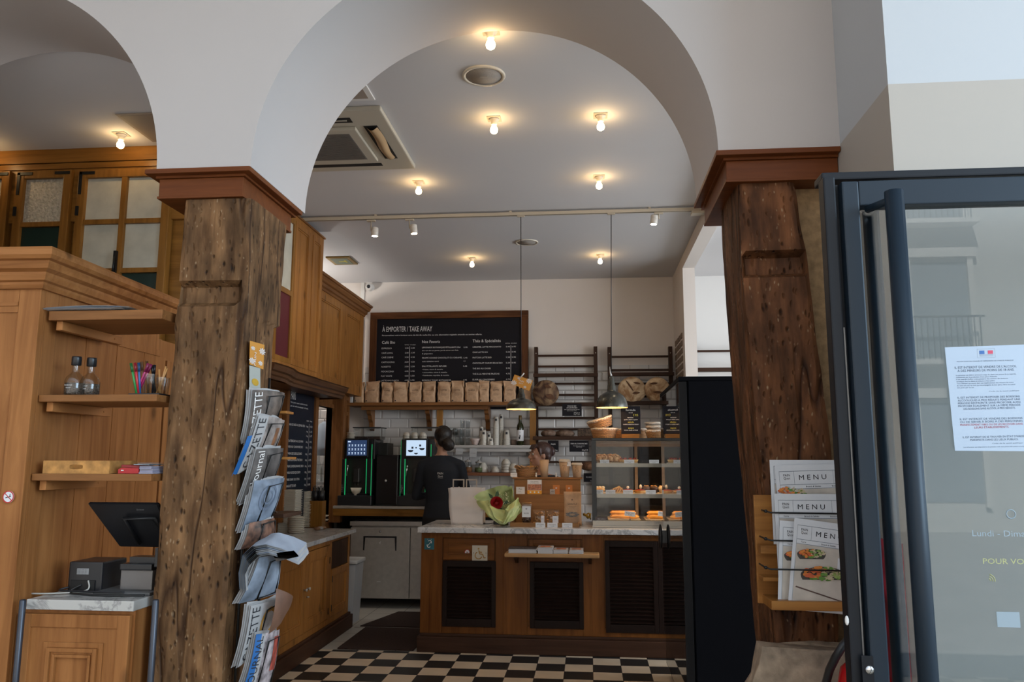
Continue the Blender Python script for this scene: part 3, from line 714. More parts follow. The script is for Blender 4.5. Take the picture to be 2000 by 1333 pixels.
for i, (a, c) in enumerate((((310, 762), (324, 716)), ((306, 764), (327, 720)), ((313, 764), (311, 722)))):
    A_ = AY(a[0], a[1], 2.86); C_ = AY(c[0], c[1], 2.855+0.004*i); A_.z = zt2+0.001
    b = B(); b.tube([A_, C_], 0.0035, 6); tag(obj('pencil', b, mat('pencil_wood', (0.45, 0.22, 0.07), 0.5)), ('wooden pencil leaning against timber pillar, rear one', 'wooden pencil leaning furthest right in the small glass', 'upright wooden pencil in the small glass')[i], 'pencil', 'pens and pencils on the pine shelf')
# crate, red box, paper stack
def crate():
    x0, x1, z0, z1 = rectY(84, 899, 214, 924, 2.80); z0 = S3[2]; t = thing('wooden_crate', 'scuffed yellow wooden crate with a slot handle on lower pine shelf', 'crate', ((x0+x1)/2, 2.9, z0)); z1 = z0+0.047
    m_ = mat('scuffed_yellow', (0.44, 0.21, 0.055), 0.7, noise=0.35, nscale=28)
    b = B(FR_FRONT, (0, 2.80, 0)); cx = (x0+x1)/2; cz = (z0+z1)/2+0.001; hw, hh = 0.026, 0.009
    N = 24; outer = []; inner = []; zm = (z0+z1)/2; hx_, hz_ = (x1-x0)/2, (z1-z0)/2
    for i in range(N):
        a = 2*PI*i/N; ca, sa = math.cos(a), math.sin(a); q_ = i*8.0/N     # walk round the rectangle so that every corner is hit
        s_, f_ = int(q_), q_-int(q_)
        P_ = [(1, 0), (1, 1), (0, 1), (-1, 1), (-1, 0), (-1, -1), (0, -1), (1, -1), (1, 0)]; A1_, A2_ = P_[s_], P_[s_+1]
        outer.append((cx+hx_*(A1_[0]+(A2_[0]-A1_[0])*f_), zm+hz_*(A1_[1]+(A2_[1]-A1_[1])*f_)))
        inner.append((cx+max(-1, min(1, ca*1.25))*hw, cz+sa*hh))
    for i in range(N):
        j = (i+1) % N
        for w0, flip in ((0.0, 0), (-0.010, 1)):
            b.face([(*outer[i], w0), (*outer[j], w0), (*inner[j], w0), (*inner[i], w0)])
        b.face([(*inner[i], 0), (*inner[j], 0), (*inner[j], -0.01), (*inner[i], -0.01)])
        b.face([(*outer[i], 0), (*outer[j], 0), (*outer[j], -0.01), (*outer[i], -0.01)])
    obj('front_board', b, m_, t)
    b = B(); b.box(x0, x1, 2.811, 2.98, z0+0.001, z0+0.008); b.box(x0, x0+0.01, 2.811, 2.98, z0+0.008, z1); b.box(x1-0.01, x1, 2.811, 2.98, z0+0.008, z1); b.box(x0+0.01, x1-0.01, 2.97, 2.98, z0+0.008, z1)
    obj('tray', b, m_, t)
crate()
zs = S3[2]
x0, x1, z0, z1 = rectY(231, 908, 271, 924, 2.81)
t = thing('red_box', 'small red box with a slanted lid on lower pine shelf', 'box', ((x0+x1)/2, 2.85, zs))
b = B(); b.prism([(x0, zs+0.001), (x1, zs+0.001), (x1, zs+0.020), (x0+0.012, zs+0.022), (x0, zs+0.016)], 2.81, 2.92); obj('body', b, mat('red_card', (0.42, 0.012, 0.015), 0.4), t)
b = B(); b.box(x0+0.01, x1, 2.812, 2.91, zs+0.022, zs+0.031, 0, 0.001, Matrix.Rotation(0.06, 3, 'Y')); obj('lid', b, mat('red_dark', (0.25, 0.01, 0.012), 0.4), t)
b = B(FR_FRONT, (0, 2.809, 0)); b.box(x0+0.012, x0+0.022, zs+0.010, zs+0.014, 0, 0.001); obj('mark', b, CHALK, t)
for i in range(5):
    b = B(); b.box(x1+0.004+0.001*(i % 2), -1.578-0.002*i, 2.805+0.003*(i % 3), 2.95, zs+0.001+i*0.0055, zs+0.0055+i*0.0055, 0)
    o = tag(obj('notebook', b, mat('notebook_%d' % (i % 2), ((0.36, 0.34, 0.42), (0.28, 0.27, 0.36))[i % 2], 0.6)), ('bottom', 'second', 'middle', 'fourth', 'upper')[i]+' notebook of the thin pile right of red box', 'notebook', 'pile of notebooks on the pine shelf')
b = B(); b.box(x1-0.015, -1.59, 2.80, 2.93, zs+0.032, zs+0.0345, 0, 0, Matrix.Rotation(0.03, 3, 'Y')); b.box(x1-0.006, x1+0.05, 2.81, 2.9, zs+0.0375, zs+0.039)
tag(obj('leaflet', b, mat('leaflet_grey', (0.28, 0.33, 0.37), 0.5)), 'grey-blue leaflets lying on top of the notebook pile', 'leaflet')
# ---- till screen seen from behind
def till_screen():
    t = thing('till_screen', 'black till screen seen from behind on its grey stand', 'till screen', (-1.62, 3.02, zt))
    R0 = Matrix.Rotation(math.radians(-20), 3, 'X')
    a = AY(192, 982, 2.93); c = AY(220, 1073, 2.93)
    xl, xr = a.x, -1.582; ztp, zbt = a.z, c.z
    b = B()
    pts_f = [(xl, 2.86, ztp), (xr, 2.86, ztp), (xr, 3.0, zbt), (xl+0.055, 3.0, zbt)]
    nrm = Vector((0, 0.14, ztp-zbt)).normalized()*0.0; th = Vector((0, 0.018, 0.006))
    b.loft([[Vector(p) for p in pts_f], [Vector(p)+th for p in pts_f]], smooth=False)
    es = list(b.bm.edges); bmesh.ops.bevel(b.bm, geom=es, offset=0.004, segments=2, affect='EDGES')
    obj('screen', b, BLACK, t)
    b = B(); zc = (ztp+zbt)/2
    def onp(u, v): # u in 0..1 along x, v 0 bottom..1 top
        x = xl+0.03+(xr-xl-0.03)*u; return Vector((x, 3.0-0.14*v, zbt+(ztp-zbt)*v))
    q = [onp(0.5, 0.12), onp(0.42, 0.70), onp(0.90, 0.70), onp(1.0, 0.15)]
    off = Vector((0, -0.012, -0.004))
    b.tube([p+off for p in q], 0.008, 6); 
    obj('bracket', b, mat('bracket_black', (0.006, 0.006, 0.007), 0.5), t)
    b = B(); bz = AY(240, 1142, 2.95)
    b.box(bz.x, bz.x+0.125, 2.93, 3.03, zt+0.012, zt+0.085, 0, 0.004); obj('column', b, mat('grey_metal', (0.16, 0.15, 0.145), 0.4, 0.5), t)
    b = B(); b.box(bz.x, bz.x+0.125, 2.92, 3.04, zt+0.085, zt+0.108, 0, 0.004); b.box(bz.x+0.02, bz.x+0.12, 2.95, 3.01, zt+0.108, zt+0.13); b.box(xr-0.02, xr-0.008, 2.9, 3.02, zt+0.1, zbt+0.01, 0, 0.003); obj('neck', b, BLACK, t)
    bb = AY(188, 1150, 2.9); b = B(); b.box(bb.x, -1.60, 2.88, 3.12, zt+0.0005, zt+0.012, 0, 0.003); obj('base', b, mat('base_grey', (0.09, 0.09, 0.09), 0.4), t)
    b = B(FR_FRONT, (0, 2.868, 0)); p = onp(0.66, 0.88); b.text('bixo', (p.x, p.z-0.004, 0.0), 0.028, 0.007); obj('lettering', b, mat('dim_grey', (0.05, 0.05, 0.05), 0.4), t)
till_screen()
def printer():
    a = AY(137, 1077, 2.93); t = thing('receipt_printer', 'black cube receipt printer beside the till screen', 'printer', (a.x+0.08, 3.0, zt))
    b = B(); b.box(a.x, a.x+0.135, 2.93, 3.09, zt+0.0005, zt+0.112, 0, 0.007); obj('body', b, BLACK, t)
    b = B(FR_FRONT, (0, 2.929, 0)); b.box(a.x+0.035, a.x+0.082, zt+0.066, zt+0.088, 0, 0.001); obj('label', b, mat('grey_label', (0.25, 0.25, 0.25), 0.6), t)
    b = B(FR_FRONT, (0, 2.9275, 0))
    for k in range(4): b.text('IIlIl lIIl IlI', (a.x+0.038, zt+0.082-k*0.005, 0), 0.035, 0.0022)
    obj('print', b, INK, t)
    b = B(); b.box(a.x+0.015, a.x+0.11, 2.925, 2.931, zt+0.006, zt+0.045, 0); obj('port_recess', b, mat('deep_black', (0.003, 0.003, 0.003), 0.6), t)
printer()
def cable(pts, r, col, lab, name='cable'):
    # smooth catmull-rom
    P = [Vector(p) for p in pts]; out = []
    for i in range(len(P)-1):
        p0, p1, p2, p3 = P[max(i-1, 0)], P[i], P[i+1], P[min(i+2, len(P)-1)]
        for k in range(6):
            t = k/6; out.append(0.5*((2*p1)+(-p0+p2)*t+(2*p0-5*p1+4*p2-p3)*t*t+(-p0+3*p1-3*p2+p3)*t**3))
    out.append(P[-1]); b = B(); b.tube(out, r, 6); return tag(obj(name, b, mat('cable_'+name+str(col), col, 0.45)), lab, 'cable')
px = AY(137, 1077, 2.93).x
cable([(px+0.06, 2.925, zt+0.03), (px+0.03, 2.90, zt+0.006), (px+0.12, 2.86, zt+0.0055), (px+0.22, 2.85, zt+0.0055), (px+0.31, 2.86, zt+0.006), (-1.61, 2.862, zt+0.006)], 0.004, (0.01, 0.01, 0.01), 'black cable looping across the till marble slab')
cable([(px+0.085, 2.925, zt+0.045), (px+0.085, 2.915, zt+0.01), (px-0.02, 2.87, zt+0.005), (px-0.09, 2.86, zt+0.005)], 0.003, (0.42, 0.40, 0.36), 'pale grey cable from printer socket to marble edge', 'network_cable')
cable([(px+0.01, 2.925, zt+0.02), (px-0.01, 2.90, zt+0.012), (px+0.07, 2.89, zt+0.012), (px+0.18, 2.87, zt+0.014), (px+0.26, 2.872, zt+0.014)], 0.0035, (0.012, 0.012, 0.015), 'second black cable behind the looping one at the till', 'power_cable')
# no smoking sticker on the cabinet front stile
def no_smoking(c, r, frame, lab, parent=None, w=0.0):
    t = thing('no_smoking_sticker', lab, 'sticker', frame @ Vector((c[0], c[1], c[2])) if False else (0, 0, 0))
    return t
def sticker_nosmoke(P, r, fr, lab):
    """P world centre"""
    t = thing('no_smoking_sticker', lab, 'sticker', P)
    b = B(fr, P); b.prism([(r*math.cos(2*PI*i/28), r*math.sin(2*PI*i/28)) for i in range(28)], 0, 0.0008, axis=2); obj('disc', b, PAPER, t)
    b = B(fr, P)
    for i in range(28):
        a0, a1 = 2*PI*i/28, 2*PI*(i+1)/28
        b.face([(r*math.cos(a0), r*math.sin(a0), 0.0014), (r*math.cos(a1), r*math.sin(a1), 0.0014), (0.82*r*math.cos(a1), 0.82*r*math.sin(a1), 0.0014), (0.82*r*math.cos(a0), 0.82*r*math.sin(a0), 0.0014)])
    R_ = Matrix.Rotation(math.radians(-42), 3, 'Z')
    b.box(-0.85*r, 0.85*r, -0.06*r, 0.06*r, 0.0012, 0.0016, 0, 0, R_); obj('ban_ring', b, mat('sign_red', (0.5, 0.02, 0.02), 0.5), t)
    b = B(fr, P); b.box(-0.5*r, 0.45*r, -0.12*r, 0.02*r, 0.0009, 0.0011, 0, 0, Matrix.Rotation(0.25, 3, 'Z')); b.box(0.2*r, 0.26*r, 0.05*r, 0.45*r, 0.0009, 0.0011); b.box(0.3*r, 0.36*r, 0.1*r, 0.5*r, 0.0009, 0.0011); obj('cigarette', b, INK, t)
p = AY(18, 971, 2.755); sticker_nosmoke(Vector((p.x, 2.751, p.z)), 0.022, FR_FRONT, 'round no-smoking sticker on the tall pine cabinet')
# ================================================================ LEFT SERVING COUNTER
XL = -2.12
lc = thing('serving_cupboard', 'low wooden cupboard with double doors and grey marble top, left aisle side', 'cabinet', (-2.4, 6.2, 0))
zc = AX(620, 1052, -2.09).z
zc = 0.845
Y0, Y1 = 5.35, 7.12
b = B(); b.box(-2.85, XL-0.02, Y0, Y1-0.005, 0.1, zc-0.035); obj('body', b, honey('z'), lc)
b = B(); b.box(-2.85, XL+0.035, Y0-0.02, Y1+0.04, 0, 0.115, 0, 0.006); b.box(-2.85, XL+0.018, Y0-0.01, Y1+0.02, 0.115, 0.135, 0, 0.004); obj('plinth', b, wood('plinth_wood', (0.03, 0.013, 0.007), (0.08, 0.036, 0.02), 'y', 1, 0.5, 0), lc)
b = B(FR_RIGHT, (XL-0.02, 0, 0))
# face frame
for a, c in ((Y0, Y0+0.09), (6.58-0.03, 6.58+0.03), (Y1-0.05, Y1-0.005)): b.box(a, c, 0.135, zc-0.035, 0, 0.02)
b.box(Y0+0.09, 6.55, zc-0.075, zc-0.035, 0, 0.02); b.box(Y0+0.09, 6.55, 0.135, 0.18, 0, 0.02); b.box(6.61, Y1-0.05, zc-0.06, zc-0.035, 0, 0.02); b.box(6.61, Y1-0.05, 0.135, 0.18, 0, 0.02)
obj('frame', b, honey('z'), lc)
for a, c in ((Y0+0.095, 5.985), (5.99, 6.545)):
    b = B(FR_RIGHT, (XL-0.015, 0, 0)); panel_door(b, a, c, 0.185, zc-0.08, 0, 0.075, 0.012); d = obj('door', b, honey('z'), lc)
    yy = 5.955 if a < 5.5 else 6.02
    b = B(FR_RIGHT, (XL+0.008, 0, 0)); b.lathe([(0, 0.0), (0.007, 0.0), (0.006, 0.012), (0.012, 0.018), (0.011, 0.026), (0, 0.028)], (yy, 0.50, 0), 12, axis=2)
    if a > 5.5: b.lathe([(0, 0), (0.006, 0), (0.005, 0.02), (0, 0.02)], (yy, 0.44, 0), 10)
    obj('knob', b, STEEL, d)
    b = B(FR_RIGHT, (XL+0.008, 0, 0)); e = a+0.004 if a < 5.5 else c-0.012
    b.box(e, e+0.008, 0.62, 0.67, 0, 0.004); b.box(e, e+0.008, 0.22, 0.27, 0, 0.004); obj('hinge', b, IRON, d)
b = B(FR_RIGHT, (XL-0.015, 0, 0)); panel_door(b, 6.615, Y1-0.055, 0.185, 0.56, 0, 0.05, 0.012); d = obj('door', b, honey('z'), lc)
b = B(FR_RIGHT, (XL+0.008, 0, 0)); b.box(6.612, 6.622, 0.46, 0.51, 0, 0.004); b.box(6.612, 6.622, 0.23, 0.28, 0, 0.004); obj('hinge', b, IRON, d)
b = B(FR_RIGHT, (XL-0.015, 0, 0)); b.box(6.615, Y1-0.055, 0.565, zc-0.065, 0, 0.012, 0, 0.003); obj('vent_panel', b, darkw('z'), lc)
b = B(); b.box(-2.88, XL+0.035, Y0-0.03, Y1+0.06, zc-0.035, zc, 0, 0.004); obj('marble_top', b, marble('marble_grey', (0.46, 0.46, 0.46), (0.28, 0.29, 0.30)), lc)
# stacks of trays on it
def tray_stack(px, pbot, ptop, n, r, X, lab, square=False):
    p = AZ(px, pbot, zc); x, y = p.x, p.y
    h = AY(px, ptop, y).z-zc
    t = None
    for i in range(n):
        z0 = zc+h*i/n; hh = h/n
        b = B(); q = r*(1+0.008*random.uniform(-1, 1)); jx, jy = random.uniform(-.002, .002), random.uniform(-.002, .002)
        if square:
            b.box(-q*0.9, q*0.9, -q*0.9, q*0.9, 0, hh*0.62, 0, 0.003); b.box(-q, q, -q, q, hh*0.62, hh*0.92, 0, 0.003)
        else: b.lathe([(0, 0), (q*0.88, 0), (q*0.93, hh*0.6), (q, hh*0.65), (q, hh*0.92), (q*0.9, hh*0.92), (0, hh*0.75)], (0, 0, 0), 24)
        o = obj('takeaway_box' if square else 'takeaway_tray', b, mat('tray_cream', (0.56, 0.52, 0.44), 0.6), world=False, loc=(x+jx, y+jy, z0))
        tag(o, lab, 'box' if square else 'tray', lab)
tray_stack(563, 1040, 957, 24, 0.085, -2.3, 'cream takeaway boxes stacked in the tall pile nearest the newspaper rack', True)
tray_stack(578, 1042, 1010, 9, 0.068, -2.3, 'cream round trays in the low pile among the takeaway stacks')
tray_stack(592, 1030, 960, 24, 0.075, -2.4, 'cream round trays in the tall pile before the wooden holder')
tray_stack(602, 1030, 982, 16, 0.062, -2.4, 'small cream trays in the pile leaning on the wooden holder')
p = AZ(618, 1031, zc)
t = thing('utensil_holder', 'upright wooden holder board with black cutlery pots on left counter', 'holder', (p.x, p.y, zc))
hh = AY(618, 979, p.y).z-zc
b = B(); b.box(p.x-0.07, p.x+0.05, p.y-0.006, p.y+0.10, zc+0.001, zc+hh, 0, 0.003); obj('box', b, gwood('z'), t)
for i, dx in enumerate((-0.035, 0.02)):
    b = B(); b.lathe([(0, 0), (0.03, 0), (0.033, 0.09), (0.028, 0.09), (0.026, 0.01), (0, 0.01)], (p.x+dx, p.y+0.04, zc+hh), 16)
    for k in range(7):
        a = 2*PI*k/7; b.tube([(p.x+dx+0.015*math.cos(a), p.y+0.04+0.015*math.sin(a), zc+hh+0.01), (p.x+dx+0.024*math.cos(a), p.y+0.04+0.024*math.sin(a), zc+hh+0.118+0.01*(k % 3))], 0.004, 5)
    obj('cutlery_pot', b, BLACK, t)
# a few small wrapped things on the counter corner
for i in range(3):
    q = AZ(619+6*i, 1037-i, zc); b = B(); b.ball((q.x, q.y, zc+0.016), 0.022, 10, 0, (1.5, 1, 0.7)); tag(obj('wrapped_cookie', b, mat('cookie_wrap_%d' % (i % 2), ((0.2, 0.1, 0.05), (0.3, 0.28, 0.27))[i % 2], 0.3)), 'small wrapped cookie on left counter, ' + ('next to the holder', 'middle of three', 'nearest the counter corner')[i], 'cookie')
# white bin behind the end of the cupboard
bx = AY(684, 1190, 7.25); t = thing('waste_bin', 'white swing-lid bin tucked behind the left cupboard', 'bin', (-2.27, 7.38, 0))
b = B(); rings = []
for z, s in ((0.0, 0.86), (0.52, 1.0)):
    rings.append([(-2.27+sx*0.17*s, 7.38+sy*0.13*s, z) for sx, sy in ((-1, -1), (1, -1), (1, 1), (-1, 1))])
b.loft(rings, smooth=False); obj('body', b, mat('bin_white', (0.5, 0.52, 0.55), 0.45), t)
b = B(); b.box(-2.27-0.185, -2.27+0.185, 7.38-0.145, 7.38+0.145, 0.525, 0.56, 0, 0.01); obj('lid', b, mat('bin_lid', (0.62, 0.63, 0.63), 0.4), t)
# ---- panelled wall with the bread price board (faces the aisle)
XP = -2.62
b = B(); b.box(XP-0.06, XP, 5.50, 7.55, 0, 2.35); b.box(XP-0.06, XP, 7.55, 8.02, 1.98, 2.35); b.box(XP-0.06, XP, 7.55, 8.02, 0, 0.83); b.box(XP-0.06, XP, 8.02, YW, 0, 2.35)
struct('wall_panelling', b, [brownw('z')])
sb = thing('bread_price_board', 'dark blue-black bread price board headed PAINS on the panelled wall', 'price board', (XP+0.02, 7.1, 1.1))
def XA(px, py, X=XP+0.03): return AX(px, py, X)
A1, A2 = XA(565, 748), XA(616, 759)
ya, yb = A1.y, A2.y; zt_ = (A1.z+A2.z)/2
b = B(); b.box(XP+0.002, XP+0.024, ya, yb, 0.95, zt_); obj('panel', b, mat('board_blueblack', (0.012, 0.015, 0.026), 0.5, spec=0.2), sb)
b = B(); 
b.box(XP+0.002, XP+0.045, ya-0.06, ya, 0.93, zt_+0.06, 0, 0.003); b.box(XP+0.002, XP+0.045, yb, yb+0.075, 0.93, zt_+0.06, 0, 0.003); b.box(XP+0.002, XP+0.045, ya, yb, zt_, zt_+0.06, 0, 0.003)
obj('frame', b, brownw('z'), sb)
b = B(FR_RIGHT, (XP+0.0255, 0, 0)); Wd = yb-ya; M_ = 5.3/1560*1.4
def zrow(py, px=590): return XA(px, py).z
b.text('PAINS', (ya+0.10*Wd, zrow(779, 565), 0), 0.17*Wd, 0.075)
b.text('Nos pains sont confectionnés', (ya+0.10*Wd, zrow(791), 0), 0.62*Wd, 0.014); b.text('par un maître boulanger du levain.', (ya+0.10*Wd, zrow(798), 0), 0.66*Wd, 0.014)
b.text('POIDS', (ya+0.72*Wd, zrow(824, 600), 0), 0.09*Wd, 0.012); b.text('PRIX', (ya+0.86*Wd, zrow(825, 606), 0), 0.08*Wd, 0.012)
rows = [('PAIN DE BLÉ AU LEVAIN BIO', 834, '1kg', '11.20'), ('', 844, '½kg', '6.15'), ('', 853, '¼kg', '3.47'), ('FLATBREAD AU LEVAIN', 865, '230g', '3.95'), ('PAIN AU CHANVRE BIO', 876, '350g', '5.75'), ('PAIN DE SEIGLE BIO', 889, '500g', '4.95'), ("PAIN D'ÉPEAUTRE BIO", 901, '500g', '6.95'), ('PAIN SUPERGRAINES BIO', 913, '500g', '6.75'), ('PAIN NORDIQUE BIO', 925, '500g', '5.95'), ('PAIN SANS GLUTEN', 938, '375g', '6.50'), ('BAGUETTE BIO', 950, '250g', '1.80')]
for s, py, k, pr in rows:
    z = zrow(py)
    if s: b.text(s, (ya+0.06*Wd, z, 0), min(0.6, 0.029*len(s))*Wd, 0.02)
    b.text(k, (ya+0.72*Wd, z, 0), 0.07*Wd, 0.015); b.text(pr, (ya+0.86*Wd, z, 0), 0.09*Wd, 0.018)
b.box(ya+0.825*Wd, ya+0.83*Wd, zrow(952), zrow(827), -0.0003, 0)
obj('lettering', b, CHALK, sb)
# hatch opening: service room beyond with tiles, shelf, coat and carafes
b = B(); b.box(-3.6, -3.55, 6.8, YW, 0, 2.4); struct('wall_service', b, mat('service_tiles', (0.55, 0.56, 0.56), 0.3))
b = B(); b.box(XP-0.062, XP+0.02, 7.51, 7.55, 0.83, 2.02, 0, 0.003); b.box(XP-0.062, -2.50, 8.02, 8.10, 0.83, 2.12, 0, 0.003); b.box(XP-0.062, XP+0.02, 7.55, 8.02, 1.98, 2.02, 0, 0.003); struct('window_5', b, brownw('z'))
b = B(); b.box(-3.2, -2.72, 8.15, 8.4, 1.20, 1.225); tag(obj('service_shelf', b, mat('grey_shelf', (0.35, 0.36, 0.37), 0.4)), 'grey shelf seen through the narrow hatch', 'shelf')
for i, px in enumerate((621, 633)):
    p = AZ(px, 950, 1.23); p = Vector((AY(px, 940, 8.25).x, 8.25, 1.2255)); b = B(); b.lathe([(0, 0), (0.04, 0), (0.042, 0.13), (0.014, 0.22), (0.014, 0.26), (0.019, 0.28), (0.016, 0.28), (0.011, 0.26), (0.011, 0.22), (0.038, 0.12), (0.036, 0.005), (0, 0.005)], p, 20)
    tag(obj('glass_carafe', b, CLEAR), ('left clear carafe behind the narrow hatch', 'right clear carafe behind the narrow hatch')[i], 'carafe')
t = thing('hanging_cloth', 'pale cloth and white cap hanging behind the narrow hatch', 'cloth', (-2.9, 8.3, 1.5))
b = B(); p = AY(632, 850, 8.3); xx = p.x
b.loft([[(xx+math.cos(2*PI*k/20)*rx*(1+0.12*math.sin(5*2*PI*k/20)), 8.32+math.sin(2*PI*k/20)*ry, z) for k in range(20)] for z, rx, ry in ((1.50, 0.07, 0.03), (1.60, 0.085, 0.04), (1.75, 0.085, 0.04), (1.83, 0.06, 0.03), (1.86, 0.012, 0.01))]); obj('body', b, mat('pale_cloth', (0.42, 0.50, 0.60), 0.8), t)
b = B(); b.tube([(xx, 8.32, 1.86), (xx, 8.32, 1.93)], 0.004); obj('hook', b, WHITE, t)
b = B(); b.box(-3.55, -2.70, 8.55, 8.59, 0, 2.4); struct('wall_service_back', b, TILE)
for i in range(4):
    p = AY(624+6*(i % 2), 1012, 7.85); b = B(); b.lathe([(0, 0), (0.05, 0), (0.06, 0.012), (0.06, 0.018), (0, 0.018)], (p.x, 7.85, 0.84+0.019*i), 18); tag(obj('stacked_plate', b, CREAM), 'cream plates in a low pile on the hatch sill', 'plate', 'cream plates in a low pile on the hatch sill')
# ---- upper cabinets along the left
def cornice_x(b, X, y0, y1, z, prof, m=0):
    """moulding running along Y on a face looking +X, returned round the far and near end"""
    r0 = [(X-0.01, y0-p[0], z+p[1]) for p in prof]; r1 = [(X+p[0], y0-p[0], z+p[1]) for p in prof]; r2 = [(X+p[0], y1+p[0], z+p[1]) for p in prof]; r3 = [(X-0.3, y1+p[0], z+p[1]) for p in prof]
    b.loft([r1, r2, r3], m, smooth=False)
ua = thing('upper_cabinet', 'tall upper pine cabinet reaching the ceiling, nearer one on the left wall', 'cabinet', (-2.45, 6.0, 2.1))
XA1 = -2.30
b = B(); b.box(-2.68, XA1-0.02, 5.5, 6.64, 2.15, 3.38); obj('body', b, honey('z'), ua)
b = B(FR_RIGHT, (XA1-0.02, 0, 0))
b.box(5.5, 5.62, 2.15, 3.38, 0, 0.02); b.box(6.6, 6.64, 2.15, 3.38, 0, 0.02); b.box(5.62, 6.6, 3.34, 3.38, 0, 0.02); b.box(5.62, 6.6, 2.15, 2.19, 0, 0.02); b.box(6.30, 6.37, 2.19, 3.34, 0, 0.02); obj('frame', b, honey('z'), ua)
for a, c in ((5.97, 6.30), (6.37, 6.6)):
    b = B(FR_RIGHT, (XA1-0.018, 0, 0)); panel_door(b, a, c, 2.19, 3.34, 0, 0.04, 0.01, True); obj('door', b, honey('z'), ua)
b = B(FR_RIGHT, (XA1-0.018, 0, 0)); b.box(5.62, 5.66, 2.19, 3.34, 0, 0.02); b.box(5.93, 5.97, 2.19, 3.34, 0, 0.02); b.box(5.66, 5.93, 3.30, 3.34, 0, 0.02); b.box(5.66, 5.93, 2.72, 2.76, 0, 0.02); b.box(5.66, 5.93, 2.19, 2.23, 0, 0.02); w_ = obj('window_frame', b, gwood('z'), ua)
b = B(FR_RIGHT, (XA1-0.012, 0, 0)); b.box(5.66, 5.93, 2.76, 3.30, 0, 0.003); obj('pane', b, FROST, w_)
b = B(FR_RIGHT, (XA1-0.012, 0, 0)); b.box(5.66, 5.93, 2.23, 2.72, 0, 0.003); obj('red_pane', b, mat('dark_red', (0.10, 0.008, 0.014), 0.5), w_)
b = B(); b.box(-2.7, XA1+0.012, 5.49, 6.66, 3.38, 3.395, 0, 0.003); obj('top_rail', b, brownw('y'), ua)
ub = thing('upper_cabinet', 'upper cabinet with dark stepped cornice, nearest the back wall', 'cabinet', (-2.5, 7.5, 1.0))
XB1 = -2.40
b = B(); b.box(-2.68, XB1-0.02, 6.66, 8.30, 2.12, 3.02); obj('body', b, honey('z'), ub)
b = B(FR_RIGHT, (XB1-0.02, 0, 0)); 
for a, c in ((6.66, 6.72), (7.55, 7.66), (8.22, 8.30)): b.box(a, c, 2.12, 3.02, 0, 0.022)
b.box(6.72, 7.55, 2.97, 3.02, 0, 0.022); b.box(7.66, 8.22, 2.97, 3.02, 0, 0.022); b.box(6.72, 7.55, 2.12, 2.16, 0, 0.022); b.box(7.66, 8.22, 2.12, 2.16, 0, 0.022); obj('frame', b, honey('z'), ub)
for a, c in ((6.72, 7.55), (7.66, 8.22)):
    b = B(FR_RIGHT, (XB1-0.02, 0, 0)); panel_door(b, a, c, 2.16, 2.97, 0, 0.06, 0.012); obj('door', b, honey('z'), ub)
b = B(); prof = [(0, 0), (0.012, 0), (0.016, 0.02), (0.03, 0.03), (0.034, 0.055), (0.05, 0.062), (0.062, 0.09), (0.062, 0.10), (0.075, 0.105), (0.08, 0.125), (0.0, 0.13)]
cornice_x(b, XB1, 6.66, 8.30, 2.985, prof); b.box(-2.68, XB1, 6.66, 8.31, 3.02, 3.112); obj('cornice', b, brownw('y'), ub)
# lower panelled part of the same run, behind the coffee counter side
b = B(); b.box(-2.62, -2.55, 8.10, 8.33, 0.95, 2.12); b.box(-2.55, -2.53, 8.10, 8.14, 0.95, 2.12); b.box(-2.55, -2.53, 8.29, 8.33, 0.95, 2.12)
for z in (0.95, 1.3, 1.62, 1.92, 2.08): b.box(-2.55, -2.532, 8.14, 8.29, z, z+0.04)
obj('side_panel', b, brownw('z'), ub)
# curved dark cornice over the price board
b = B(); zb = 2.14; path = [(-2.36, 5.5), (-2.36, 5.85), (-2.40, 6.02), (-2.5, 6.2), (-2.5, 6.3)]
path = [(-2.30, 5.5), (-2.30, 5.75), (-2.315, 5.9), (-2.35, 6.05), (-2.375, 6.2), (-2.38, 6.4), (-2.38, 7.55), (-2.62, 7.62)]
pr2 = [(0, -0.10), (0.012, -0.10), (0.02, -0.08), (0.034, -0.07), (0.038, -0.05), (0.055, -0.04), (0.066, -0.012), (0.066, 0.0), (0.08, 0.006), (0.0, 0.012)]
rings = []
for i, (x, y) in enumerate(path): rings.append([(x+p[0], y+(p[0] if i == len(path)-1 else 0), zb+p[1]) for p in pr2])
b.loft(rings, smooth=False)
b.box(-2.62, -2.38, 5.5, 7.55, 2.05, 2.15)
tag(obj('curved_cornice', b, wood('cornice_dark', (0.055, 0.022, 0.010), (0.13, 0.058, 0.025), 'y', 1, 0.4, 0)), 'dark curved cornice moulding above the PAINS board', 'moulding')
# ================================================================ BACK WALL: menu board, shelves, coffee counter
def ry(px0, py0, px1, py1, Y): return rectY(px0, py0, px1, py1, Y)
YM = YW-0.05
mb = thing('menu_board', 'large black take-away menu board in a brown wooden frame', 'menu board', (-1.5, YM, 1.95))
x0, x1 = AY(724, 612, YM).x, AY(1032, 606, YM).x; zt_ = AY(870, 609, YM).z; zb_ = 2.0
fw = 0.075
b = B(); b.box(x0+fw, x1-fw, YM+0.01, YM+0.035, zb_, zt_-fw); obj('panel', b, SLATE, mb)
b = B(); b.box(x0, x1, YM-0.012, YM+0.035, zt_-fw, zt_, 0, 0.004); obj('frame', b, boardw('x'), mb)
for xa_ in (x0, x1-fw): b = B(); b.box(xa_, xa_+fw, YM-0.012, YM+0.035, zb_, zt_-fw, 0, 0.004); obj('frame', b, boardw('z'), mb)
YT = YM+0.0085
b = B(FR_FRONT, (0, YT, 0)); MP = AY(801, 650, YT).x-AY(800, 650, YT).x
def bt(s, px, py, wpx, cap, align='l'):
    p = AY(px, py, YT); b.text(s, (p.x, p.z, 0), wpx*MP, cap*MP, align=align)
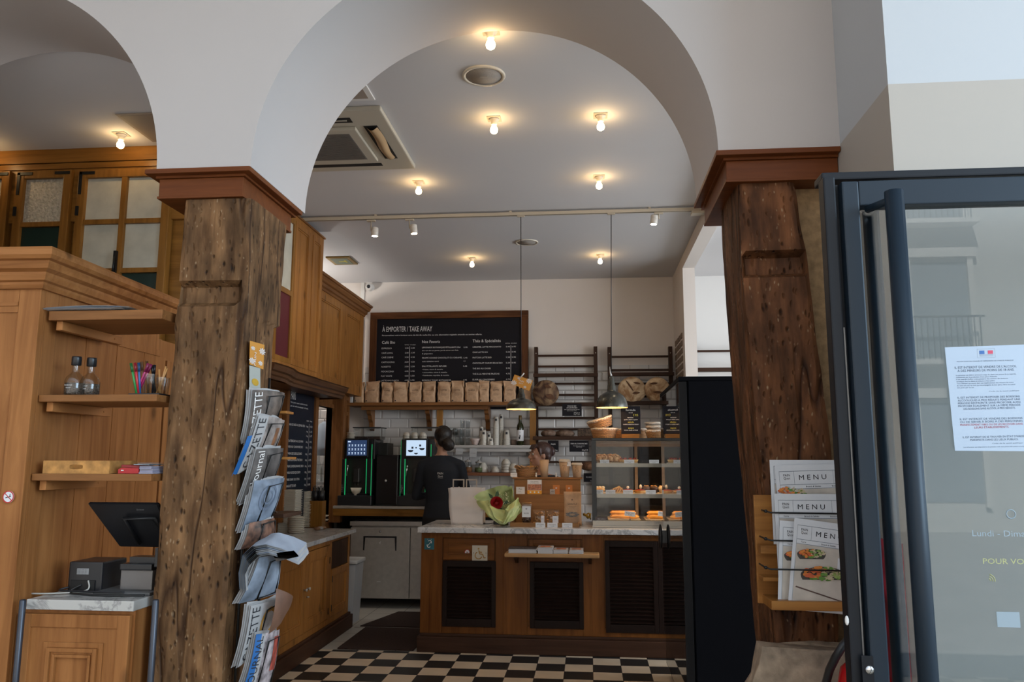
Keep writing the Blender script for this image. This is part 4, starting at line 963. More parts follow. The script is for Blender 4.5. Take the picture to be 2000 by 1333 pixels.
Zm = lambda zx, zy: (640+zx/5, 600+zy/5)      # coordinates read off a five times enlargement
def z5(s, zx, zy, zw, zc_):
    px, py = Zm(zx, zy); bt(s, px, py, zw/5, zc_/5)
z5('À EMPORTER / TAKE AWAY', 533, 243, 487, 50)
z5('Personnalisez votre boisson avec du lait de vache bio ou une alternative végétale amande ou avoine offerte.', 531, 285, 970, 14)
z5('Café Bio', 530, 360, 128, 27); z5('Nos Favoris', 922, 353, 172, 27); z5('Thés & Spécialités', 1416, 345, 268, 27)
z5('SIMPLE', 752, 374, 44, 8); z5('DOUBLE', 808, 374, 50, 8); z5('SIMPLE', 1735, 359, 44, 8); z5('DOUBLE', 1792, 358, 52, 8)
L1 = [('ESPRESSO', 412, 98, '2.50', '3.00'), ('CAFÉ LONG', 457, 108, '2.50', '3.50'), ('CAFÉ CRÈME', 501, 115, '3.50', '4.50'), ('CAPPUCCINO', 547, 128, '3.50', '4.50'), ('NOISETTE', 592, 90, '3.50', '5.50'), ('MOCACCINO', 638, 122, '4.95', '5.95'), ('FLAT WHITE', 683, 106, '4.50', '5.50'), ('LATTE MACCHIATO', 726, 172, '4.95', '5.95')]
for k, (s, zy, w_, a, c) in enumerate(L1):
    z5(s, 527-k*0.8, zy, w_, 14); z5(a, 754-k*0.5, zy-3, 36, 13); z5(c, 812-k*0.5, zy-4, 38, 13)
L3 = [('CARAMEL LATTE MACCHIATO', 398, 272, '5.95', '6.95'), ('CHAÏ LATTE BIO', 450, 145, '5.50', '5.95'), ('MATCHA LATTE BIO', 502, 180, '5.50', '5.95'), ('CHOCOLAT CHAUD BELGE BIO', 556, 285, '5.50', '5.95'), ('THÉ BIO AU CHOIX', 609, 173, '3.95', ''), ('THÉ À LA MENTHE FRAÎCHE', 662, 255, '4.75', ''), ('ÉLIXIR AU GINGEMBRE', 717, 210, '4.75', '')]
for s, zy, w_, a, c in L3:
    z5(s, 1415, zy, w_, 14); z5(a, 1741, zy-4, 38, 13)
    if c: z5(c, 1798, zy-5, 38, 13)
L2 = [('LIMONADE BOTANIQUE PÉTILLANTE 25cl', 403, 370, 14), ('thé vert bio au jasmin, jus de citron vert frais', 431, 350, 11), ('& gingembre', 462, 102, 11), ('FRAPPÉ COOKIE CHOCOLAT OU CARAMEL', 505, 388, 14), ('AVEC ESPRESSO SHOT', 540, 162, 11), ('EAU PÉTILLANTE INFUSÉE', 586, 235, 14), ('• fraises, citron & menthe', 616, 200, 11), ('• concombre, citron & menthe', 645, 240, 11), ('• framboises, myrtilles & menthe', 674, 258, 11), ('ESPRESSO TONIC BOTANIQUE', 724, 275, 14)]
for s, zy, w_, cp in L2: z5(s, 922, zy, w_, cp)
for s, zx, zy, w_ in (('5.95', 1328, 400, 36), ('5.95', 1327, 503, 36), ('+1', 1326, 536, 16), ('5.45', 1324, 584, 36), ('4.95', 1323, 720, 36)): z5(s, zx, zy, w_, 13)
for zx, za, zb2 in ((802, 385, 735), (1789, 375, 720)):
    p = AY(*Zm(zx, za), YT); q = AY(*Zm(zx-4, zb2), YT); b.box(p.x-0.002, p.x+0.002, q.z, p.z, -0.0005, 0)
obj('lettering', b, CHALK, mb)
# ---- shelf under the board with brackets and posts
YS = 8.28
zsh = AY(860, 786, YS).z; xs0, xs1 = AY(676, 790, YS).x, AY(1042, 786, YS).x
sh = thing('bracket_shelf', 'long brown wooden shelf on carved brackets below the menu board', 'shelf', (-1.6, YS, zsh))
b = B(); b.box(xs0, xs1, YS, YW-0.015, zsh-0.034, zsh, 0, 0.004); obj('board', b, brownw('x'), sh)
xa, xc = AY(702, 800, YS).x, AY(950, 800, YS).x
b = B(); b.box(xa, xc, YS+0.06, YS+0.085, zsh-0.075, zsh-0.034, 0, 0.003); obj('apron', b, brownw('x'), sh)
for px in (722, 836, 951):
    xx = AY(px, 810, 8.45).x
    b = B(); pr = [(YW-0.015, zsh-0.034), (YS+0.09, zsh-0.034), (YS+0.09, zsh-0.065), (YS+0.12, zsh-0.085), (YS+0.13, zsh-0.11), (YS+0.17, zsh-0.13), (YS+0.19, zsh-0.17), (YS+0.235, zsh-0.20), (YS+0.25, zsh-0.27), (YW-0.015, zsh-0.29)]
    b.prism(pr, xx-0.022, xx+0.022, axis=0); obj('bracket', b, brownw('z'), sh)
for px, z0 in ((857, 0.99), (1040, 1.1)):
    xx = AY(px, 820, YS+0.06).x; b = B(); b.box(xx-0.032, xx+0.032, YS+0.10, YS+0.15, z0, zsh-0.0345, 0, 0.004); obj('post', b, gwood('z'), sh)
for px in (857,): pass
# coffee bags
def bag_mesh(wd, h, dp, seed):
    rnd = random.Random(seed); b = B(); N = 12; rings = []
    for j in range(15):
        v = j/14; z = h*v; rg = []
        sq = 1.0 if v < 0.55 else 1.0-(v-0.55)/0.45*0.80        # depth pinches to the folded top
        wx = wd/2*(1.0-0.05*math.sin(v*PI)+ (0.03 if v > 0.93 else 0))
        for k in range(28):
            a = 2*PI*k/28; ca, sa = math.cos(a), math.sin(a)
            e = 0.32; x = wx*math.copysign(abs(ca)**e, ca); y = dp/2*sq*math.copysign(abs(sa)**e, sa)
            # gusset fold on the sides
            if abs(ca) > 0.9: x -= math.copysign(0.10*wx*(v**0.7), ca)*(0.5 if abs(sa) < 0.2 else 0)
            nn = mnoise.noise_vector(Vector((ca*1.6+seed*3, sa*1.6, v*5))); x += nn.x*0.009*(0.35+v); y += nn.y*0.016*(0.3+v)*(1 if sa < 0.2 else 0.5)+0.006*math.sin(v*9+seed+ca*3)*(v > 0.5)
            rg.append((x, y, z+(0.009*math.sin(ca*4+seed*2)*max(0, v-0.8)*5)+(0.012*abs(ca)**3*max(0, v-0.85)*6)))
        rings.append(rg)
    b.loft(rings); return b
bagpos = [(690, 710), (711, 740), (743, 767), (766, 796), (797, 823), (824, 850), (853, 880), (880, 906), (907, 936), (934, 955), (956, 981), (982, 1008), (1012, 1038)]
for i, (a, c) in enumerate(bagpos):
    Yb = 8.42; xa, xb = AY(a, 770, Yb-0.05).x, AY(c, 770, Yb-0.05).x; wd = xb-xa-0.006; hgt = AY(a, 748.5-i*0.12, Yb).z-zsh+0.004*math.sin(i*2.2)
    t = thing('coffee_bag', 'brown paper coffee bag on the shelf below menu board, '+ORD[i]+' from the left', 'coffee bag', ((xa+xb)/2, Yb, zsh+0.0005), random.uniform(-0.12, 0.12), 'coffee bags below the menu board')
    obj('bag', bag_mesh(wd, hgt, 0.09, i*1.7), KRAFT, t, world=False)
    b = B(FR_FRONT, (0, -0.0475, 0)); hh = hgt
    b.text('SPECIALTY', (0, hh*0.69, 0), wd*0.36, 0.006, align='c'); b.text('COFFEE', (0, hh*0.575, 0), wd*0.50, 0.017, align='c')
    for k in range(4): b.text(('grains de café bio', 'torréfié avec soin', 'arabica pur origine', 'notes de cacao')[k], (0, hh*(0.50-k*0.055), 0), wd*(0.46, 0.40, 0.44, 0.3)[k], 0.005, align='c')
    obj('lettering', b, mat('bag_ink', (0.09, 0.05, 0.03), 0.8), t, world=False)
    b = B(FR_FRONT, (0, -0.0472, 0)); b.prism([(0.007*math.cos(q*PI/6)-wd*0.33, 0.007*math.sin(q*PI/6)+hh*0.11) for q in range(12)], 0, 0.0006, axis=2); obj('dot_mark', b, INK, t, world=False)
x0, x1, z0, z1 = ry(676, 752, 688, 785, 8.42); t = thing('white_carton', 'white carton at the left end of coffee bag shelf', 'carton', ((x0+x1)/2, 8.42, zsh))
b = B(); b.box(x0, x1+0.02, 8.36, 8.48, zsh+0.0005, z1, 0, 0.003); obj('box', b, WHITE, t)
b = B(FR_FRONT, (0, 8.3592, 0)); b.text('Bio', (x0+0.012, z0+0.12, 0), 0.03, 0.018); b.text('80', (x0+0.012, z0+0.06, 0), 0.025, 0.012); obj('lettering', b, INK, t)
# ---- grey shelf with glasses and cups
YG = 8.34
x0, x1 = AY(862, 872, YG).x, AY(1037, 872, YG).x; zg = AY(960, 870, YG).z
t = thing('grey_shelf', 'pale grey shelf with rounded front holding glasses and paper cups', 'shelf', ((x0+x1)/2, YG, zg-0.06))
b = B(); b.box(x0, x1, YG, YW-0.015, zg-0.03, zg, 0, 0.008); b.box(x0, x1, YG+0.02, YW-0.015, zg-0.07, zg-0.04, 0, 0.006); b.box(x0+0.02, x1-0.02, YG+0.03, YW-0.02, zg-0.045, zg-0.025); obj('board', b, mat('shelf_grey', (0.42, 0.40, 0.38), 0.5), t)
zg += 0.0006
GL = mat('shelf_glass', (0.62, 0.66, 0.68), 0.08)
gi = 0
def small_glass(px, py_unused, z, h, r, lab):
    p = AY(px, 860, 8.46); tumbler(p.x, 8.46 if not isinstance(py_unused, float) else py_unused, z, h, r*0.85, r, lab, 'drinking_glass', 'glasses on the grey shelf')
for i, (px, n) in enumerate(((883, 2), (893, 2), (904, 3), (913, 3), (900, 2))):
    yy = 8.43+0.05*(i % 2) if i < 4 else 8.53
    for k in range(n):
        small_glass(px, yy, zg+k*0.088, 0.086, 0.026, 'drinking glass in the %s stack from the woman in black, %s level' % (ORD[i], ('bottom', 'middle', 'top')[k]))
for i, px in enumerate((876, 888)):
    p = AY(px, 838, 8.52); b = B(); b.lathe([(0, 0.001), (0.028, 0.001), (0.004, 0.012), (0.004, 0.09), (0.034, 0.12), (0.036, 0.16), (0.030, 0.185), (0.028, 0.185), (0.033, 0.16), (0.03, 0.125), (0, 0.1)], (p.x, 8.55, zg), 18); tag(obj('stemmed_glass', b, CLEAR), ('stemmed glass nearest the woman in black', 'stemmed glass behind the stacked tumblers')[i], 'glass')
def cup_stack(px, ptop, r, n, lab, Y=8.46, z=None, logo=True, black=True):
    z = zg if z is None else z
    p = AY(px, 860, Y); ht = AY(px, ptop, Y).z-z
    first = 0.095 if ht > 0.1 else ht*0.8
    step = (ht-first)/max(1, n-1) if n > 1 else 0
    for k in range(n):
        zz = z+k*step
        b = B(); b.lathe([(0, first), (r*0.72, first), (r*0.98, 0.006), (r*1.03, 0.004), (r*1.03, 0), (r*0.95, 0), (r*0.70, first-0.004), (0, first-0.004)], (0, 0, 0), 18)
        o = obj('paper_cup', b, mat('cup_white', (0.60, 0.57, 0.51), 0.6), world=False, loc=(p.x, Y, zz)); tag(o, lab, 'cup', lab)
        if k == n-1 and logo:
            b = B(FR_FRONT, (0, -r*0.86, 0)); b.box(-0.011, 0.011, first*0.55, first*0.8, 0, 0.001); obj('print', b, INK, o, world=False)
cup_stack(940, 834, 0.026, 6, 'white paper cups upside down in the stack behind the pink bowl')
cup_stack(945, 841, 0.030, 5, 'white paper cups upside down in the stack right of the bowl', 8.40)
cup_stack(955, 846, 0.024, 4, 'white paper cups upside down in the short stack with black mark')
cup_stack(959, 857, 0.026, 2, 'white paper cups upside down, lowest front stack', 8.38)
cup_stack(969, 815, 0.030, 22, 'white paper cups in the tallest leaning white stack')
cup_stack(979, 810, 0.026, 24, 'white paper cups in the tall stack behind the tallest one', 8.52)
cup_stack(990, 841, 0.036, 5, 'large cream paper cups stacked left of the wine bottle')
p = AY(928, 865, 8.42); b = B(); b.lathe([(0, 0), (0.025, 0), (0.028, 0.006), (0.052, 0.05), (0.056, 0.068), (0.053, 0.068), (0.045, 0.045), (0, 0.01)], (p.x, 8.42, zg), 24); tag(obj('bowl', b, mat('pink_white', (0.55, 0.44, 0.40), 0.4, noise=0.15, nscale=60)), 'pinkish speckled bowl on grey shelf left of paper cups', 'bowl')
p = AY(1016, 868, 8.42); wb = thing('wine_bottle', 'dark green wine bottle with white label on grey shelf', 'bottle', (p.x, 8.42, zg))
hb = AY(1016, 812, 8.42).z-zg; b = B(); r = 0.037; b.lathe([(0, 0.001), (r*0.9, 0.001), (r, 0.006), (r, hb*0.60), (r*0.85, hb*0.68), (r*0.42, hb*0.76), (r*0.36, hb*0.97), (r*0.42, hb*0.975), (r*0.42, hb), (0, hb)], (0, 0, 0), 24); obj('body', b, mat('green_glass', (0.02, 0.022, 0.006), 0.08), wb, world=False)
b = B(); b.lathe([(r+0.0006, hb*0.14), (r+0.0009, hb*0.145), (r+0.0009, hb*0.50), (r+0.0006, hb*0.505)], (0, 0, 0), 24); obj('label', b, PAPER, wb, world=False)
b = B(); b.lathe([(r*0.38+0.001, hb*0.86), (r*0.45, hb*0.87), (r*0.46, hb+0.001), (0, hb+0.001)], (0, 0, 0), 18); obj('capsule', b, mat('capsule_gold', (0.12, 0.07, 0.02), 0.4), wb, world=False)
b = B(FR_FRONT, (0, -r-0.0016, 0)); b.box(-0.012, 0.002, hb*0.2, hb*0.28, 0, 0.0004); b.box(-0.004, 0.006, hb*0.26, hb*0.34, 0, 0.0004); b.text('Ch.', (0.0, hb*0.42, 0), 0.018, 0.01, align='c'); obj('print', b, INK, wb, world=False)
for i, (px, w2) in enumerate(((1003, 0.03), (1030, 0.04))):
    p = AY(px, 860, 8.5); b = B(); b.lathe([(0, 0), (w2, 0), (w2*1.05, 0.06), (w2*0.98, 0.06), (w2*0.9, 0.006), (0, 0.006)], (p.x, 8.52, zg), 20); tag(obj('sugar_pot', b, mat('pot_pink', (0.30, 0.22, 0.18), 0.5)), ('brownish pot left of the wine bottle', 'brownish pot right of the wine bottle')[i], 'pot')
# price slips hanging off the shelf
for i, px in enumerate((897, 924)):
    x0, x1, z0, z1 = ry(px-7, 880, px+7, (888, 893)[i], YG-0.004); b = B(FR_FRONT, (0, YG-0.001, 0)); b.box(x0, x1, z0, z1+0.02, 0, 0.001); o = obj('paper_slip', b, mat('slip', (0.42, 0.42, 0.42), 0.7)); tag(o, ('small white slip taped under grey shelf, left one', 'small white slip taped under grey shelf, right one')[i], 'note')
    b = B(FR_FRONT, (0, YG-0.0025, 0)); b.text('soucoupes', ((x0+x1)/2, (z0+z1)/2, 0), (x1-x0)*0.7, 0.008, align='c'); obj('lettering', b, INK, o)
# ---- lower wood shelf with jars and upturned bowls
YL = 8.30; zl = AY(950, 924, YL).z; x0, x1 = AY(862, 924, YL).x, AY(1060, 924, YL).x
b = B(); b.box(x0, x1, YL, YW-0.015, zl-0.03, zl, 0, 0.004); tag(obj('plank_shelf', b, wood('reddish_shelf', (0.14, 0.05, 0.025), (0.24, 0.10, 0.05), 'x', 1, 0.4, 0)), 'reddish wooden shelf with jars and upturned bowls', 'shelf')
zl += 0.0006
def jar(px, r, h, col, lab):
    p = AY(px, 915, 8.42); t = thing('jar', lab, 'jar', (p.x, 8.42, zl), 0, 'jars on the reddish shelf')
    b = B(); b.lathe([(0, 0.001), (r, 0.001), (r, h*0.75), (r*0.8, h*0.85), (r*0.8, h), (r*0.75, h), (r*0.75, h*0.83), (0, h*0.7)], (0, 0, 0), 20); obj('body', b, CLEAR, t, world=False)
    b = B(); b.lathe([(0, 0.004), (r*0.94, 0.004), (r*0.94, h*0.5), (0, h*0.52)], (0, 0, 0), 16); obj('contents', b, mat('jar_'+lab[:6], col, 0.7, noise=0.4, nscale=60), t, world=False)
    b = B(); b.lathe([(0, h), (r*0.85, h), (r*0.88, h+0.012), (0.008, h+0.018), (0.01, h+0.03), (0, h+0.032)], (0, 0, 0), 20); obj('lid', b, STEEL, t, world=False)
    b = B(); b.tube([(0.0, 0, h*0.5), (0.02, 0, h+0.05)], 0.0025); obj('spoon', b, CHROME, t, world=False)
jar(914, 0.045, 0.11, (0.18, 0.07, 0.02), 'brown filled glass jar with spoon beside the woman in black')
jar(935, 0.042, 0.10, (0.10, 0.13, 0.05), 'green filled glass jar with spoon on reddish shelf')
def bowl_up(px, z, r, h, col, lab, Y=8.42):
    p = AY(px, 915, Y); b = B(); b.lathe([(0, h+0.004), (r*0.45, h+0.004), (r*0.48, h-0.004), (r*0.85, h*0.55), (r, 0), (r*0.96, 0), (r*0.8, h*0.5), (0, h*0.9)], (0, 0, 0), 24); o = obj('bowl', b, col, world=False, loc=(p.x, Y, z)); tag(o, lab, 'bowl', 'upturned bowls on the reddish shelf')
CB = mat('bowl_cream', (0.50, 0.46, 0.39), 0.3)
bowl_up(943, zl, 0.06, 0.10, CB, 'big cream bowl upside down behind the green jar', 8.47)
bowl_up(967, zl, 0.05, 0.06, CB, 'cream bowl upside down between jars and bowl pile')
for k in range(4): bowl_up(988, zl+k*0.028, 0.052, 0.055, CB, 'cream bowls upside down in a pile of four, '+('bottom', 'second', 'third', 'top')[k]+' one')
for k in range(2): bowl_up(1003, zl+k*0.03, 0.058, 0.06, CB, 'cream bowls upside down in a pile of two near the bread basket, '+('lower', 'upper')[k]+' one')
b = B(); p = AY(950, 922, 8.36); b.grid(lambda u, v: (p.x-0.32+0.6*u, 8.33+0.16*v, zl+0.002+0.003*math.sin(u*17+v*5)), 20, 4); tag(obj('tea_towel', b, mat('pink_cloth', (0.30, 0.14, 0.14), 0.9, noise=0.4, nscale=40)), 'pinkish tea towel lying under the jars', 'towel')
# ---- coffee counter: steel top on wood
cc = thing('coffee_counter', 'dark back counter with steel top under the coffee machines', 'counter', (-1.6, 8.2, 0)); YC = 7.98
zcc = AY(735, 990, YC).z+0.004; x0 = AY(650, 990, YC).x; x1 = -0.45
b = B(); b.box(x0, x1, YC, YW-0.015, zcc-0.028, zcc, 0, 0.006); obj('steel_top', b, STEEL, cc)
b = B(); b.box(x0, x1, YC+0.01, YC+0.04, zcc-0.10, zcc-0.028, 0, 0.003); obj('apron', b, gwood('x'), cc)
b = B(); b.box(x0, x1, 8.5, 8.58, 0.01, zcc-0.028); b.box(x0, x0+0.03, YC+0.05, 8.5, 0.01, zcc-0.028); b.box(-1.22, x1, YC+0.06, 8.5, 0.01, zcc-0.1); obj('body', b, mat('dark_laminate', (0.02, 0.018, 0.017), 0.5), cc)
# steel undercounter fridge
fg = thing('undercounter_fridge', 'stainless steel undercounter fridge with recessed handle', 'fridge', (-1.9, 8.2, 0)); YF = 8.06
x0 = AY(684, 1100, YF).x; x1 = AY(800, 1100, YF).x; xe = -1.25; zt_ = 0.80
b = B(); b.box(x0, xe, YF+0.02, 8.48, 0.09, zt_, 0, 0.004); b.box(x0-0.01, xe, YF-0.02, 8.48, zt_, zt_+0.045, 0, 0.004); obj('body', b, STEEL, fg)
for k, (a, c) in enumerate(((x0, x1), (x1+0.008, xe))):
    b = B(FR_FRONT, (0, YF+0.018, 0)); b.box(a, c, 0.10, zt_-0.015, 0, 0.035, 0, 0.005); d = obj('door', b, STEEL, fg)
    cx = (a+c)/2
    b = B(FR_FRONT, (0, YF-0.018, 0)); 
    if k == 0:
        hx = 0.17; b.prism([(cx-hx, 0.70), (cx+hx, 0.70), (cx+hx, 0.56), (cx+hx-0.012, 0.56), (cx+hx-0.02, 0.685), (cx-hx+0.02, 0.685), (cx-hx+0.012, 0.56), (cx-hx, 0.56)], 0, 0.002, axis=2); obj('handle_recess', b, BLACK, d)
        b = B(FR_FRONT, (0, YF-0.018, 0)); b.lathe([(0.010, 0), (0.011, 0.003), (0, 0.004)], (cx, 0.745, 0), 14); obj('lock', b, CHROME, d)
        b = B(FR_FRONT, (0, YF-0.018, 0)); b.box(cx-0.022, cx+0.018, 0.255, 0.262, 0, 0.001); b.prism([(cx-0.01, 0.635), (cx+0.012, 0.655), (cx+0.004, 0.62)], 0, 0.001, axis=2); obj('badge', b, CHALK, d)
for x in (x0+0.06, xe-0.06): b = B(); b.lathe([(0, -0.025), (0.04, -0.02), (0.04, 0.02), (0, 0.025)], (x, YF+0.08, 0.042), 16, axis=0); b.box(x-0.02, x+0.02, YF+0.05, YF+0.11, 0.06, 0.09); obj('castor', b, BLACK, fg)
# ---- coffee machines
LED = mat('green_led', (0.0, 0.2, 0.05), 0.4, emit=(0.02, 0.62, 0.20), es=0.55)
def machine(px0, px1, lab, menu):
    Ym = 8.03; zc0 = zcc+0.0006
    x0, x1 = AY(px0, 930, Ym).x, AY(px1, 930, Ym).x; ztop = AY(px0, 858, Ym).z; W = x1-x0; H = ztop-zc0
    t = thing('coffee_machine', lab, 'coffee machine', ((x0+x1)/2, Ym+0.2, zc0))
    b = B(); b.box(x0, x1, Ym+0.08, Ym+0.42, zc0, ztop, 0, 0.008); b.box(x0, x0+W*0.16, Ym, Ym+0.08, zc0+0.10, ztop-H*0.3, 0, 0.004); b.box(x1-W*0.16, x1, Ym, Ym+0.08, zc0+0.10, ztop-H*0.3, 0, 0.004); b.box(x0, x1, Ym, Ym+0.08, zc0+0.10, zc0+0.12); obj('body', b, BLACK, t)
    b = B(); b.box(x0-0.005, x1+0.005, Ym-0.03, Ym+0.10, zc0+0.001, zc0+0.10, 0, 0.008); obj('drip_tray', b, mat('machine_grey', (0.02, 0.02, 0.022), 0.3), t)
    hz = ztop-H*0.27
    b = B(); b.box(x0+W*0.18, x1-W*0.14, Ym-0.012, Ym+0.02, hz-0.005, ztop+0.005, 0, 0.004); obj('head', b, BLACK, t)
    sc_ = B(FR_FRONT, (0, Ym-0.0125, 0)); sc_.box(x0+W*0.22, x1-W*0.18, hz+0.012, ztop-0.012, 0, 0.001)
    scr = obj('screen', sc_, mat('screen_menu' if menu else 'screen_white', (0.02, 0.03, 0.06), 0.3, emit=(0.05, 0.11, 0.28) if menu else (0.62, 0.80, 1.0), es=0.35 if menu else 0.9), t)
    b = B(FR_FRONT, (0, Ym-0.0150, 0)); sx0, sx1, sz0, sz1 = x0+W*0.24, x1-W*0.20, hz+0.02, ztop-0.022
    if menu:
        for r_ in range(3):
            for c_ in range(6):
                cx = sx0+(c_+0.5)*(sx1-sx0)/6; cz = sz0+(r_+0.45)*(sz1-sz0)/3.5; b.prism([(cx-0.008, cz+0.007), (cx-0.005, cz-0.005), (cx+0.005, cz-0.005), (cx+0.008, cz+0.007)], 0, 0.0005, axis=2); b.box(cx-0.008, cx+0.008, cz-0.013, cz-0.010, 0, 0.0005)
        b.box(sx0, sx0+0.03, sz1-0.012, sz1, 0, 0.0005)
        obj('icons', b, mat('icon_light', (0.5, 0.6, 0.8), 0.4, emit=(0.6, 0.75, 1.0), es=0.8), scr)
    else:
        w_ = sx1-sx0; h_ = sz1-sz0
        for fx, fz, rr in ((0.2, 0.35, 0.028), (0.5, 0.15, 0.02), (0.82, 0.5, 0.028)):
            cx, cz = sx0+fx*w_, sz0+fz*h_; b.prism([(cx+rr*math.cos(PI+PI*q/8), cz+rr*0.8*math.sin(PI+PI*q/8)) for q in range(9)], 0, 0.0005, axis=2)
        for fx, fz, rr in ((0.3, 0.52, 0.010), (0.5, 0.52, 0.007), (0.72, 0.68, 0.010)):
            cx, cz = sx0+fx*w_, sz0+fz*h_; b.box(cx-rr, cx+rr, cz-rr, cz+rr, 0, 0.0005)
        obj('icons', b, mat('icon_dark', (0.03, 0.05, 0.09), 0.4), scr)
    for q, (fx, z0_, z1_, y_) in enumerate(((0.18, 0.16, 0.70, Ym-0.002), (0.80, 0.16, 0.70, Ym+0.02), (0.05, 0.14, 0.98, Ym-0.002), (0.97, 0.14, 0.92, Ym-0.002))):
        th = (0.0035, 0.003, 0.0012, 0.0025)[q]
        b = B(); b.box(x0+W*fx-th, x0+W*fx+th, y_, y_+0.004, zc0+H*z0_, zc0+H*z1_); obj('light_strip', b, LED, t)
    cx = (x0+x1)/2
    b = B(); b.box(cx-0.032, cx+0.032, Ym+0.01, Ym+0.08, zc0+H*0.34, zc0+H*0.56, 0, 0.01)
    for dx in (-0.014, 0.014): b.lathe([(0.006, 0), (0.008, 0.03), (0, 0.03)], (cx+dx, Ym+0.03, zc0+H*0.30), 10)
    b.box(x0+W*0.2, x1-W*0.2, Ym+0.075, Ym+0.08, zc0+0.12, hz); obj('spout', b, mat('machine_dark', (0.022, 0.02, 0.018), 0.3), t)
    b = B(); b.tube([(x0+W*0.27, Ym+0.03, zc0+H*0.60), (x0+W*0.24, Ym+0.0, zc0+H*0.56), (x0+W*0.22, Ym+0.0, zc0+H*0.44)], 0.006); b.ball((x0+W*0.25, Ym+0.0, zc0+H*0.59), 0.012, 8); obj('steam_wand', b, CHROME, t)
    b = B(FR_FRONT, (0, Ym-0.0012, 0)); b.text('Sego', (x0+W*0.11, zc0+H*0.20, 0), 0.075, 0.022, rot=PI/2); obj('lettering', b, mat('grey_print', (0.25, 0.25, 0.25), 0.4), t)
    # bean hopper
    hx0, hx1 = x0+W*0.28, x1+W*0.12
    b = B(); b.box(hx0, hx1, Ym+0.12, Ym+0.34, ztop+0.001, ztop+0.115); b.bm.faces.ensure_lookup_table(); obj('hopper', b, CLEAR, t)
    b = B(); b.box(hx0-0.008, hx1+0.008, Ym+0.11, Ym+0.35, ztop+0.116, ztop+0.128, 0, 0.004); obj('hopper_lid', b, BLACK, t)
    b = B(); b.box(hx0+0.006, hx1-0.006, Ym+0.125, Ym+0.335, ztop+0.002, ztop+0.03); obj('beans', b, mat('beans', (0.035, 0.016, 0.008), 0.5, noise=0.6, nscale=150, bump=0.8), t)
    return x0, x1, ztop, zc0
m1 = machine(663, 727, 'black coffee machine with a blue menu on its screen', True)
m2 = machine(779, 843, 'black coffee machine with bright white screen behind the woman in black', False)
p = AY(694, 965, 8.03); b = B(); b.lathe([(0, 0), (0.024, 0), (0.024, 0.01), (0.045, 0.035), (0.058, 0.075), (0.055, 0.075), (0.042, 0.036), (0, 0.012)], (p.x, 8.05, zcc+0.102), 28); tag(obj('bowl', b, mat('bowl_white', (0.7, 0.62, 0.5), 0.3)), 'cream bowl standing under the left coffee machine spout', 'bowl')
x0, x1, z0, z1 = ry(734, 889, 777, 985, 8.05); t = thing('milk_cooler', 'plain black milk cooler box between the coffee machines', 'milk cooler', ((x0+x1)/2, 8.2, zcc))
b = B(); b.box(x0, x1, 8.05, 8.4, zcc+0.0006, z1, 0, 0.006); obj('body', b, mat('cooler_black', (0.010, 0.010, 0.012), 0.25), t)
b = B(FR_FRONT, (0, 8.049, 0)); b.box(x0+0.008, x1-0.008, zcc+0.02, z1-0.012, -0.0005, 0.002, 0, 0.002); b.lathe([(0.011, 0.002), (0.009, 0.008), (0, 0.008)], ((x0+x1)/2-0.01, zcc+0.25, 0), 12, m=1); obj('door', b, [mat('cooler_door', (0.014, 0.014, 0.016), 0.2), CHALK], t)
x0, x1, z0, z1 = ry(730, 865, 751, 890, 8.12); b = B(); b.box(x0, x1, 8.25, 8.5, zcc+0.0006, z1, 0, 0.005); tag(obj('control_box', b, BLACK), 'black box standing behind the left coffee machine', 'box')
# bowls and lids on top of the machines
for k in range(4):
    p = AY(697, 858, 8.1); b = B(); b.lathe([(0, 0), (0.03, 0), (0.042, 0.014), (0.044, 0.018), (0, 0.018)], (m1[0]+0.08, 8.11, m1[2]+0.001+k*0.017), 20); tag(obj('saucer', b, CB), 'cream saucers piled on the left coffee machine', 'saucer', 'cream saucers piled on the left coffee machine')
for i, dx in enumerate((0.055, 0.14, 0.225)):
    for k in range(2):
        b = B(); b.lathe([(0, 0.045), (0.02, 0.045), (0.036, 0.025), (0.042, 0), (0.039, 0), (0.03, 0.025), (0, 0.04)], (m2[0]+dx, 8.10, m2[2]+0.002+k*0.022), 20); tag(obj('cup', b, CB), 'cream cups upturned on the right coffee machine, %s pile from the left' % ORD[i], 'cup', 'cups piled on the right coffee machine')
# ---- bread racks
DW = darkw('z')
def rack(pl, pr_, ptop, rungs, shelves, lab, Y=8.50, zb=1.0, flip=False):
    xl, xr = AY(pl, ptop, Y).x, AY(pr_, ptop, Y).x; zt_ = AY((pl+pr_)/2, ptop, Y).z
    t = thing('bread_rack', lab, 'bread rack', ((xl+xr)/2, Y, zb))
    for x in (xl, xr):
        b = B(); b.box(x-0.02, x+0.02, Y-0.02, Y+0.06, zb, zt_, 0, 0.003); st = obj('upright', b, DW, t)
        b = B(FR_FRONT, (0, Y-0.02, 0))
        for z in (zt_-0.07, zt_-0.30, zt_-0.62, zt_-0.95): b.lathe([(0.006, 0), (0.005, 0.003), (0, 0.003)], (x, z, 0), 8)
        obj('screw', b, STEEL, st)
    for py in rungs:
        z = AY((pl+pr_)/2, py, Y).z; b = B(); b.box(xl+0.02, xr-0.02, Y-0.008, Y+0.012, z-0.011, z+0.011, 0, 0.003); obj('rung', b, darkw('x'), t)
    for py, dep in shelves:
        z = AY((pl+pr_)/2, py, Y-dep).z; b = B(); b.box(xl-0.02, xr+0.02, Y-dep, Y-0.021, z-0.014, z+0.010, 0, 0.003); b.box(xl-0.022, xr+0.022, Y-dep-0.012, Y-dep, z-0.02, z+0.018, 0, 0.003); obj('shelf', b, darkw('x'), t)
    return xl, xr
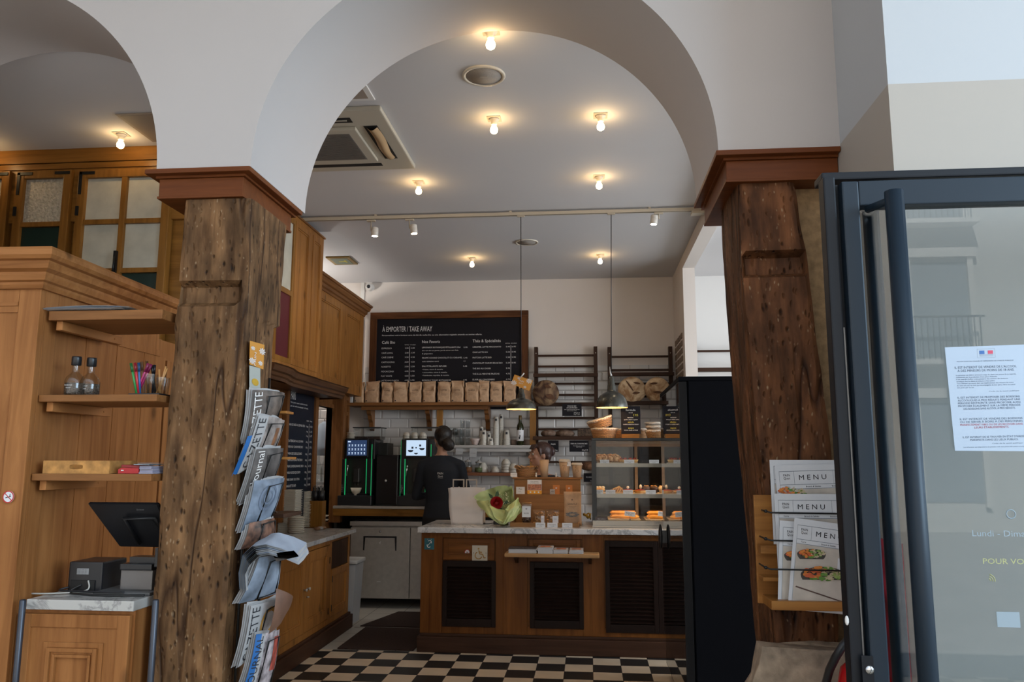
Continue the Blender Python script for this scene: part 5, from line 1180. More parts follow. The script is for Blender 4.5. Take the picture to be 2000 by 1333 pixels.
rk1 = rack(1047, 1163, 678, (695, 716, 750, 772, 817, 839, 903), ((733, 0.12), (790, 0.17), (856, 0.20)), 'dark wooden bread rack right of the menu board')
rk2 = rack(1190, 1309, 678, (697, 723, 750, 775), ((731, 0.12), (787, 0.2)), 'dark wooden bread rack above the pastry case')
rk3 = rack(1350, 1462, 663, (686,), ((722, 0.16),), 'dark bread rack on the bright wall in the right-hand room', 8.48, 1.6)
def crust(name, dark, light, sc_=6):
    if name in MT: return MT[name]
    mt, t, b = nodes(name); MT[name] = mt; L = t.links.new
    tc = t.nodes.new('ShaderNodeTexCoord'); n = t.nodes.new('ShaderNodeTexNoise'); n.inputs['Scale'].default_value = sc_; n.inputs['Detail'].default_value = 6; n.inputs['Distortion'].default_value = 1.2; L(tc.outputs['Object'], n.inputs['Vector'])
    r = t.nodes.new('ShaderNodeValToRGB'); r.color_ramp.elements[0].position = 0.38; r.color_ramp.elements[1].position = 0.6; r.color_ramp.elements[0].color = (*dark, 1); r.color_ramp.elements[1].color = (*light, 1); L(n.outputs['Fac'], r.inputs[0]); L(r.outputs[0], b.inputs['Base Color']); b.inputs['Roughness'].default_value = 0.8
    bp = t.nodes.new('ShaderNodeBump'); bp.inputs['Strength'].default_value = 0.5; bp.inputs['Distance'].default_value = 0.01; L(n.outputs['Fac'], bp.inputs['Height']); L(bp.outputs[0], b.inputs['Normal'])
    return mt
CR1 = crust('dark_crust', (0.05, 0.018, 0.008), (0.30, 0.19, 0.10)); CR2 = crust('floury_crust', (0.30, 0.16, 0.07), (0.66, 0.50, 0.32), 9)
SC_ = mat('scored_crust', (0.09, 0.035, 0.012), 0.8, noise=0.3, nscale=40)
def round_loaf(px, py, rpx, lab, m_, scores, Y=8.32, tilt=0.0):
    c = AY(px, py, Y); r = rpx*(Y/F_PX)*1.0
    t = thing('round_loaf', lab, 'bread', (c.x, Y, c.z-r))
    b = B(); b.ball(c, r, 28, 0, (1.0, 0.42, 0.98), Matrix.Rotation(tilt, 3, 'X'), 0.012); obj('crust', b, m_, t)
    for (u0, v0, u1, v1, wd) in scores:
        b = B(); N = 8; pts = []
        L_ = []; R_ = []
        for i in range(N+1):
            s = i/N; u = u0+(u1-u0)*s; v = v0+(v1-v0)*s; k = wd*math.sin(PI*s)+0.01
            d = Vector((u1-u0, v1-v0)).normalized(); nx, nz = -d.y, d.x
            for sg, lst in ((1, L_), (-1, R_)):
                uu, vv = u+nx*k*sg, v+nz*k*sg; dd = math.sqrt(max(0.01, 1-uu*uu-vv*vv)); lst.append(Vector((c.x+uu*r, c.y-dd*r*0.42-0.007, c.z+vv*r*0.98)))
        for i in range(N): b.face([L_[i], L_[i+1], R_[i+1], R_[i]])
        obj('score_mark', b, SC_, t)
round_loaf(1066, 768, 26, 'large dark round loaf with open crust on left bread rack', CR1, [(-0.1, 0.55, 0.45, 0.35, 0.12), (0.0, -0.2, 0.7, -0.45, 0.2)])
round_loaf(1234, 763, 27, 'large floury loaf with three slashes, left of the pair above pastry case', CR2, [(-0.45, 0.75, 0.1, -0.1, 0.05), (0.0, -0.25, 0.55, -0.2, 0.09), (0.1, 0.55, 0.6, 0.45, 0.07)])
round_loaf(1284, 762, 25, 'large floury loaf partly hidden by the black cooler', CR2, [(-0.6, 0.45, 0.0, 0.5, 0.08), (-0.4, -0.2, 0.4, -0.25, 0.09)])
def flat_loaf(px0, px1, py0, py1, lab, m_, Y=8.36):
    x0, x1, z0, z1 = ry(px0, py0, px1, py1, Y); b = B(); b.ball(((x0+x1)/2, Y, (z0+z1)/2), 0.5, 20, 0, ((x1-x0), 0.16, (z1-z0)), None, 0.03); tag(obj('loaf', b, m_), lab, 'bread')
flat_loaf(1056, 1088, 840, 855, 'brownish torpedo loaf on lower rack shelf above the short-haired woman', crust('rye_crust', (0.10, 0.055, 0.035), (0.22, 0.15, 0.11), 12))
flat_loaf(1084, 1122, 840, 856, 'long ridged loaf on lower rack shelf, middle', MT.get('x') or crust('rye_crust2', (0.09, 0.05, 0.03), (0.20, 0.13, 0.09), 12))
x0, x1, z0, z1 = ry(1128, 838, 1160, 853, 8.36); b = B(); b.box(x0, x1, 8.30, 8.42, z0, z1, 0, 0.01); tag(obj('seed_loaf', b, crust('seed_crust', (0.03, 0.018, 0.010), (0.10, 0.06, 0.035), 40)), 'dark seeded square loaf on lower rack shelf', 'bread')
x0, x1, z0, z1 = ry(1136, 902, 1162, 920, 8.36); b = B(); b.ball(((x0+x1)/2, 8.38, (z0+z1)/2), 0.5, 18, 0, ((x1-x0)*1.3, 0.16, (z1-z0)), None, 0.03); tag(obj('loaf', b, crust('brown_crust', (0.07, 0.028, 0.012), (0.2, 0.09, 0.04), 18)), 'brown loaf low on the rack behind the paper cups', 'bread')
def slate_sign(px0, py0, px1, py1, lines, lab, Y=8.28):
    x0, x1, z0, z1 = ry(px0, py0, px1, py1, Y); t = thing('slate_sign', lab, 'sign', ((x0+x1)/2, Y, z0)); b = B(); b.box(x0, x1, Y, Y+0.006, z0, z1, 0, 0.002); obj('panel', b, SLATE, t)
    b = B(FR_FRONT, (0, Y-0.001, 0)); W, H = x1-x0, z1-z0
    for s, fx, fz, fw, cap, al in lines: b.text(s, (x0+fx*W, z0+fz*H, 0), fw*W, cap*H, align=al)
    obj('lettering', b, CHALK, t)
slate_sign(1098, 789, 1136, 813, [('PAIN DE BLÉ', 0.5, 0.76, 0.45, 0.09, 'c'), ('AU LEVAIN BIO', 0.5, 0.62, 0.55, 0.09, 'c'), ('farine de blé, levain naturel, sel de mer', 0.5, 0.5, 0.8, 0.05, 'c'), ('bio et fait main', 0.5, 0.4, 0.5, 0.05, 'c'), ('500g 6.15', 0.6, 0.22, 0.3, 0.08, 'l'), ('1kg 11.20', 0.6, 0.10, 0.3, 0.08, 'l')], 'black wheat bread sign clipped to the rack centre')
slate_sign(1112, 861, 1150, 883, [('PAIN AU CHANVRE BIO', 0.5, 0.66, 0.85, 0.12, 'c'), ('farine de blé, graines de chanvre', 0.5, 0.5, 0.6, 0.06, 'c'), ('levain naturel', 0.5, 0.4, 0.3, 0.06, 'c'), ('350g 5.75', 0.65, 0.1, 0.3, 0.11, 'l')], 'black hemp bread sign below the seeded loaf')
slate_sign(1070, 861, 1091, 883, [('PAIN', 0.5, 0.6, 0.4, 0.14, 'c'), ('500g', 0.4, 0.1, 0.5, 0.1, 'l')], 'small black bread sign beside the woman with the bun', 8.27)
slate_sign(1140, 925, 1162, 942, [('PAIN NORDIQUE', 0.5, 0.5, 0.6, 0.12, 'c'), ('5.95', 0.6, 0.1, 0.3, 0.1, 'l')], 'black bread sign low beside the pastry case', 8.473)
# camera, conduit, vent
p = AY(719, 559, 8.5); t = thing('security_camera', 'small white dome security camera in the ceiling corner', 'camera', (p.x, 8.5, p.z-0.04))
b = B(); b.lathe([(0, 0), (0.045, 0.0), (0.048, 0.03), (0.04, 0.055), (0, 0.06)], (p.x, YW-0.062+0.06, p.z), 20, axis=1); b.lathe([(0.0, -0.06), (0.03, -0.055), (0.042, -0.03), (0.044, 0.0)], (p.x+0.004, YW-0.05, p.z-0.004), 20, axis=1); obj('housing', b, WHITE, t)
b = B(); b.ball((p.x+0.006, YW-0.10, p.z-0.006), 0.022, 14); obj('lens', b, BLACK, t)
x0, x1, z0, z1 = ry(704, 553, 711, 612, YW-0.02); b = B(); b.box(x0, x1, YW-0.02, YW-0.0005, 2.3, ZC-0.001, 0, 0.003); tag(obj('conduit', b, WHITE), 'vertical white cable conduit beside the security camera', 'conduit')
b = B(); 
for i in range(4):
    for j in range(7): b.box(0.922, 0.93, 7.86+i*0.17, 7.98+i*0.17, 2.20+j*0.075, 2.25+j*0.075)
tag(obj('wall_grille', b, mat('grille_brown', (0.20, 0.14, 0.10), 0.8)), 'brownish gridded relief panel on the side pier', 'grille')
# ================================================================ FRONT COUNTER
YK = 6.36; ZK = 0.935
kt = thing('serving_counter', 'wooden serving counter with marble top and dark louvred panels', 'counter', (-0.3, 6.7, 0))
KX0, KX1 = -1.30, 1.05
KW = wood('counter_wood', (0.085, 0.026, 0.004), (0.235, 0.085, 0.017), 'z', 1.0, 0.38, 0.5)
KWx = wood('counter_wood', (0.085, 0.026, 0.004), (0.235, 0.085, 0.017), 'x', 1.0, 0.38, 0.5)
b = B(); b.box(KX0+0.005, KX1, YK, 7.06, 0.1, ZK-0.045); obj('body', b, KW, kt)
b = B(); b.box(KX0-0.03, KX1, YK-0.055, 7.07, 0, 0.115, 0, 0.005); b.box(KX0-0.012, KX1, YK-0.03, 7.06, 0.115, 0.135, 0, 0.004); obj('plinth', b, wood('plinth_wood', (0.03, 0.013, 0.007), (0.08, 0.036, 0.02), 'x', 1, 0.5, 0), kt)
b = B(); b.box(KX0-0.04, KX1, YK-0.065, 7.10, ZK-0.042, ZK, 0, 0.006); obj('marble_top', b, marble(), kt)
def kx(px): return AY(px, 1150, YK).x
def kz(py, px=1000): return AY(px, py, YK).z
b = B(FR_FRONT, (0, YK, 0)); zt_ = ZK-0.046
for a, c in ((822, 864), (968, 983), (1138, 1180)): b.box(kx(a), kx(c), 0.135, zt_, 0, 0.014, 0, 0.002)
b.box(kx(983), kx(1030), 0.135, zt_, 0, 0.014, 0, 0.002)
for a, c, z0, z1 in ((864, 968, 0.135, 0.20), (1030, 1138, 0.135, 0.20), (1180, 1330, 0.135, 0.195), (864, 968, zt_-0.035, zt_), (1030, 1138, zt_-0.035, zt_), (1180, 1330, zt_-0.02, zt_)): b.box(kx(a), kx(c), z0, z1, 0, 0.013, 0, 0.002)
obj('frame', b, KW, kt)
za, zb_, zc_ = kz(1097), kz(1226), kz(1054)
b = B(FR_FRONT, (0, YK, 0)); panel_door(b, kx(866), kx(966), za+0.01, zt_-0.04, 0, 0.035, 0.008); obj('panel', b, KWx, kt)
b = B(FR_FRONT, (0, YK, 0)); panel_door(b, kx(1034), kx(1134), za+0.01, zt_-0.04, 0, 0.03, 0.008)
obj('panel', b, KWx, kt)
LV = mat('louvre_brown', (0.014, 0.0065, 0.0045), 0.5, noise=0.2, nscale=12, spec=0.15)
def louvre(pa, pb, z0, z1, leaves=1, nsl=18):
    x0, x1 = kx(pa), kx(pb)
    fr = None
    W = (x1-x0)/leaves
    for l in range(leaves):
        a, c = x0+l*W+0.001, x0+(l+1)*W-0.001; s = 0.034
        b = B(FR_FRONT, (0, YK+0.0, 0)); b.box(a, a+s, z0, z1, 0.001, 0.028, 0, 0.003); b.box(c-s, c, z0, z1, 0.001, 0.028, 0, 0.003); b.box(a+s, c-s, z1-0.045, z1, 0.001, 0.028, 0, 0.003); b.box(a+s, c-s, z0, z0+0.06, 0.001, 0.028, 0, 0.003)
        b.box(a+s, c-s, z0+0.06, z1-0.045, 0.0008, 0.004)
        n = int((z1-z0-0.105)/0.0275); pit = (z1-z0-0.105)/n
        for k in range(n):
            z = z0+0.06+pit*(k+0.5); b.box(a+s, c-s, z-0.004, z+0.004, 0.003, 0.026, 0, 0.0, Matrix.Rotation(math.radians(38), 3, 'X'))
        obj('louvre_panel', b, LV, kt)
louvre(865, 969, zb_, za); louvre(1035, 1140, zb_, za)
louvre(1182, 1390, kz(1231), zc_, 2)
# leaflet shelf on the counter front
x0, x1 = kx(990), kx(1171); zs_ = kz(1076)
ls = thing('leaflet_shelf', 'narrow light pine shelf on the counter front holding leaflets', 'shelf', ((x0+x1)/2, YK-0.15, zs_-0.03))
b = B(); b.box(x0, x1, YK-0.20, YK-0.015, zs_-0.028, zs_, 0, 0.008); obj('board', b, wood('shelf_pine', (0.34, 0.17, 0.06), (0.62, 0.38, 0.18), 'x', 1, 0.45, 0.3), ls)
for px in (1010, 1153):
    xx = kx(px); b = B(); b.prism([(YK-0.0155, zs_-0.029), (YK-0.12, zs_-0.029), (YK-0.12, zs_-0.045), (YK-0.03, zs_-0.09), (YK-0.0155, zs_-0.09)], xx-0.012, xx+0.012, axis=0); obj('bracket', b, darkw('z'), ls)
MENUC = mat('leaflet_cover', (0.45, 0.40, 0.37), 0.5, noise=0.35, nscale=30)
for i, (pa, pc, n, lab) in enumerate(((995, 1050, 7, 'dark magazine-like leaflets in the left pile on counter shelf'), (1051, 1081, 9, 'white-edged leaflets in second pile on counter shelf, tilted up'), (1082, 1111, 6, 'food leaflets in third pile on counter shelf'), (1112, 1140, 6, 'food leaflets in right pile on counter shelf'))):
    xa, xb = kx(pa)*0.985, kx(pc)*0.985
    for k in range(n):
        z = zs_+0.0006+k*0.0052; b = B(); dx = random.uniform(-.004, .004); b.box(xa+dx+0.002, xb+dx-0.002, YK-0.185+random.uniform(-.004, .004), YK-0.03, z, z+0.0045)
        o = obj('leaflet', b, PAPER if k < n-1 else (mat('leaflet_dark', (0.06, 0.05, 0.05), 0.4, noise=0.8, nscale=50) if i == 0 else MENUC)); tag(o, lab, 'leaflet', lab)
        if k == n-1 and i:
            b = B(FR_FRONT, (0, 0, 0)); b = B(); b.box(xa+dx+0.02, xb+dx-0.02, YK-0.16, YK-0.07, z+0.0046, z+0.005); obj('picture', b, mat('orange_photo', (0.42, 0.14, 0.06), 0.5, noise=0.6, nscale=60), o)
# signs on the counter front
x0, x1, z0, z1 = rectY(829, 1052, 848, 1074, YK-0.015); t = thing('hearing_loop_sign', 'teal square sign with white swirl on the counter corner', 'sign', ((x0+x1)/2, YK-0.02, z0))
b = B(FR_FRONT, (0, YK-0.0145, 0)); b.box(x0, x1, z0, z1, 0, 0.002); obj('plate', b, mat('teal', (0.01, 0.12, 0.15), 0.4), t)
b = B(FR_FRONT, (0, YK-0.017, 0)); W = x1-x0; cx, cz = (x0+x1)/2, (z0+z1)/2
for s in (1, -1):
    pts = [(cx+s*W*0.22*math.cos(a)*0.8+s*W*0.04, cz+s*W*0.22*math.sin(a)+s*0.01, 0.0005) for a in [k*PI/9-0.3 for k in range(9)]]; b.tube(pts, W*0.045, 5)
b.tube([(cx-W*0.2, cz-W*0.22, 0.0005), (cx+W*0.2, cz+W*0.22, 0.0005)], W*0.03, 5); b.text('T   S', (cx, z1-W*0.14, 0), W*0.5, W*0.06, align='c'); obj('symbol', b, CHALK, t)
x0, x1, z0, z1 = rectY(922, 1066, 952, 1096, YK-0.03); t = thing('wheelchair_sign', 'cream square sign with golden wheelchair symbol on counter front', 'sign', ((x0+x1)/2, YK-0.03, z0))
b = B(FR_FRONT, (0, YK-0.0225, 0)); b.box(x0, x1, z0, z1, 0, 0.004, 0, 0.0015); obj('plate', b, mat('sign_cream', (0.55, 0.50, 0.40), 0.4), t)
b = B(FR_FRONT, (0, YK-0.0268, 0)); W = x1-x0; cx, cz = (x0+x1)/2, (z0+z1)/2-0.004
b.ball((cx-W*0.08, cz+W*0.30, 0.0), W*0.06, 10, 0, (1, 1, 0.15)); b.tube([(cx-W*0.06, cz+W*0.2, 0), (cx-W*0.02, cz-W*0.02, 0), (cx+W*0.18, cz-W*0.04, 0), (cx+W*0.28, cz-W*0.28, 0), (cx+W*0.38, cz-W*0.25, 0)], W*0.035, 6)
b.tube([(cx-W*0.04, cz+W*0.1, 0), (cx+W*0.14, cz+W*0.08, 0)], W*0.03, 6)
b.tube([(cx-W*0.08+W*0.22*math.cos(a), cz-W*0.12+W*0.22*math.sin(a), 0) for a in [2.0+k*0.33 for k in range(13)]], W*0.03, 6); obj('symbol', b, mat('gold_print', (0.40, 0.21, 0.04), 0.4), t)
b = B(FR_FRONT, (0, YK-0.0268, 0))
for x in (x0+0.012, x1-0.012): b.lathe([(0.003, 0), (0.002, 0.001), (0, 0.001)], (x, (z0+z1)/2, 0), 8)
obj('screw', b, IRON, t)
p = AY(913, 1079, YK); sticker_nosmoke(Vector((p.x, YK-0.0150, p.z)), 0.021, FR_FRONT, 'small round no-smoking sticker beside the wheelchair sign')
# mats on the floor between the counters
DMAT = mat('doormat_brown', (0.035, 0.016, 0.010), 0.95, noise=0.3, nscale=80, bump=0.6)
b = B(); b.box(-1.96, -1.36, 6.33, 7.12, 0.0005, 0.012, 0, 0.003); tag(obj('floor_mat', b, DMAT), 'dark brown floor mat in the gap, nearer the chequered floor', 'mat')
b = B(); b.prism([(-1.36, 7.17), (-2.02, 7.17), (-1.84, 7.86), (-1.36, 7.86)], 0.0005, 0.012, axis=2); tag(obj('floor_mat', b, DMAT), 'dark brown floor mat in front of the steel fridge', 'mat')
b = B(); b.box(-2.06, -1.34, 7.125, 7.155, 0.0005, 0.006, 0, 0.001); tag(obj('threshold_strip', b, STEEL), 'thin metal floor strip between the two brown mats', 'strip')
# ================================================================ THINGS ON THE COUNTER
zk = ZK+0.0006
def YKp(px, py): return AZ(px, py, ZK)
# paper bag
def paper_bag():
    a = AZ(893, 1020, ZK); yb = 6.62
    x0, x1 = AY(893, 1015, yb).x, AY(943, 1022, yb).x; xt0, xt1 = AY(875, 950, yb).x, AY(946, 950, yb).x; zt_ = AY(900, 953, yb).z
    x0 = AY(881, 1019, yb).x
    t = thing('paper_bag', 'white paper carrier bag with flat handles on the marble counter', 'bag', ((x0+x1)/2, yb+0.06, zk))
    b = B(); rings = []; nz = 16
    for j in range(nz+1):
        v = j/nz; z = zk+(zt_-zk)*v; xa = x0+(xt0-x0)*v; xb = x1+(xt1-x1)*v; dp = 0.15*(1-0.35*v); rg = []
        for k in range(40):
            u = k/40*4; s = int(u); q = u-s
            if s == 0: p = (xa+(xb-xa)*q, yb)
            elif s == 1: p = (xb-0.012*math.sin(q*PI)*v*2, yb+dp*q)
            elif s == 2: p = (xb+(xa-xb)*q, yb+dp)
            else: p = (xa+0.012*math.sin(q*PI)*v*2, yb+dp*(1-q))
            n = mnoise.noise_vector(Vector((p[0]*14, p[1]*14, z*14)))*0.006+mnoise.noise_vector(Vector((p[0]*5+3, p[1]*5, z*5)))*0.008
            cr = 0.004 if abs(v-0.52) < 0.03 or abs(v-0.36) < 0.02 and q > 0.4 else 0
            rg.append(Vector((p[0], p[1]-cr*(s == 0), z))+n*min(1, v*4))
        rings.append(rg)
    b.loft(rings, caps=False); b.bm.faces.new([v for v in b.bm.verts][:40]); obj('body', b, mat('bag_white', (0.74, 0.69, 0.66), 0.75), t)
    for yy in (yb+0.008, yb+0.11):
        for sgn in (0,):
            hx0 = AY(884, 950, yy).x; hx1 = AY(907, 948, yy).x; hx2 = AY(910, 948, yy).x; hx3 = AY(932, 947, yy).x; zt2 = AY(895, 936.5, yy).z
            b = B(); 
            for a_, c_ in (((hx0, hx1) if yy < yb+0.05 else (hx2, hx3)),):
                w_ = 0.010
                b.box(a_, a_+w_, yy, yy+0.002, zt_-0.03, zt2); b.box(c_-w_, c_, yy, yy+0.002, zt_-0.03, zt2); b.box(a_+w_, c_-w_, yy, yy+0.002, zt2-w_, zt2)
            obj('handle', b, mat('handle_kraft', (0.44, 0.38, 0.32), 0.75), t)
paper_bag()
# phone and terminal
p = AZ(934, 1024, ZK); t = thing('phone', 'black phone lying flat beside the paper bag', 'phone', (p.x, p.y, zk)); R_ = Matrix.Rotation(0.35, 3, 'Z')
b = B(); b.box(p.x-0.055, p.x+0.055, p.y-0.03, p.y+0.03, zk, zk+0.009, 0, 0.003, None); obj('body', b, mat('phone_red', (0.05, 0.02, 0.02), 0.3), t)
b = B(); b.box(p.x-0.05, p.x+0.05, p.y-0.026, p.y+0.026, zk+0.0091, zk+0.0098); obj('screen', b, BLACK, t)
p = AZ(975, 1025, ZK); t = thing('card_terminal', 'card terminal on a black cradle below the bouquet', 'card terminal', (p.x, p.y, zk))
b = B(); b.box(p.x-0.045, p.x+0.04, p.y-0.03, p.y+0.06, zk, zk+0.03, 0, 0.004); obj('cradle', b, BLACK, t)
b = B(); b.box(p.x-0.028, p.x+0.032, p.y-0.012, p.y+0.012, zk+0.028, zk+0.062, 0, 0.004, Matrix.Rotation(-0.5, 3, 'X')@Matrix.Rotation(-0.1, 3, 'Y')); obj('handset', b, mat('terminal_grey', (0.33, 0.32, 0.32), 0.4), t)
b = B(FR_FRONT, (0, p.y-0.022, 0)); b.text('HELLO', (p.x, zk+0.045, 0), 0.035, 0.006, align='c'); obj('lettering', b, INK, t)
cable([(p.x-0.045, p.y, zk+0.012), (p.x-0.09, p.y-0.01, zk+0.005), (p.x-0.14, p.y, zk+0.005), (p.x-0.16, p.y+0.002, zk+0.006)], 0.003, (0.01, 0.01, 0.01), 'short black cable between phone and card terminal', 'phone_cable')
# bouquet
def bouquet():
    yb = 6.50; cx = AY(980, 985, yb)
    t = thing('bouquet', 'red rose bouquet wrapped in pale green paper on the counter', 'bouquet', (cx.x, yb, zk))
    mw = mat('green_wrap', (0.42, 0.48, 0.20), 0.5)
    mt = MT['green_wrap']; bs = mt.node_tree.nodes['Principled BSDF']; bs.inputs['Transmission Weight'].default_value = 0.0; bs.inputs['Subsurface Weight'].default_value = 0.15
    foot = Vector((AY(985, 1022, yb).x, yb, zk+0.005))
    def petal(tips, off, seed):
        # fan shaped sheet from the foot to the tip points (pixels)
        T_ = [AY(px, py, yb+dy) for px, py, dy in tips]
        b = B(); n = len(T_)-1; nu = n*6
        def fn(u, v):
            s = u*n; i = min(int(s), n-1); q = s-i; e = T_[i].lerp(T_[i+1], q)
            base = foot+Vector((0.02*math.cos(PI*u*1.0+PI), off*0.15, 0.02+0.03*v))
            mid = base.lerp(e, v)
            bulge = math.sin(v*PI)*0.035
            ruf = math.sin(u*nu*0.55+seed)*0.014*v; nn = mnoise.noise_vector(Vector((u*6+seed*5, v*3.5, seed)))*0.030*v+mnoise.noise_vector(Vector((u*17+seed, v*8, 3)))*0.012*v
            return mid+Vector((ruf*0.6, off*bulge+ruf, -0.02*math.sin(v*PI)))+nn
        b.grid(fn, nu*2, 18); return b
    obj('back_wrap', petal([(930, 982, 0.02), (926, 970, 0.02), (948, 956, 0.05), (977, 950, 0.08), (1003, 949, 0.10), (1008, 975, 0.08), (1019, 985, 0.05), (1010, 1000, 0.03)], 1.0, 1), mw, t)
    obj('front_wrap', petal([(932, 980, 0), (950, 974, -0.03), (958, 990, -0.06), (985, 1001, -0.08), (1000, 990, -0.06), (1012, 972, -0.02), (1020, 988, 0.0), (1006, 1008, 0.0)], -1.0, 4), mw, t)
    # rose
    rc = AY(970, 983, yb-0.05)
    b = B()
    for L_, (nr, rad, hh) in enumerate(((3, 0.014, 0.030), (5, 0.024, 0.026), (6, 0.034, 0.020), (7, 0.042, 0.012))):
        for k in range(nr):
            a0 = 2*PI*k/nr+L_*0.5
            def fn(u, v, a0=a0, rad=rad, hh=hh, nr=nr, L_=L_):
                a = a0+(u-0.5)*2*PI/nr*1.6; r = rad*(0.45+0.6*v+0.18*v*v*(L_ > 1)); z = -hh*0.8+(hh*1.7)*v*(1-0.2*(2*u-1)**2)
                return rc+Vector((r*math.cos(a), -z-(0.0 if L_ else 0.004), r*math.sin(a)))
            b.grid(fn, 6, 5)
    b.ball(rc+Vector((0, -0.004, 0)), 0.017, 12, 0, (1, 0.7, 1))
    obj('rose', b, mat('rose_red', (0.38, 0.008, 0.012), 0.55), t)
    b = B(); rnd = random.Random(3)
    for k in range(9):
        a = rnd.uniform(0, 2*PI); r = rnd.uniform(0.05, 0.08); c = rc+Vector((math.cos(a)*r, 0.02, math.sin(a)*r))
        d = Vector((math.cos(a), 0.1, math.sin(a)))*0.035; s_ = Vector((-math.sin(a), 0, math.cos(a)))*0.013
        b.face([c-d, c+s_, c+d, c-s_], 0)
    obj('leaf', b, mat('leaf_green', (0.025, 0.075, 0.02), 0.5), t)
    b = B()
    for k in range(38):
        c = AY(rnd.uniform(975, 996), rnd.uniform(962, 1000), yb-0.05+rnd.uniform(-.02, .02)); b.ball(c, rnd.uniform(0.003, 0.006), 6)
        if k % 4 == 0: b.tube([c, rc+Vector((0.02, 0.05, -0.06))], 0.0008, 4)
    obj('small_flowers', b, mat('tiny_flowers', (0.52, 0.50, 0.28), 0.7), t)
    b = B(); b.lathe([(0, 0), (0.026, 0), (0.024, 0.02), (0.030, 0.055), (0.02, 0.07)], foot, 16, sx=1.3); obj('tied_foot', b, mat('green_wrap_dark', (0.20, 0.22, 0.11), 0.5), t)
bouquet()
# stepped wooden display
def KR(px0, py0, px1, py1, Y): return rectY(px0, py0, px1, py1, Y)
ds = thing('display_steps', 'stepped wooden display stand on the counter', 'display stand', (-0.35, 6.8, zk)); OAK = wood('display_oak', (0.17, 0.075, 0.025), (0.34, 0.17, 0.065), 'x', 1, 0.45, 0.1)
tx0, tx1, _, tz1 = KR(1002, 933, 1136, 960, 6.86); mx0, mx1, _, mz1 = KR(1000, 966, 1118, 1000, 6.74)
b = B(); b.box(tx0+0.01, tx1-0.01, 6.86, 7.04, zk, tz1-0.015, 0, 0.003); b.box(tx0-0.005, tx1+0.005, 6.85, 7.05, tz1-0.015, tz1, 0, 0.004); obj('top_step', b, OAK, ds)
b = B(); b.box(mx0+0.03, mx1, 6.74, 6.859, zk, mz1, 0, 0.003); obj('middle_step', b, OAK, ds)
fx0, fx1, _, fz1 = KR(996, 1022, 1131, 1030, 6.42)
b = B(); b.box(fx0, fx1, 6.42, 6.43, zk, fz1, 0, 0.002); b.box(fx0, fx0+0.008, 6.43, 6.735, zk, fz1); b.box(fx1-0.008, fx1, 6.43, 6.735, zk, fz1); b.box(fx0+0.008, fx1-0.008, 6.43, 6.735, zk, zk+0.008); obj('front_tray', b, OAK, ds)
zt3 = zk+0.0086
# bread basket (top step)
def wicker(name='wicker', col=(0.40, 0.21, 0.09)):
    if name in MT: return MT[name]
    mt, t, b = nodes(name); MT[name] = mt; L = t.links.new
    tc = t.nodes.new('ShaderNodeTexCoord'); w1 = t.nodes.new('ShaderNodeTexWave'); w1.bands_direction = 'Z'; w1.inputs['Scale'].default_value = 42; w1.inputs['Distortion'].default_value = 1.5; L(tc.outputs['Object'], w1.inputs[0])
    n = t.nodes.new('ShaderNodeTexNoise'); n.inputs['Scale'].default_value = 40; L(tc.outputs['Object'], n.inputs['Vector'])
    r = t.nodes.new('ShaderNodeValToRGB'); r.color_ramp.elements[0].color = (*[c*0.7 for c in col], 1); r.color_ramp.elements[1].color = (*[min(1, c*1.35) for c in col], 1); L(n.outputs['Fac'], r.inputs[0]); L(r.outputs[0], b.inputs['Base Color']); b.inputs['Roughness'].default_value = 0.5
    return mt
def basket(b, c, rx, ry_, h, rot=None, flare=1.25, rows=7, stakes=30, m=0):
    """woven wall: horizontal canes weaving in and out of upright stakes"""
    c = Vector(c)
    def W(p): p = Vector(p); return c+(rot @ p if rot else p)
    for j in range(rows):
        v = (j+0.5)/rows; s = 1+(flare-1)*v; pts = []
        n = stakes*2
        for i in range(n+1):
            a = 2*PI*i/n; k = 0.004*(1 if (i+j) % 2 else -1); pts.append(W(((rx*s+k)*math.cos(a), (ry_*s+k)*math.sin(a), h*v)))
        b.tube(pts, h/rows*0.52, 5, m, cap=False)
    for i in range(stakes):
        a = 2*PI*i/stakes; b.tube([W((rx*math.cos(a), ry_*math.sin(a), 0)), W((rx*flare*math.cos(a), ry_*flare*math.sin(a), h))], 0.003, 4, m)
    b.loft([[W((rx*q*math.cos(2*PI*i/24), ry_*q*math.sin(2*PI*i/24), z)) for i in range(24)] for q, z in ((1.0, 0.0), (1.0, 0.006))], m)
def rim_cloth(b, c, rx, ry_, h, rot=None, flare=1.25, m=0, sag=0.03):
    c = Vector(c)
    def W(p): p = Vector(p); return c+(rot @ p if rot else p)
    N = 48; prof = ((1.03, h-sag*0.35), (1.05, h-sag*0.1), (1.04, h+0.004), (1.0, h+0.007), (0.93, h), (0.9, h-0.02), (0.6, h*0.55))
    b.loft([[W((rx*flare*q*math.cos(2*PI*i/N), ry_*flare*q*math.sin(2*PI*i/N), z+0.002*math.sin(i*0.9)*(k == 0)+0.001*math.sin(i*1.1))) for i in range(N)] for k, (q, z) in enumerate(prof)], m, caps=False)
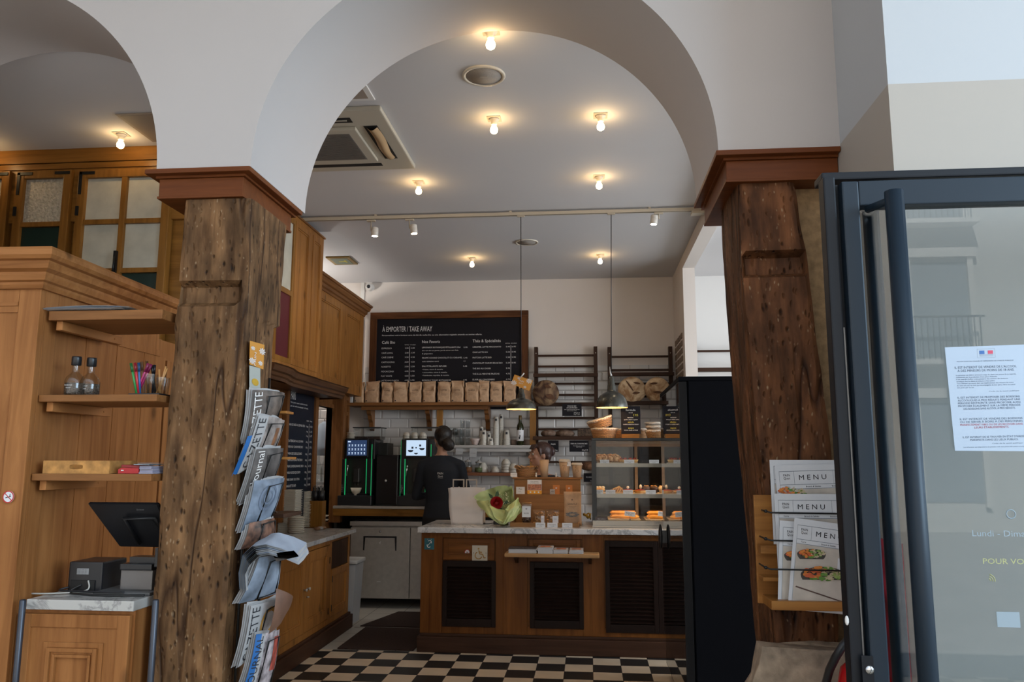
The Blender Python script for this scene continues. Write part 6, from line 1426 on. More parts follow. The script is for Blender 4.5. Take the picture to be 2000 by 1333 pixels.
def bread_basket():
    p = AY(1029, 925, 6.94); zz = tz1+0.0006
    t = thing('bread_basket', 'wicker basket with paper and pastries on top display step', 'basket', (p.x, 6.94, zz))
    b = B(); basket(b, (0, 0, 0.003), 0.072, 0.055, 0.062, None, 1.25, 6, 26); obj('weave', b, wicker(), t, world=False)
    b = B()
    for k in range(11):
        a = 2*PI*k/11; d = Vector((math.cos(a), math.sin(a)*0.8, 0)); s_ = Vector((-math.sin(a), math.cos(a), 0))
        b.grid(lambda u, v, d=d, s_=s_, k=k: d*(0.05+0.05*v)+s_*(u-0.5)*0.065*(0.5+v)*1.0+Vector((0, 0, 0.045+0.045*v+0.012*math.sin(u*5+k))), 4, 4)
    obj('paper_lining', b, mat('brown_tissue', (0.48, 0.30, 0.16), 0.7), t, world=False)
    b = B(); rnd = random.Random(5)
    for k in range(7): b.ball((rnd.uniform(-.05, .05), rnd.uniform(-.03, .03), 0.07+rnd.uniform(0, .015)), 0.02, 10, 0, (1.5, 1, 0.7), Matrix.Rotation(rnd.uniform(0, 3), 3, 'Z'))
    obj('pastries', b, crust('pastry_gold', (0.30, 0.12, 0.03), (0.55, 0.30, 0.10), 20), t, world=False)
    x0, x1, z0, z1 = KR(997, 925, 1010, 933, 6.86); b = B(FR_FRONT, (0, 6.862, 0)); b.box(x0, x1, zz, zz+0.035, 0, 0.001); o = tag(obj('price_card', b, PAPER), 'small white price card at left end of top display step', 'card')
    b = B(FR_FRONT, (0, 6.8605, 0)); b.text('chouquettes', ((x0+x1)/2, zz+0.02, 0), 0.04, 0.006, align='c'); obj('lettering', b, INK, o)
bread_basket()
CUPK = mat('cup_kraft', (0.45, 0.32, 0.21), 0.7); LIDW = mat('lid_white', (0.60, 0.54, 0.45), 0.5)
def hot_cup(px, pyt, pw, lid, lab, Y=6.90, logo=False):
    p = AY(px, 930, Y); h = AY(px, pyt, Y).z-tz1-0.001; r = pw/2*Y/F_PX
    t = thing('coffee_cup', lab, 'cup', (p.x, Y, tz1+0.0006)); hb = h*(0.86 if lid else 1)
    b = B(); b.lathe([(0, 0), (r*0.70, 0), (r*0.98, hb), (r*0.92, hb), (r*0.66, 0.004), (0, 0.004)], (0, 0, 0), 24); obj('body', b, CUPK, t, world=False)
    b = B()
    if lid: b.lathe([(r*1.0, hb-0.004), (r*1.06, hb-0.004), (r*1.06, hb+0.004), (r*0.95, hb+0.006), (r*0.92, h), (r*0.8, h), (r*0.78, h-0.004), (0, h-0.004)], (0, 0, 0), 24); obj('lid', b, LIDW, t, world=False)
    else: b.lathe([(r*0.95, hb-0.002), (r*1.03, hb), (r*0.95, hb+0.003)], (0, 0, 0), 24); obj('rim', b, CUPK, t, world=False)
    if logo:
        b = B(FR_FRONT, (0, -r*0.93, 0)); b.tube([(-0.012, h*0.4, 0), (-0.010, h*0.55, 0.002), (0.0, h*0.5, 0.002), (0.010, h*0.56, 0.002), (0.012, h*0.38, 0)], 0.0012, 5); b.tube([(-0.006, h*0.35, 0), (0.0, h*0.28, 0), (0.007, h*0.34, 0)], 0.001, 5)
        b.text('Pain', (0, h*0.6, 0.002), r*0.7, 0.010, align='c'); obj('print', b, mat('sepia', (0.12, 0.06, 0.03), 0.7), t, world=False)
hot_cup(1063, 899, 19, False, 'tall kraft paper cup without lid in front of the woman with the bun')
hot_cup(1103, 897, 22, True, 'taller lidded paper cup on top display step', logo=True)
hot_cup(1127, 904, 21, True, 'shorter lidded paper cup at right end of display step', logo=True)
x0, x1, z0, z1 = KR(1098, 903, 1115, 911, 6.865); b = B(FR_FRONT, (0, 6.862, 0)); b.box(x0, x1, z0, z1, 0, 0.001); o = tag(obj('cup_price_tag', b, PAPER), 'white price tag clipped on the taller lidded cup', 'tag'); b = B(FR_FRONT, (0, 6.8605, 0)); b.text('3.50', ((x0+x1)/2, (z0+z1)/2-0.003, 0), 0.03, 0.008, align='c'); obj('lettering', b, INK, o)
for i, px in enumerate((1047, 1086)):
    p = AY(px, 928, 6.87); b = B(); b.ball((p.x, 6.88, tz1+0.012), 0.010, 10, 0, (0.9, 0.8, 1.2)); b.ball((p.x, 6.88, tz1+0.028), 0.007, 8); b.ball((p.x-0.003, 6.88, tz1+0.037), 0.0025, 6, 0, (1, 1, 2)); b.ball((p.x+0.003, 6.88, tz1+0.037), 0.0025, 6, 0, (1, 1, 2))
    tag(obj('rabbit_figurine', b, WHITE), ('tiny white rabbit figurine between basket and tall cup', 'tiny white rabbit figurine between tall cup and lidded cup')[i], 'figurine')
# brochures and cards on the middle step
def card(px0, py0, px1, py1, Y, m_, lab, lines=(), name='card', lean=0.0, ink=INK, cat='card', extra=None, zbase=None):
    x0, x1, z0, z1 = KR(px0, py0, px1, py1, Y)
    if zbase is not None: z1 += zbase-z0; z0 = zbase
    t = thing(name, lab, cat, ((x0+x1)/2, Y, z0)); b = B(FR_FRONT, (0, Y, 0)); b.box(x0, x1, z0, z1, -0.002, 0); obj('sheet', b, m_, t); W, H = x1-x0, z1-z0
    if lines:
        b = B(FR_FRONT, (0, Y-0.001, 0))
        for s, fx, fz, fw, cap, al in lines: b.text(s, (x0+fx*W, z0+fz*H, 0), fw*W, cap*H, align=al)
        obj('lettering', b, ink, t)
    if extra: extra(t, x0, x1, z0, z1, Y)
    return t
mz = mz1+0.0006
def brochure_extra(t, x0, x1, z0, z1, Y):
    W, H = x1-x0, z1-z0
    b = B(FR_FRONT, (0, Y-0.001, 0)); b.box(x0, x1, z0, z0+0.26*H, 0, 0.0004); obj('yellow_band', b, mat('band_yellow', (0.75, 0.33, 0.01), 0.5), t)
    b = B(FR_FRONT, (0, Y-0.001, 0)); b.box(x0+0.02*W, x1-0.02*W, z0+0.28*H, z0+0.68*H, 0, 0.0004); obj('photo', b, mat('food_photo', (0.38, 0.15, 0.08), 0.5, noise=0.7, nscale=60), t)
    b = B(FR_FRONT, (0, Y-0.0016, 0))
    for k in range(3): b.prism([(x0+W*(0.22+0.28*k)+0.007*math.cos(a*PI/6), z0+0.13*H+0.007*math.sin(a*PI/6)) for a in range(12)], 0, 0.0004, axis=2)
    obj('icons', b, PAPER, t)
card(1030, 939, 1058, 967, 6.75, PAPER, 'white brochure with food photo and yellow band on middle step', [('GAUFRES', 0.5, 0.85, 0.55, 0.06, 'c'), ('& GRANOLA BIO', 0.5, 0.75, 0.6, 0.05, 'c')], 'brochure', extra=brochure_extra, zbase=mz, cat='brochure')
card(1008, 953, 1025, 967, 6.75, PAPER, 'white card with small logo at left of middle step', [('Pain', 0.5, 0.6, 0.35, 0.2, 'c'), ('Café', 0.4, 0.3, 0.3, 0.1, 'c')], zbase=mz)
OR = mat('orange_card', (0.50, 0.17, 0.035), 0.6)
card(1080, 949, 1093, 967, 6.76, OR, 'orange card standing behind the small white cards', [('✿', 0.5, 0.6, 0.3, 0.15, 'c')], ink=CHALK, zbase=mz)
card(1105, 949, 1118, 967, 6.76, OR, 'orange card at right end of middle step', [('✿', 0.5, 0.6, 0.3, 0.15, 'c')], ink=CHALK, zbase=mz)
card(1074, 957, 1084, 967, 6.745, mat('card_grey', (0.35, 0.32, 0.30), 0.6, noise=0.3, nscale=60), 'small grey-white card leaning before left orange card', [('Miel', 0.5, 0.4, 0.6, 0.2, 'c')], zbase=mz)
# packets in the front tray
def bag_packet(px0, py0, px1, Y, lab, body_m, lines, ink, fill=None, white_label=None, clear=False, dpt=0.05):
    x0, x1, z0, z1 = KR(px0, py0, px1, 1023, Y); W = x1-x0; H = z1-zt3
    t = thing('snack_packet', lab, 'packet', ((x0+x1)/2, Y, zt3)); cx = (x0+x1)/2
    b = B(); rings = []
    for j in range(11):
        v = j/10; dq = dpt/2*(1 if v < 0.5 else 1-(v-0.5)/0.5*0.93)*(0.75+0.25*math.sin(min(1, v*3)*PI/2)); w_ = W/2*(1-0.04*math.sin(v*PI))
        rings.append([(cx+w_*math.copysign(abs(math.cos(a))**0.45, math.cos(a)), Y+dq*math.copysign(abs(math.sin(a))**0.7, math.sin(a))+0.002*math.sin(9*v+3*math.cos(a)), zt3+H*v) for a in [2*PI*k/24 for k in range(24)]])
    b.loft(rings); obj('pouch', b, body_m, t)
    if fill:
        b = B(); rnd = random.Random(int(px0))
        for k in range(60): b.ball((cx+rnd.uniform(-.42, .42)*W, Y+rnd.uniform(-.6, .6)*dpt/2, zt3+0.008+rnd.uniform(0, fill[1])*H), 0.0075, 6, 0, (1, 1, 0.8))
        obj('filling', b, fill[0], t)
    if white_label:
        a, c, d, e = white_label; b = B(FR_FRONT, (0, Y-dpt/2-0.0012, 0)); b.box(x0+a*W, x0+c*W, zt3+d*H, zt3+e*H, 0, 0.0006); obj('label', b, PAPER, t)
    b = B(FR_FRONT, (0, Y-dpt/2-0.0024, 0))
    for s, fx, fz, fw, cap in lines: b.text(s, (x0+fx*W, zt3+fz*H, 0), fw*W, cap*H, align='c')
    obj('lettering', b, ink, t); return t, x0, x1, H
NUT = mat('nuts', (0.45, 0.22, 0.07), 0.6, noise=0.4, nscale=60); CHOC = mat('choc_balls', (0.05, 0.02, 0.015), 0.5, noise=0.3, nscale=60)
bag_packet(1019, 982, 1038, 6.50, 'clear packet of dark chocolate bites with white label', CLEAR, [('✿', 0.5, 0.7, 0.18, 0.06), ('BOUCHÉES', 0.5, 0.5, 0.5, 0.06)], INK, (CHOC, 0.3), (0.06, 0.94, 0.36, 0.84), dpt=0.045)
bag_packet(1041, 996, 1064, 6.50, 'clear packet of nuts, left of two behind the white tickets', CLEAR, [('noix', 0.82, 0.4, 0.2, 0.06)], INK, (NUT, 0.8), (0.70, 0.98, 0.05, 0.62), dpt=0.045)
bag_packet(1066, 996, 1092, 6.50, 'clear packet of nuts, right of two beside the granola pouch', CLEAR, [('noix', 0.72, 0.4, 0.2, 0.06)], INK, (NUT, 0.8), (0.52, 0.95, 0.05, 0.60), dpt=0.045)
t, x0, x1, H = bag_packet(1101, 961, 1136, 6.52, 'large kraft granola pouch with a leaf-shaped window', KRAFT, [('✿', 0.48, 0.75, 0.10, 0.035), ('GRANOLA', 0.48, 0.61, 0.52, 0.055), ('amandes & miel', 0.48, 0.56, 0.4, 0.022), ('bio et artisanal', 0.48, 0.52, 0.3, 0.018)], INK, dpt=0.06)
b = B(FR_FRONT, (0, 6.52-0.0318, 0)); W = x1-x0
for k in range(7):
    a = k*2*PI/7; cx, cz = x0+W*0.48+0.038*math.cos(a), zt3+H*0.33+0.014*math.sin(a); b.prism([(cx+0.017*math.cos(q*PI/5)*1.1, cz+0.007*math.sin(q*PI/5)) for q in range(10)], 0, 0.0005, axis=2)
obj('window', b, mat('granola_window', (0.10, 0.07, 0.05), 0.2, noise=0.9, nscale=70), t)
for i, (a, c, s) in enumerate(((1046, 1065, 'BOUCHÉES'), (1069, 1089, 'NOIX CARAMEL'), (1098, 1118, 'GRANOLA'))):
    card(a, 1022, c, 1031, 6.4185, PAPER, ('white ticket on tray front, left of three', 'white ticket on tray front, middle of three', 'white ticket on tray front under granola pouch')[i], [(s, 0.5, 0.5, 0.7, 0.18, 'c'), ('5.90', 0.5, 0.2, 0.3, 0.14, 'c')], name='ticket', zbase=zk)
# clutter behind, right of the steps: tangled black cable and yellow cord
cable([(-0.02+0.03*math.cos(k), 6.9+0.05*math.sin(k*0.7), zk+0.03+0.05*abs(math.sin(k*1.3))) for k in range(9)], 0.006, (0.35, 0.20, 0.01), 'yellow cord coiled between the steps and pastry case', 'yellow_cord')
# ================================================================ PASTRY CASE
pc = thing('pastry_case', 'glass pastry display case with lit shelves on the counter', 'display case', (0.4, 6.7, zk))
CY0, CY1 = 6.44, 6.98; cx0 = AY(1157, 1000, CY0).x; cx1 = 0.86; cz0 = zk; cz1 = AY(1225, 856, CY0).z
DKM = mat('case_black', (0.012, 0.012, 0.012), 0.35); CST = mat('case_steel', (0.34, 0.31, 0.27), 0.35, 0.9)
b = B(); b.box(cx0, cx1, CY0, CY1, cz0, cz0+0.055, 0, 0.004); b.box(cx0-0.004, cx1, CY0-0.01, CY1, cz0, cz0+0.018, 0, 0.003); obj('base', b, CST, pc)
b = B(); b.box(cx0, cx1, CY0, CY1, cz1-0.022, cz1, 0, 0.003); b.box(cx0, cx0+0.035, CY0, CY0+0.03, cz0+0.055, cz1-0.022); b.box(cx0, cx0+0.02, CY1-0.02, CY1, cz0+0.055, cz1-0.022); b.box(cx1-0.02, cx1, CY0, CY0+0.02, cz0+0.055, cz1-0.022); b.box(cx1-0.02, cx1, CY1-0.02, CY1, cz0+0.055, cz1-0.022)
obj('frame', b, DKM, pc)
b = B(); mxx = AY(1243, 950, CY1).x; b.box(cx0+0.02, cx1-0.02, CY1-0.012, CY1, cz1-0.06, cz1-0.022); b.box(mxx-0.012, mxx+0.012, CY1-0.02, CY1-0.004, cz0+0.055, cz1-0.06); b.box(cx0+0.02, cx1-0.02, CY0+0.03, CY0+0.07, cz1-0.045, cz1-0.022); obj('rear_frame', b, wood('case_wood', (0.20, 0.12, 0.07), (0.30, 0.19, 0.11), 'x', 1, 0.4, 0), pc)
b = B(); b.box(cx0+0.035, cx1-0.02, CY0+0.004, CY0+0.009, cz0+0.055, cz1-0.022); b.box(cx0+0.004, cx0+0.009, CY0+0.03, CY1-0.02, cz0+0.055, cz1-0.022); obj('glass', b, glass('case_glass', (0.95, 0.95, 0.94), 0.3), pc)
b = B(); b.box(cx0+0.02, mxx-0.012, CY1-0.010, CY1-0.006, cz0+0.055, cz1-0.06); b.box(mxx+0.012, cx1-0.02, CY1-0.016, CY1-0.012, cz0+0.055, cz1-0.06); obj('rear_glass', b, glass('smoked_glass', (0.30, 0.27, 0.24), 0.5), pc)
WARM = mat('case_lamp', (0.9, 0.7, 0.4), 0.4, emit=(1.0, 0.62, 0.28), es=26.0)
shz = []
for py in (906, 966):
    z = AY(1225, py, CY0+0.06).z; shz.append(z)
    b = B(); b.box(cx0+0.02, cx1-0.02, CY0+0.05, CY1-0.04, z-0.006, z, 0, 0.001); b.box(cx0+0.02, cx1-0.02, CY0+0.045, CY0+0.05, z-0.028, z+0.002); sh_ = obj('shelf', b, CST, pc)
    b = B(); b.box(cx0+0.05, cx1-0.04, CY0+0.055, CY0+0.07, z-0.018, z-0.008); obj('lamp_strip', b, WARM, sh_)
b = B(); b.box(cx0+0.05, cx1-0.04, CY0+0.055, CY0+0.07, cz1-0.034, cz1-0.024); obj('lamp_strip', b, WARM, pc)
x0, x1, z0, z1 = KR(1160, 1010, 1186, 1022, CY0); b = B(FR_FRONT, (0, CY0-0.001, 0)); b.box(x0+0.01, x1, cz0+0.056, z1, 0, 0.001); nm = obj('notice', b, mat('notice_brown', (0.07, 0.05, 0.045), 0.5), pc)
b = B(FR_FRONT, (0, CY0-0.0025, 0)); b.text('fait maison', (x0+0.03, z1-0.02, 0), 0.06, 0.008); b.text('sans conservateur', (x0+0.02, z1-0.035, 0), 0.07, 0.007); obj('lettering', b, CHALK, nm)
# pastries
zl1, zl2, zl0 = shz[0]+0.0006, shz[1]+0.0006, cz0+0.0556
TRAYM = mat('tray_wood', (0.55, 0.40, 0.25), 0.5)
def px2x(px, Y=6.58): return AY(px, 930, Y).x
for (a, c, z, lab) in ((1166, 1245, zl1, 'pale tray on the upper pastry shelf'), (1162, 1330, zl2, 'pale tray on the middle pastry shelf'), (1186, 1248, zl0, 'pale tray under the left eclairs'), (1258, 1330, zl0, 'pale tray under the right eclairs')):
    b = B(); b.box(px2x(a), min(px2x(c), cx1-0.03), 6.50, 6.78, z, z+0.008, 0, 0.002); tag(obj('tray', b, TRAYM), lab, 'tray')
z8 = 0.0088
def crumble(px, lab):
    b = B(); x = px2x(px); rnd = random.Random(int(px)); b.ball((x, 6.60, zl1+z8+0.028), 0.036, 14, 0, (1.1, 1.1, 0.8), None, 0.03)
    for k in range(40):
        a = rnd.uniform(0, 2*PI); th = rnd.uniform(0, 1.3); b.ball((x+0.04*math.sin(th)*math.cos(a), 6.60+0.04*math.sin(th)*math.sin(a), zl1+z8+0.030+0.03*math.cos(th)), rnd.uniform(0.005, 0.010), 6)
    tag(obj('crumble_muffin', b, crust('crumble', (0.36, 0.17, 0.06), (0.66, 0.42, 0.20), 30)), lab, 'muffin', 'muffins on upper pastry shelf')
for i, px in enumerate((1171, 1181, 1193, 1203)): crumble(px, 'crumble-topped muffin on the upper pastry shelf, '+ORD[i]+' from the left')
for i, px in enumerate((1217, 1236)):
    x = px2x(px); t = thing('fruit_tart', 'red-glazed tart on upper pastry shelf, '+('left one', 'right one')[i], 'tart', (x, 6.6, zl1+z8)); b = B(); b.lathe([(0, 0), (0.04, 0), (0.048, 0.022), (0.043, 0.022), (0, 0.018)], (0, 0, 0.0005), 24); obj('pastry_shell', b, crust('tart_shell', (0.45, 0.22, 0.06), (0.68, 0.42, 0.14), 20), t, world=False)
    b = B(); b.lathe([(0.042, 0.019), (0.03, 0.026), (0, 0.028)], (0, 0, 0.0005), 20); 
    for k in range(6): b.ball((0.026*math.cos(k*PI/3), 0.026*math.sin(k*PI/3), 0.03), 0.008, 8)
    obj('topping', b, mat('red_glaze', (0.30, 0.03, 0.015), 0.15), t, world=False)
for i, px in enumerate((1171, 1201, 1226, 1251)):
    x = px2x(px); t = thing('pastry', ('cream-topped pastry at far left of middle pastry shelf', 'slashed apple turnover on middle pastry shelf', 'red tart with one cream dot on middle pastry shelf', 'red tart with tall cream dot on middle pastry shelf')[i], 'pastry', (x, 6.6, zl2+z8)); b = B()
    if i == 0:
        b.ball((0, 0, 0.02), 0.045, 14, 0, (1.0, 0.8, 0.45)); obj('dough', b, MT['tart_shell'], t, world=False); b = B(); [b.ball((dx, 0, 0.038), 0.018, 10, 0, (1, 1, 0.7)) for dx in (-0.025, 0, 0.025)]; obj('topping', b, mat('cream_top', (0.7, 0.55, 0.35), 0.5), t, world=False)
    elif i == 1:
        b.prism([(-0.06, 0.0), (0.06, 0.0), (0.062, 0.03), (0.035, 0.052), (-0.055, 0.012)], -0.035, 0.035, axis=1); obj('dough', b, MT['tart_shell'], t, world=False); b = B()
        for k in range(5): b.tube([(-0.035+k*0.02, -0.036, 0.008), (-0.02+k*0.02, -0.037, 0.03+0.003*k)], 0.003, 5)
        obj('topping', b, mat('dark_filling', (0.16, 0.05, 0.015), 0.4), t, world=False)
    else:
        b.lathe([(0, 0), (0.045, 0), (0.052, 0.018), (0.045, 0.018), (0, 0.016)], (0, 0, 0.0005), 24); obj('dough', b, MT['tart_shell'], t, world=False); b = B(); b.lathe([(0.047, 0.016), (0.035, 0.026), (0, 0.028)], (0, 0, 0.0005), 22); tp = obj('topping', b, MT['red_glaze'], t, world=False); b = B(); b.ball((0, 0, 0.04+0.006*(i == 3)), 0.012, 10, 0, (1, 1, 1.0+0.6*(i == 3))); obj('cream_dot', b, mat('cream_dot', (0.75, 0.65, 0.5), 0.5), tp, world=False)
for i, px in enumerate((1262, 1277, 1294)):
    x = px2x(px); t = thing('chocolate_muffin', ('dark chocolate muffin with nuts on middle pastry shelf, left one', 'dark chocolate muffin with nuts on middle pastry shelf, right one', 'pale round bun at the right end of middle pastry shelf')[i], 'muffin', (x, 6.6, zl2+z8)); b = B(); b.lathe([(0, 0), (0.026, 0), (0.034, 0.025), (0.038, 0.032), (0.03, 0.048), (0, 0.055)], (0, 0, 0.0005), 18); obj('cake', b, mat('choc_cake', (0.05, 0.02, 0.01), 0.6) if i < 2 else MT['cream_top'], t, world=False)
    b = B(); rnd = random.Random(i)
    for k in range(9): b.ball((rnd.uniform(-.022, .022), rnd.uniform(-.022, .012), 0.050+rnd.uniform(0, .006)), 0.006, 6)
    obj('nut_topping', b, NUT, t, world=False)
ECL = mat('eclair_gold', (0.72, 0.33, 0.05), 0.4, noise=0.3, nscale=20)
for gi_, (pa, pb) in enumerate(((1190, 1246), (1262, 1322))):
    for k in range(3):
        xa, xb = px2x(pa), px2x(pb); z = zl0+0.0085+(0.014 if k < 2 else 0.042); y = (6.56, 6.63, 6.595)[k]; b = B(); xe_ = min(xb, cx1-0.05)-0.01*k; n = 10
        pts = [(xa+(xe_-xa)*i/n, y, z+0.001) for i in range(n+1)]; rs = [0.004]+[0.0155+0.001*math.sin(i*2+k) for i in range(n-1)]+[0.004]; b.tube(pts, rs, 12)
        b.tube([(xa+0.01, y-0.004, z+0.013), (xe_-0.01, y-0.004, z+0.013)], 0.005, 6, 1)
        tag(obj('eclair', b, [ECL, mat('eclair_icing', (0.55, 0.20, 0.03), 0.25)]), 'golden long pastry in the %s batch of the bottom shelf, %s' % (('left', 'right')[gi_], ('front one', 'rear one', 'topmost one')[k]), 'pastry', 'golden long pastries on the bottom shelf')
for i, (a, b0, c, d, z, s) in enumerate(((1172, 899, 1190, 906, zl1, 'Muffin pomme'), (1219, 899, 1239, 906, zl1, 'Tarte fraise'), (1268, 899, 1287, 906, zl1, 'Cookie'), (1162, 958, 1178, 966, zl2, 'Cake'), (1183, 958, 1202, 966, zl2, 'Chausson'), (1217, 958, 1236, 966, zl2, 'Tartelette'), (1261, 958, 1281, 966, zl2, 'Muffin choco'))):
    card(a, b0, c, d, 6.492, PAPER, 'white price card on the %s pastry shelf, %s' % (('upper', 'upper', 'upper', 'middle', 'middle', 'middle', 'middle')[i], ('left of three', 'centre of three', 'right of three', 'far left of four', 'second of four from left', 'third of four from left', 'far right of four')[i]), [(s, 0.5, 0.55, 0.75, 0.2, 'c'), ('3.50', 0.5, 0.2, 0.3, 0.18, 'c')], name='price_card', zbase=z+0.0005)
for i, px in enumerate((1229, 1294)):
    x = px2x(px, 6.48); t = thing('price_card', 'white price card on a stem before the %s golden pastries' % ('left', 'right')[i], 'card', (x, 6.49, zl0)); b = B(); b.tube([(0, 0, 0.0005), (0, 0, 0.03)], 0.002, 5); b.lathe([(0, 0.0005), (0.012, 0.0005), (0.002, 0.008)], (0, 0, 0), 12); obj('stem', b, IRON, t, world=False)
    b = B(); b.box(-0.042, 0.042, -0.002, 0, 0.03, 0.068, 0, 0, Matrix.Rotation(0.12, 3, 'Y')); obj('sheet', b, PAPER, t, world=False)
    b = B(FR_FRONT, (0, -0.0028, 0)); b.text('Éclair café', (0, 0.05, 0), 0.06, 0.008, align='c', rot=-0.12); b.text('4.20', (0, 0.038, 0), 0.03, 0.007, align='c', rot=-0.12); obj('lettering', b, INK, t, world=False)
# things on top of the case
zt4 = cz1+0.0006
LIN = mat('linen', (0.56, 0.49, 0.41), 0.85, bump=0.2, nscale=90)
def top_basket(px, Y, z, rx, h, lab, rot=None, grp=None):
    p = AY(px, 850, Y); t = thing('wicker_basket', lab, 'basket', (p.x, Y, z), 0, grp)
    b = B(); basket(b, (0, 0, 0.004), rx, rx*0.8, h, rot, 1.28, 7, 28); obj('weave', b, wicker(), t, world=False)
    b = B(); rim_cloth(b, (0, 0, 0.004), rx, rx*0.8, h, rot, 1.28); obj('cloth_lining', b, LIN, t, world=False)
top_basket(1180, 6.66, zt4, 0.082, 0.075, 'lower cloth-lined basket, left stack on pastry case')
top_basket(1176, 6.67, zt4+0.085, 0.08, 0.075, 'upper tilted cloth-lined basket, left stack on pastry case', Matrix.Rotation(-0.30, 3, 'Y')@Matrix.Rotation(0.1, 3, 'X'))
top_basket(1215, 6.86, zt4, 0.07, 0.08, 'cloth-lined basket half hidden behind the chalkboard, left')
top_basket(1248, 6.86, zt4, 0.05, 0.08, 'cloth-lined basket half hidden behind the chalkboard, right')
top_basket(1284, 6.66, zt4, 0.075, 0.06, 'lowest cloth-lined basket of right pile on pastry case')
top_basket(1283, 6.665, zt4+0.068, 0.07, 0.026, 'second shallow basket of right pile on pastry case')
top_basket(1282, 6.67, zt4+0.103, 0.072, 0.02, 'topmost shallow basket of right pile on pastry case')
x0, x1, z0, z1 = KR(1213, 794, 1251, 843, 6.60); t = thing('chalkboard_sign', 'black chalkboard formule sign on wooden block atop pastry case', 'chalkboard', ((x0+x1)/2, 6.6, zt4))
b = B(); b.box(x0+0.0, x1-0.012, 6.58, 6.66, zt4, zt4+0.035, 0, 0.003); obj('block', b, gwood('x'), t)
b = B(); b.box(x0, x1, 6.60, 6.612, zt4+0.036, z1, 0, 0.003); obj('board', b, SLATE, t)
YEL = mat('chalk_yellow', (0.65, 0.55, 0.08), 0.8)
W, H = x1-x0, z1-zt4-0.036; zb5 = zt4+0.036
for ink_, LN in ((CHALK, (('formule', 0.5, 0.83, 0.5, 0.07), ('du midi', 0.5, 0.75, 0.2, 0.04), ('tartine', 0.48, 0.57, 0.3, 0.05), ('quiche, salade ou gratin', 0.5, 0.50, 0.7, 0.04), ('crudités salade ou dessert', 0.5, 0.33, 0.8, 0.04), ('boisson chaude ou froide', 0.5, 0.12, 0.7, 0.04))), (YEL, (('€ 9.95', 0.75, 0.64, 0.25, 0.08), ('salade', 0.5, 0.40, 0.3, 0.06), ('soupe', 0.5, 0.19, 0.28, 0.06)))):
    b = B(FR_FRONT, (0, 6.5985, 0))
    for s, fx, fz, fw, cp in LN: b.text(s, (x0+fx*W, zb5+fz*H, 0), fw*W, cp*H, align='c')
    obj('chalk_writing', b, ink_, t)
# ================================================================ PEOPLE
SKIN = mat('skin', (0.46, 0.25, 0.17), 0.55); HAIRD = mat('hair_black', (0.012, 0.008, 0.007), 0.45, noise=0.5, nscale=60, bump=0.4)
HAIRB = mat('hair_brown', (0.045, 0.018, 0.013), 0.4, noise=0.4, nscale=60, bump=0.4); SHIRT = mat('shirt_navy', (0.008, 0.011, 0.018), 0.85, bump=0.15, nscale=15); TROUS = mat('trousers_black', (0.008, 0.008, 0.009), 0.85); SHOE = mat('shoe_dark', (0.02, 0.02, 0.02), 0.5)
def cone(b, a, c, r0, r1, sx=1.0, n=7):
    a, c = Vector(a), Vector(c)
    pts = [a.lerp(c, i/n) for i in range(n+1)]; b.tube(pts, [r0+(r1-r0)*i/n for i in range(n+1)], 14); b.ball(a, r0, 14); b.ball(c, r1, 14)
def organic(name, b, mats, parent, voxel, rule, smooth=6, world=False, xf=None):
    me = bpy.data.meshes.new('raw'); 
    if xf is not None: b.bm.transform(xf)
    bmesh.ops.recalc_face_normals(b.bm, faces=b.bm.faces); b.bm.to_mesh(me); b.bm.free()
    o = bpy.data.objects.new('raw', me); C.objects.link(o)
    md = o.modifiers.new('r', 'REMESH'); md.mode = 'VOXEL'; md.voxel_size = voxel; md.use_smooth_shade = True
    ms = o.modifiers.new('s', 'SMOOTH'); ms.iterations = smooth; ms.factor = 0.5
    dg = bpy.context.evaluated_depsgraph_get(); me2 = bpy.data.meshes.new_from_object(o.evaluated_get(dg)); me2.name = name
    bpy.data.objects.remove(o); bpy.data.meshes.remove(me)
    me2.materials.clear()
    for q in mats: me2.materials.append(q)
    for p in me2.polygons: p.material_index = rule(p.center); p.use_smooth = True
    r = bpy.data.objects.new(name, me2); C.objects.link(r); r.parent = parent
    return r
def hand(b, w_, d, up, side, s=1.0, curl=0.5):
    """palm plus five separate fingers; w_=wrist, d=pointing dir, up=back of the hand, side=thumb side"""
    w_, d, up, side = Vector(w_), Vector(d).normalized(), Vector(up).normalized(), Vector(side).normalized()
    for k in range(4):
        o = side*(0.028-0.0185*k)*s; base = w_+d*0.085*s+o
        cone(b, w_+o*0.6+d*0.01, base, 0.013*s, 0.0105*s, n=4)
        L_ = (0.040, 0.045, 0.041, 0.032)[k]*s; p1 = base+(d*math.cos(curl)-up*math.sin(curl))*L_; p2 = p1+(d*math.cos(curl*2)-up*math.sin(curl*2))*L_*0.6; p3 = p2+(d*math.cos(curl*2.8)-up*math.sin(curl*2.8))*L_*0.5
        cone(b, base, p1, 0.0095*s, 0.0085*s, n=3); cone(b, p1, p2, 0.0085*s, 0.008*s, n=3); cone(b, p2, p3, 0.008*s, 0.0065*s, n=3)
    t0 = w_+side*0.022*s+d*0.02*s; t1 = t0+(d*0.6+side*0.8-up*0.2).normalized()*0.038*s; t2 = t1+(d*0.9+side*0.35-up*0.3).normalized()*0.03*s
    cone(b, t0, t1, 0.014*s, 0.011*s, n=3); cone(b, t1, t2, 0.0105*s, 0.008*s, n=3)
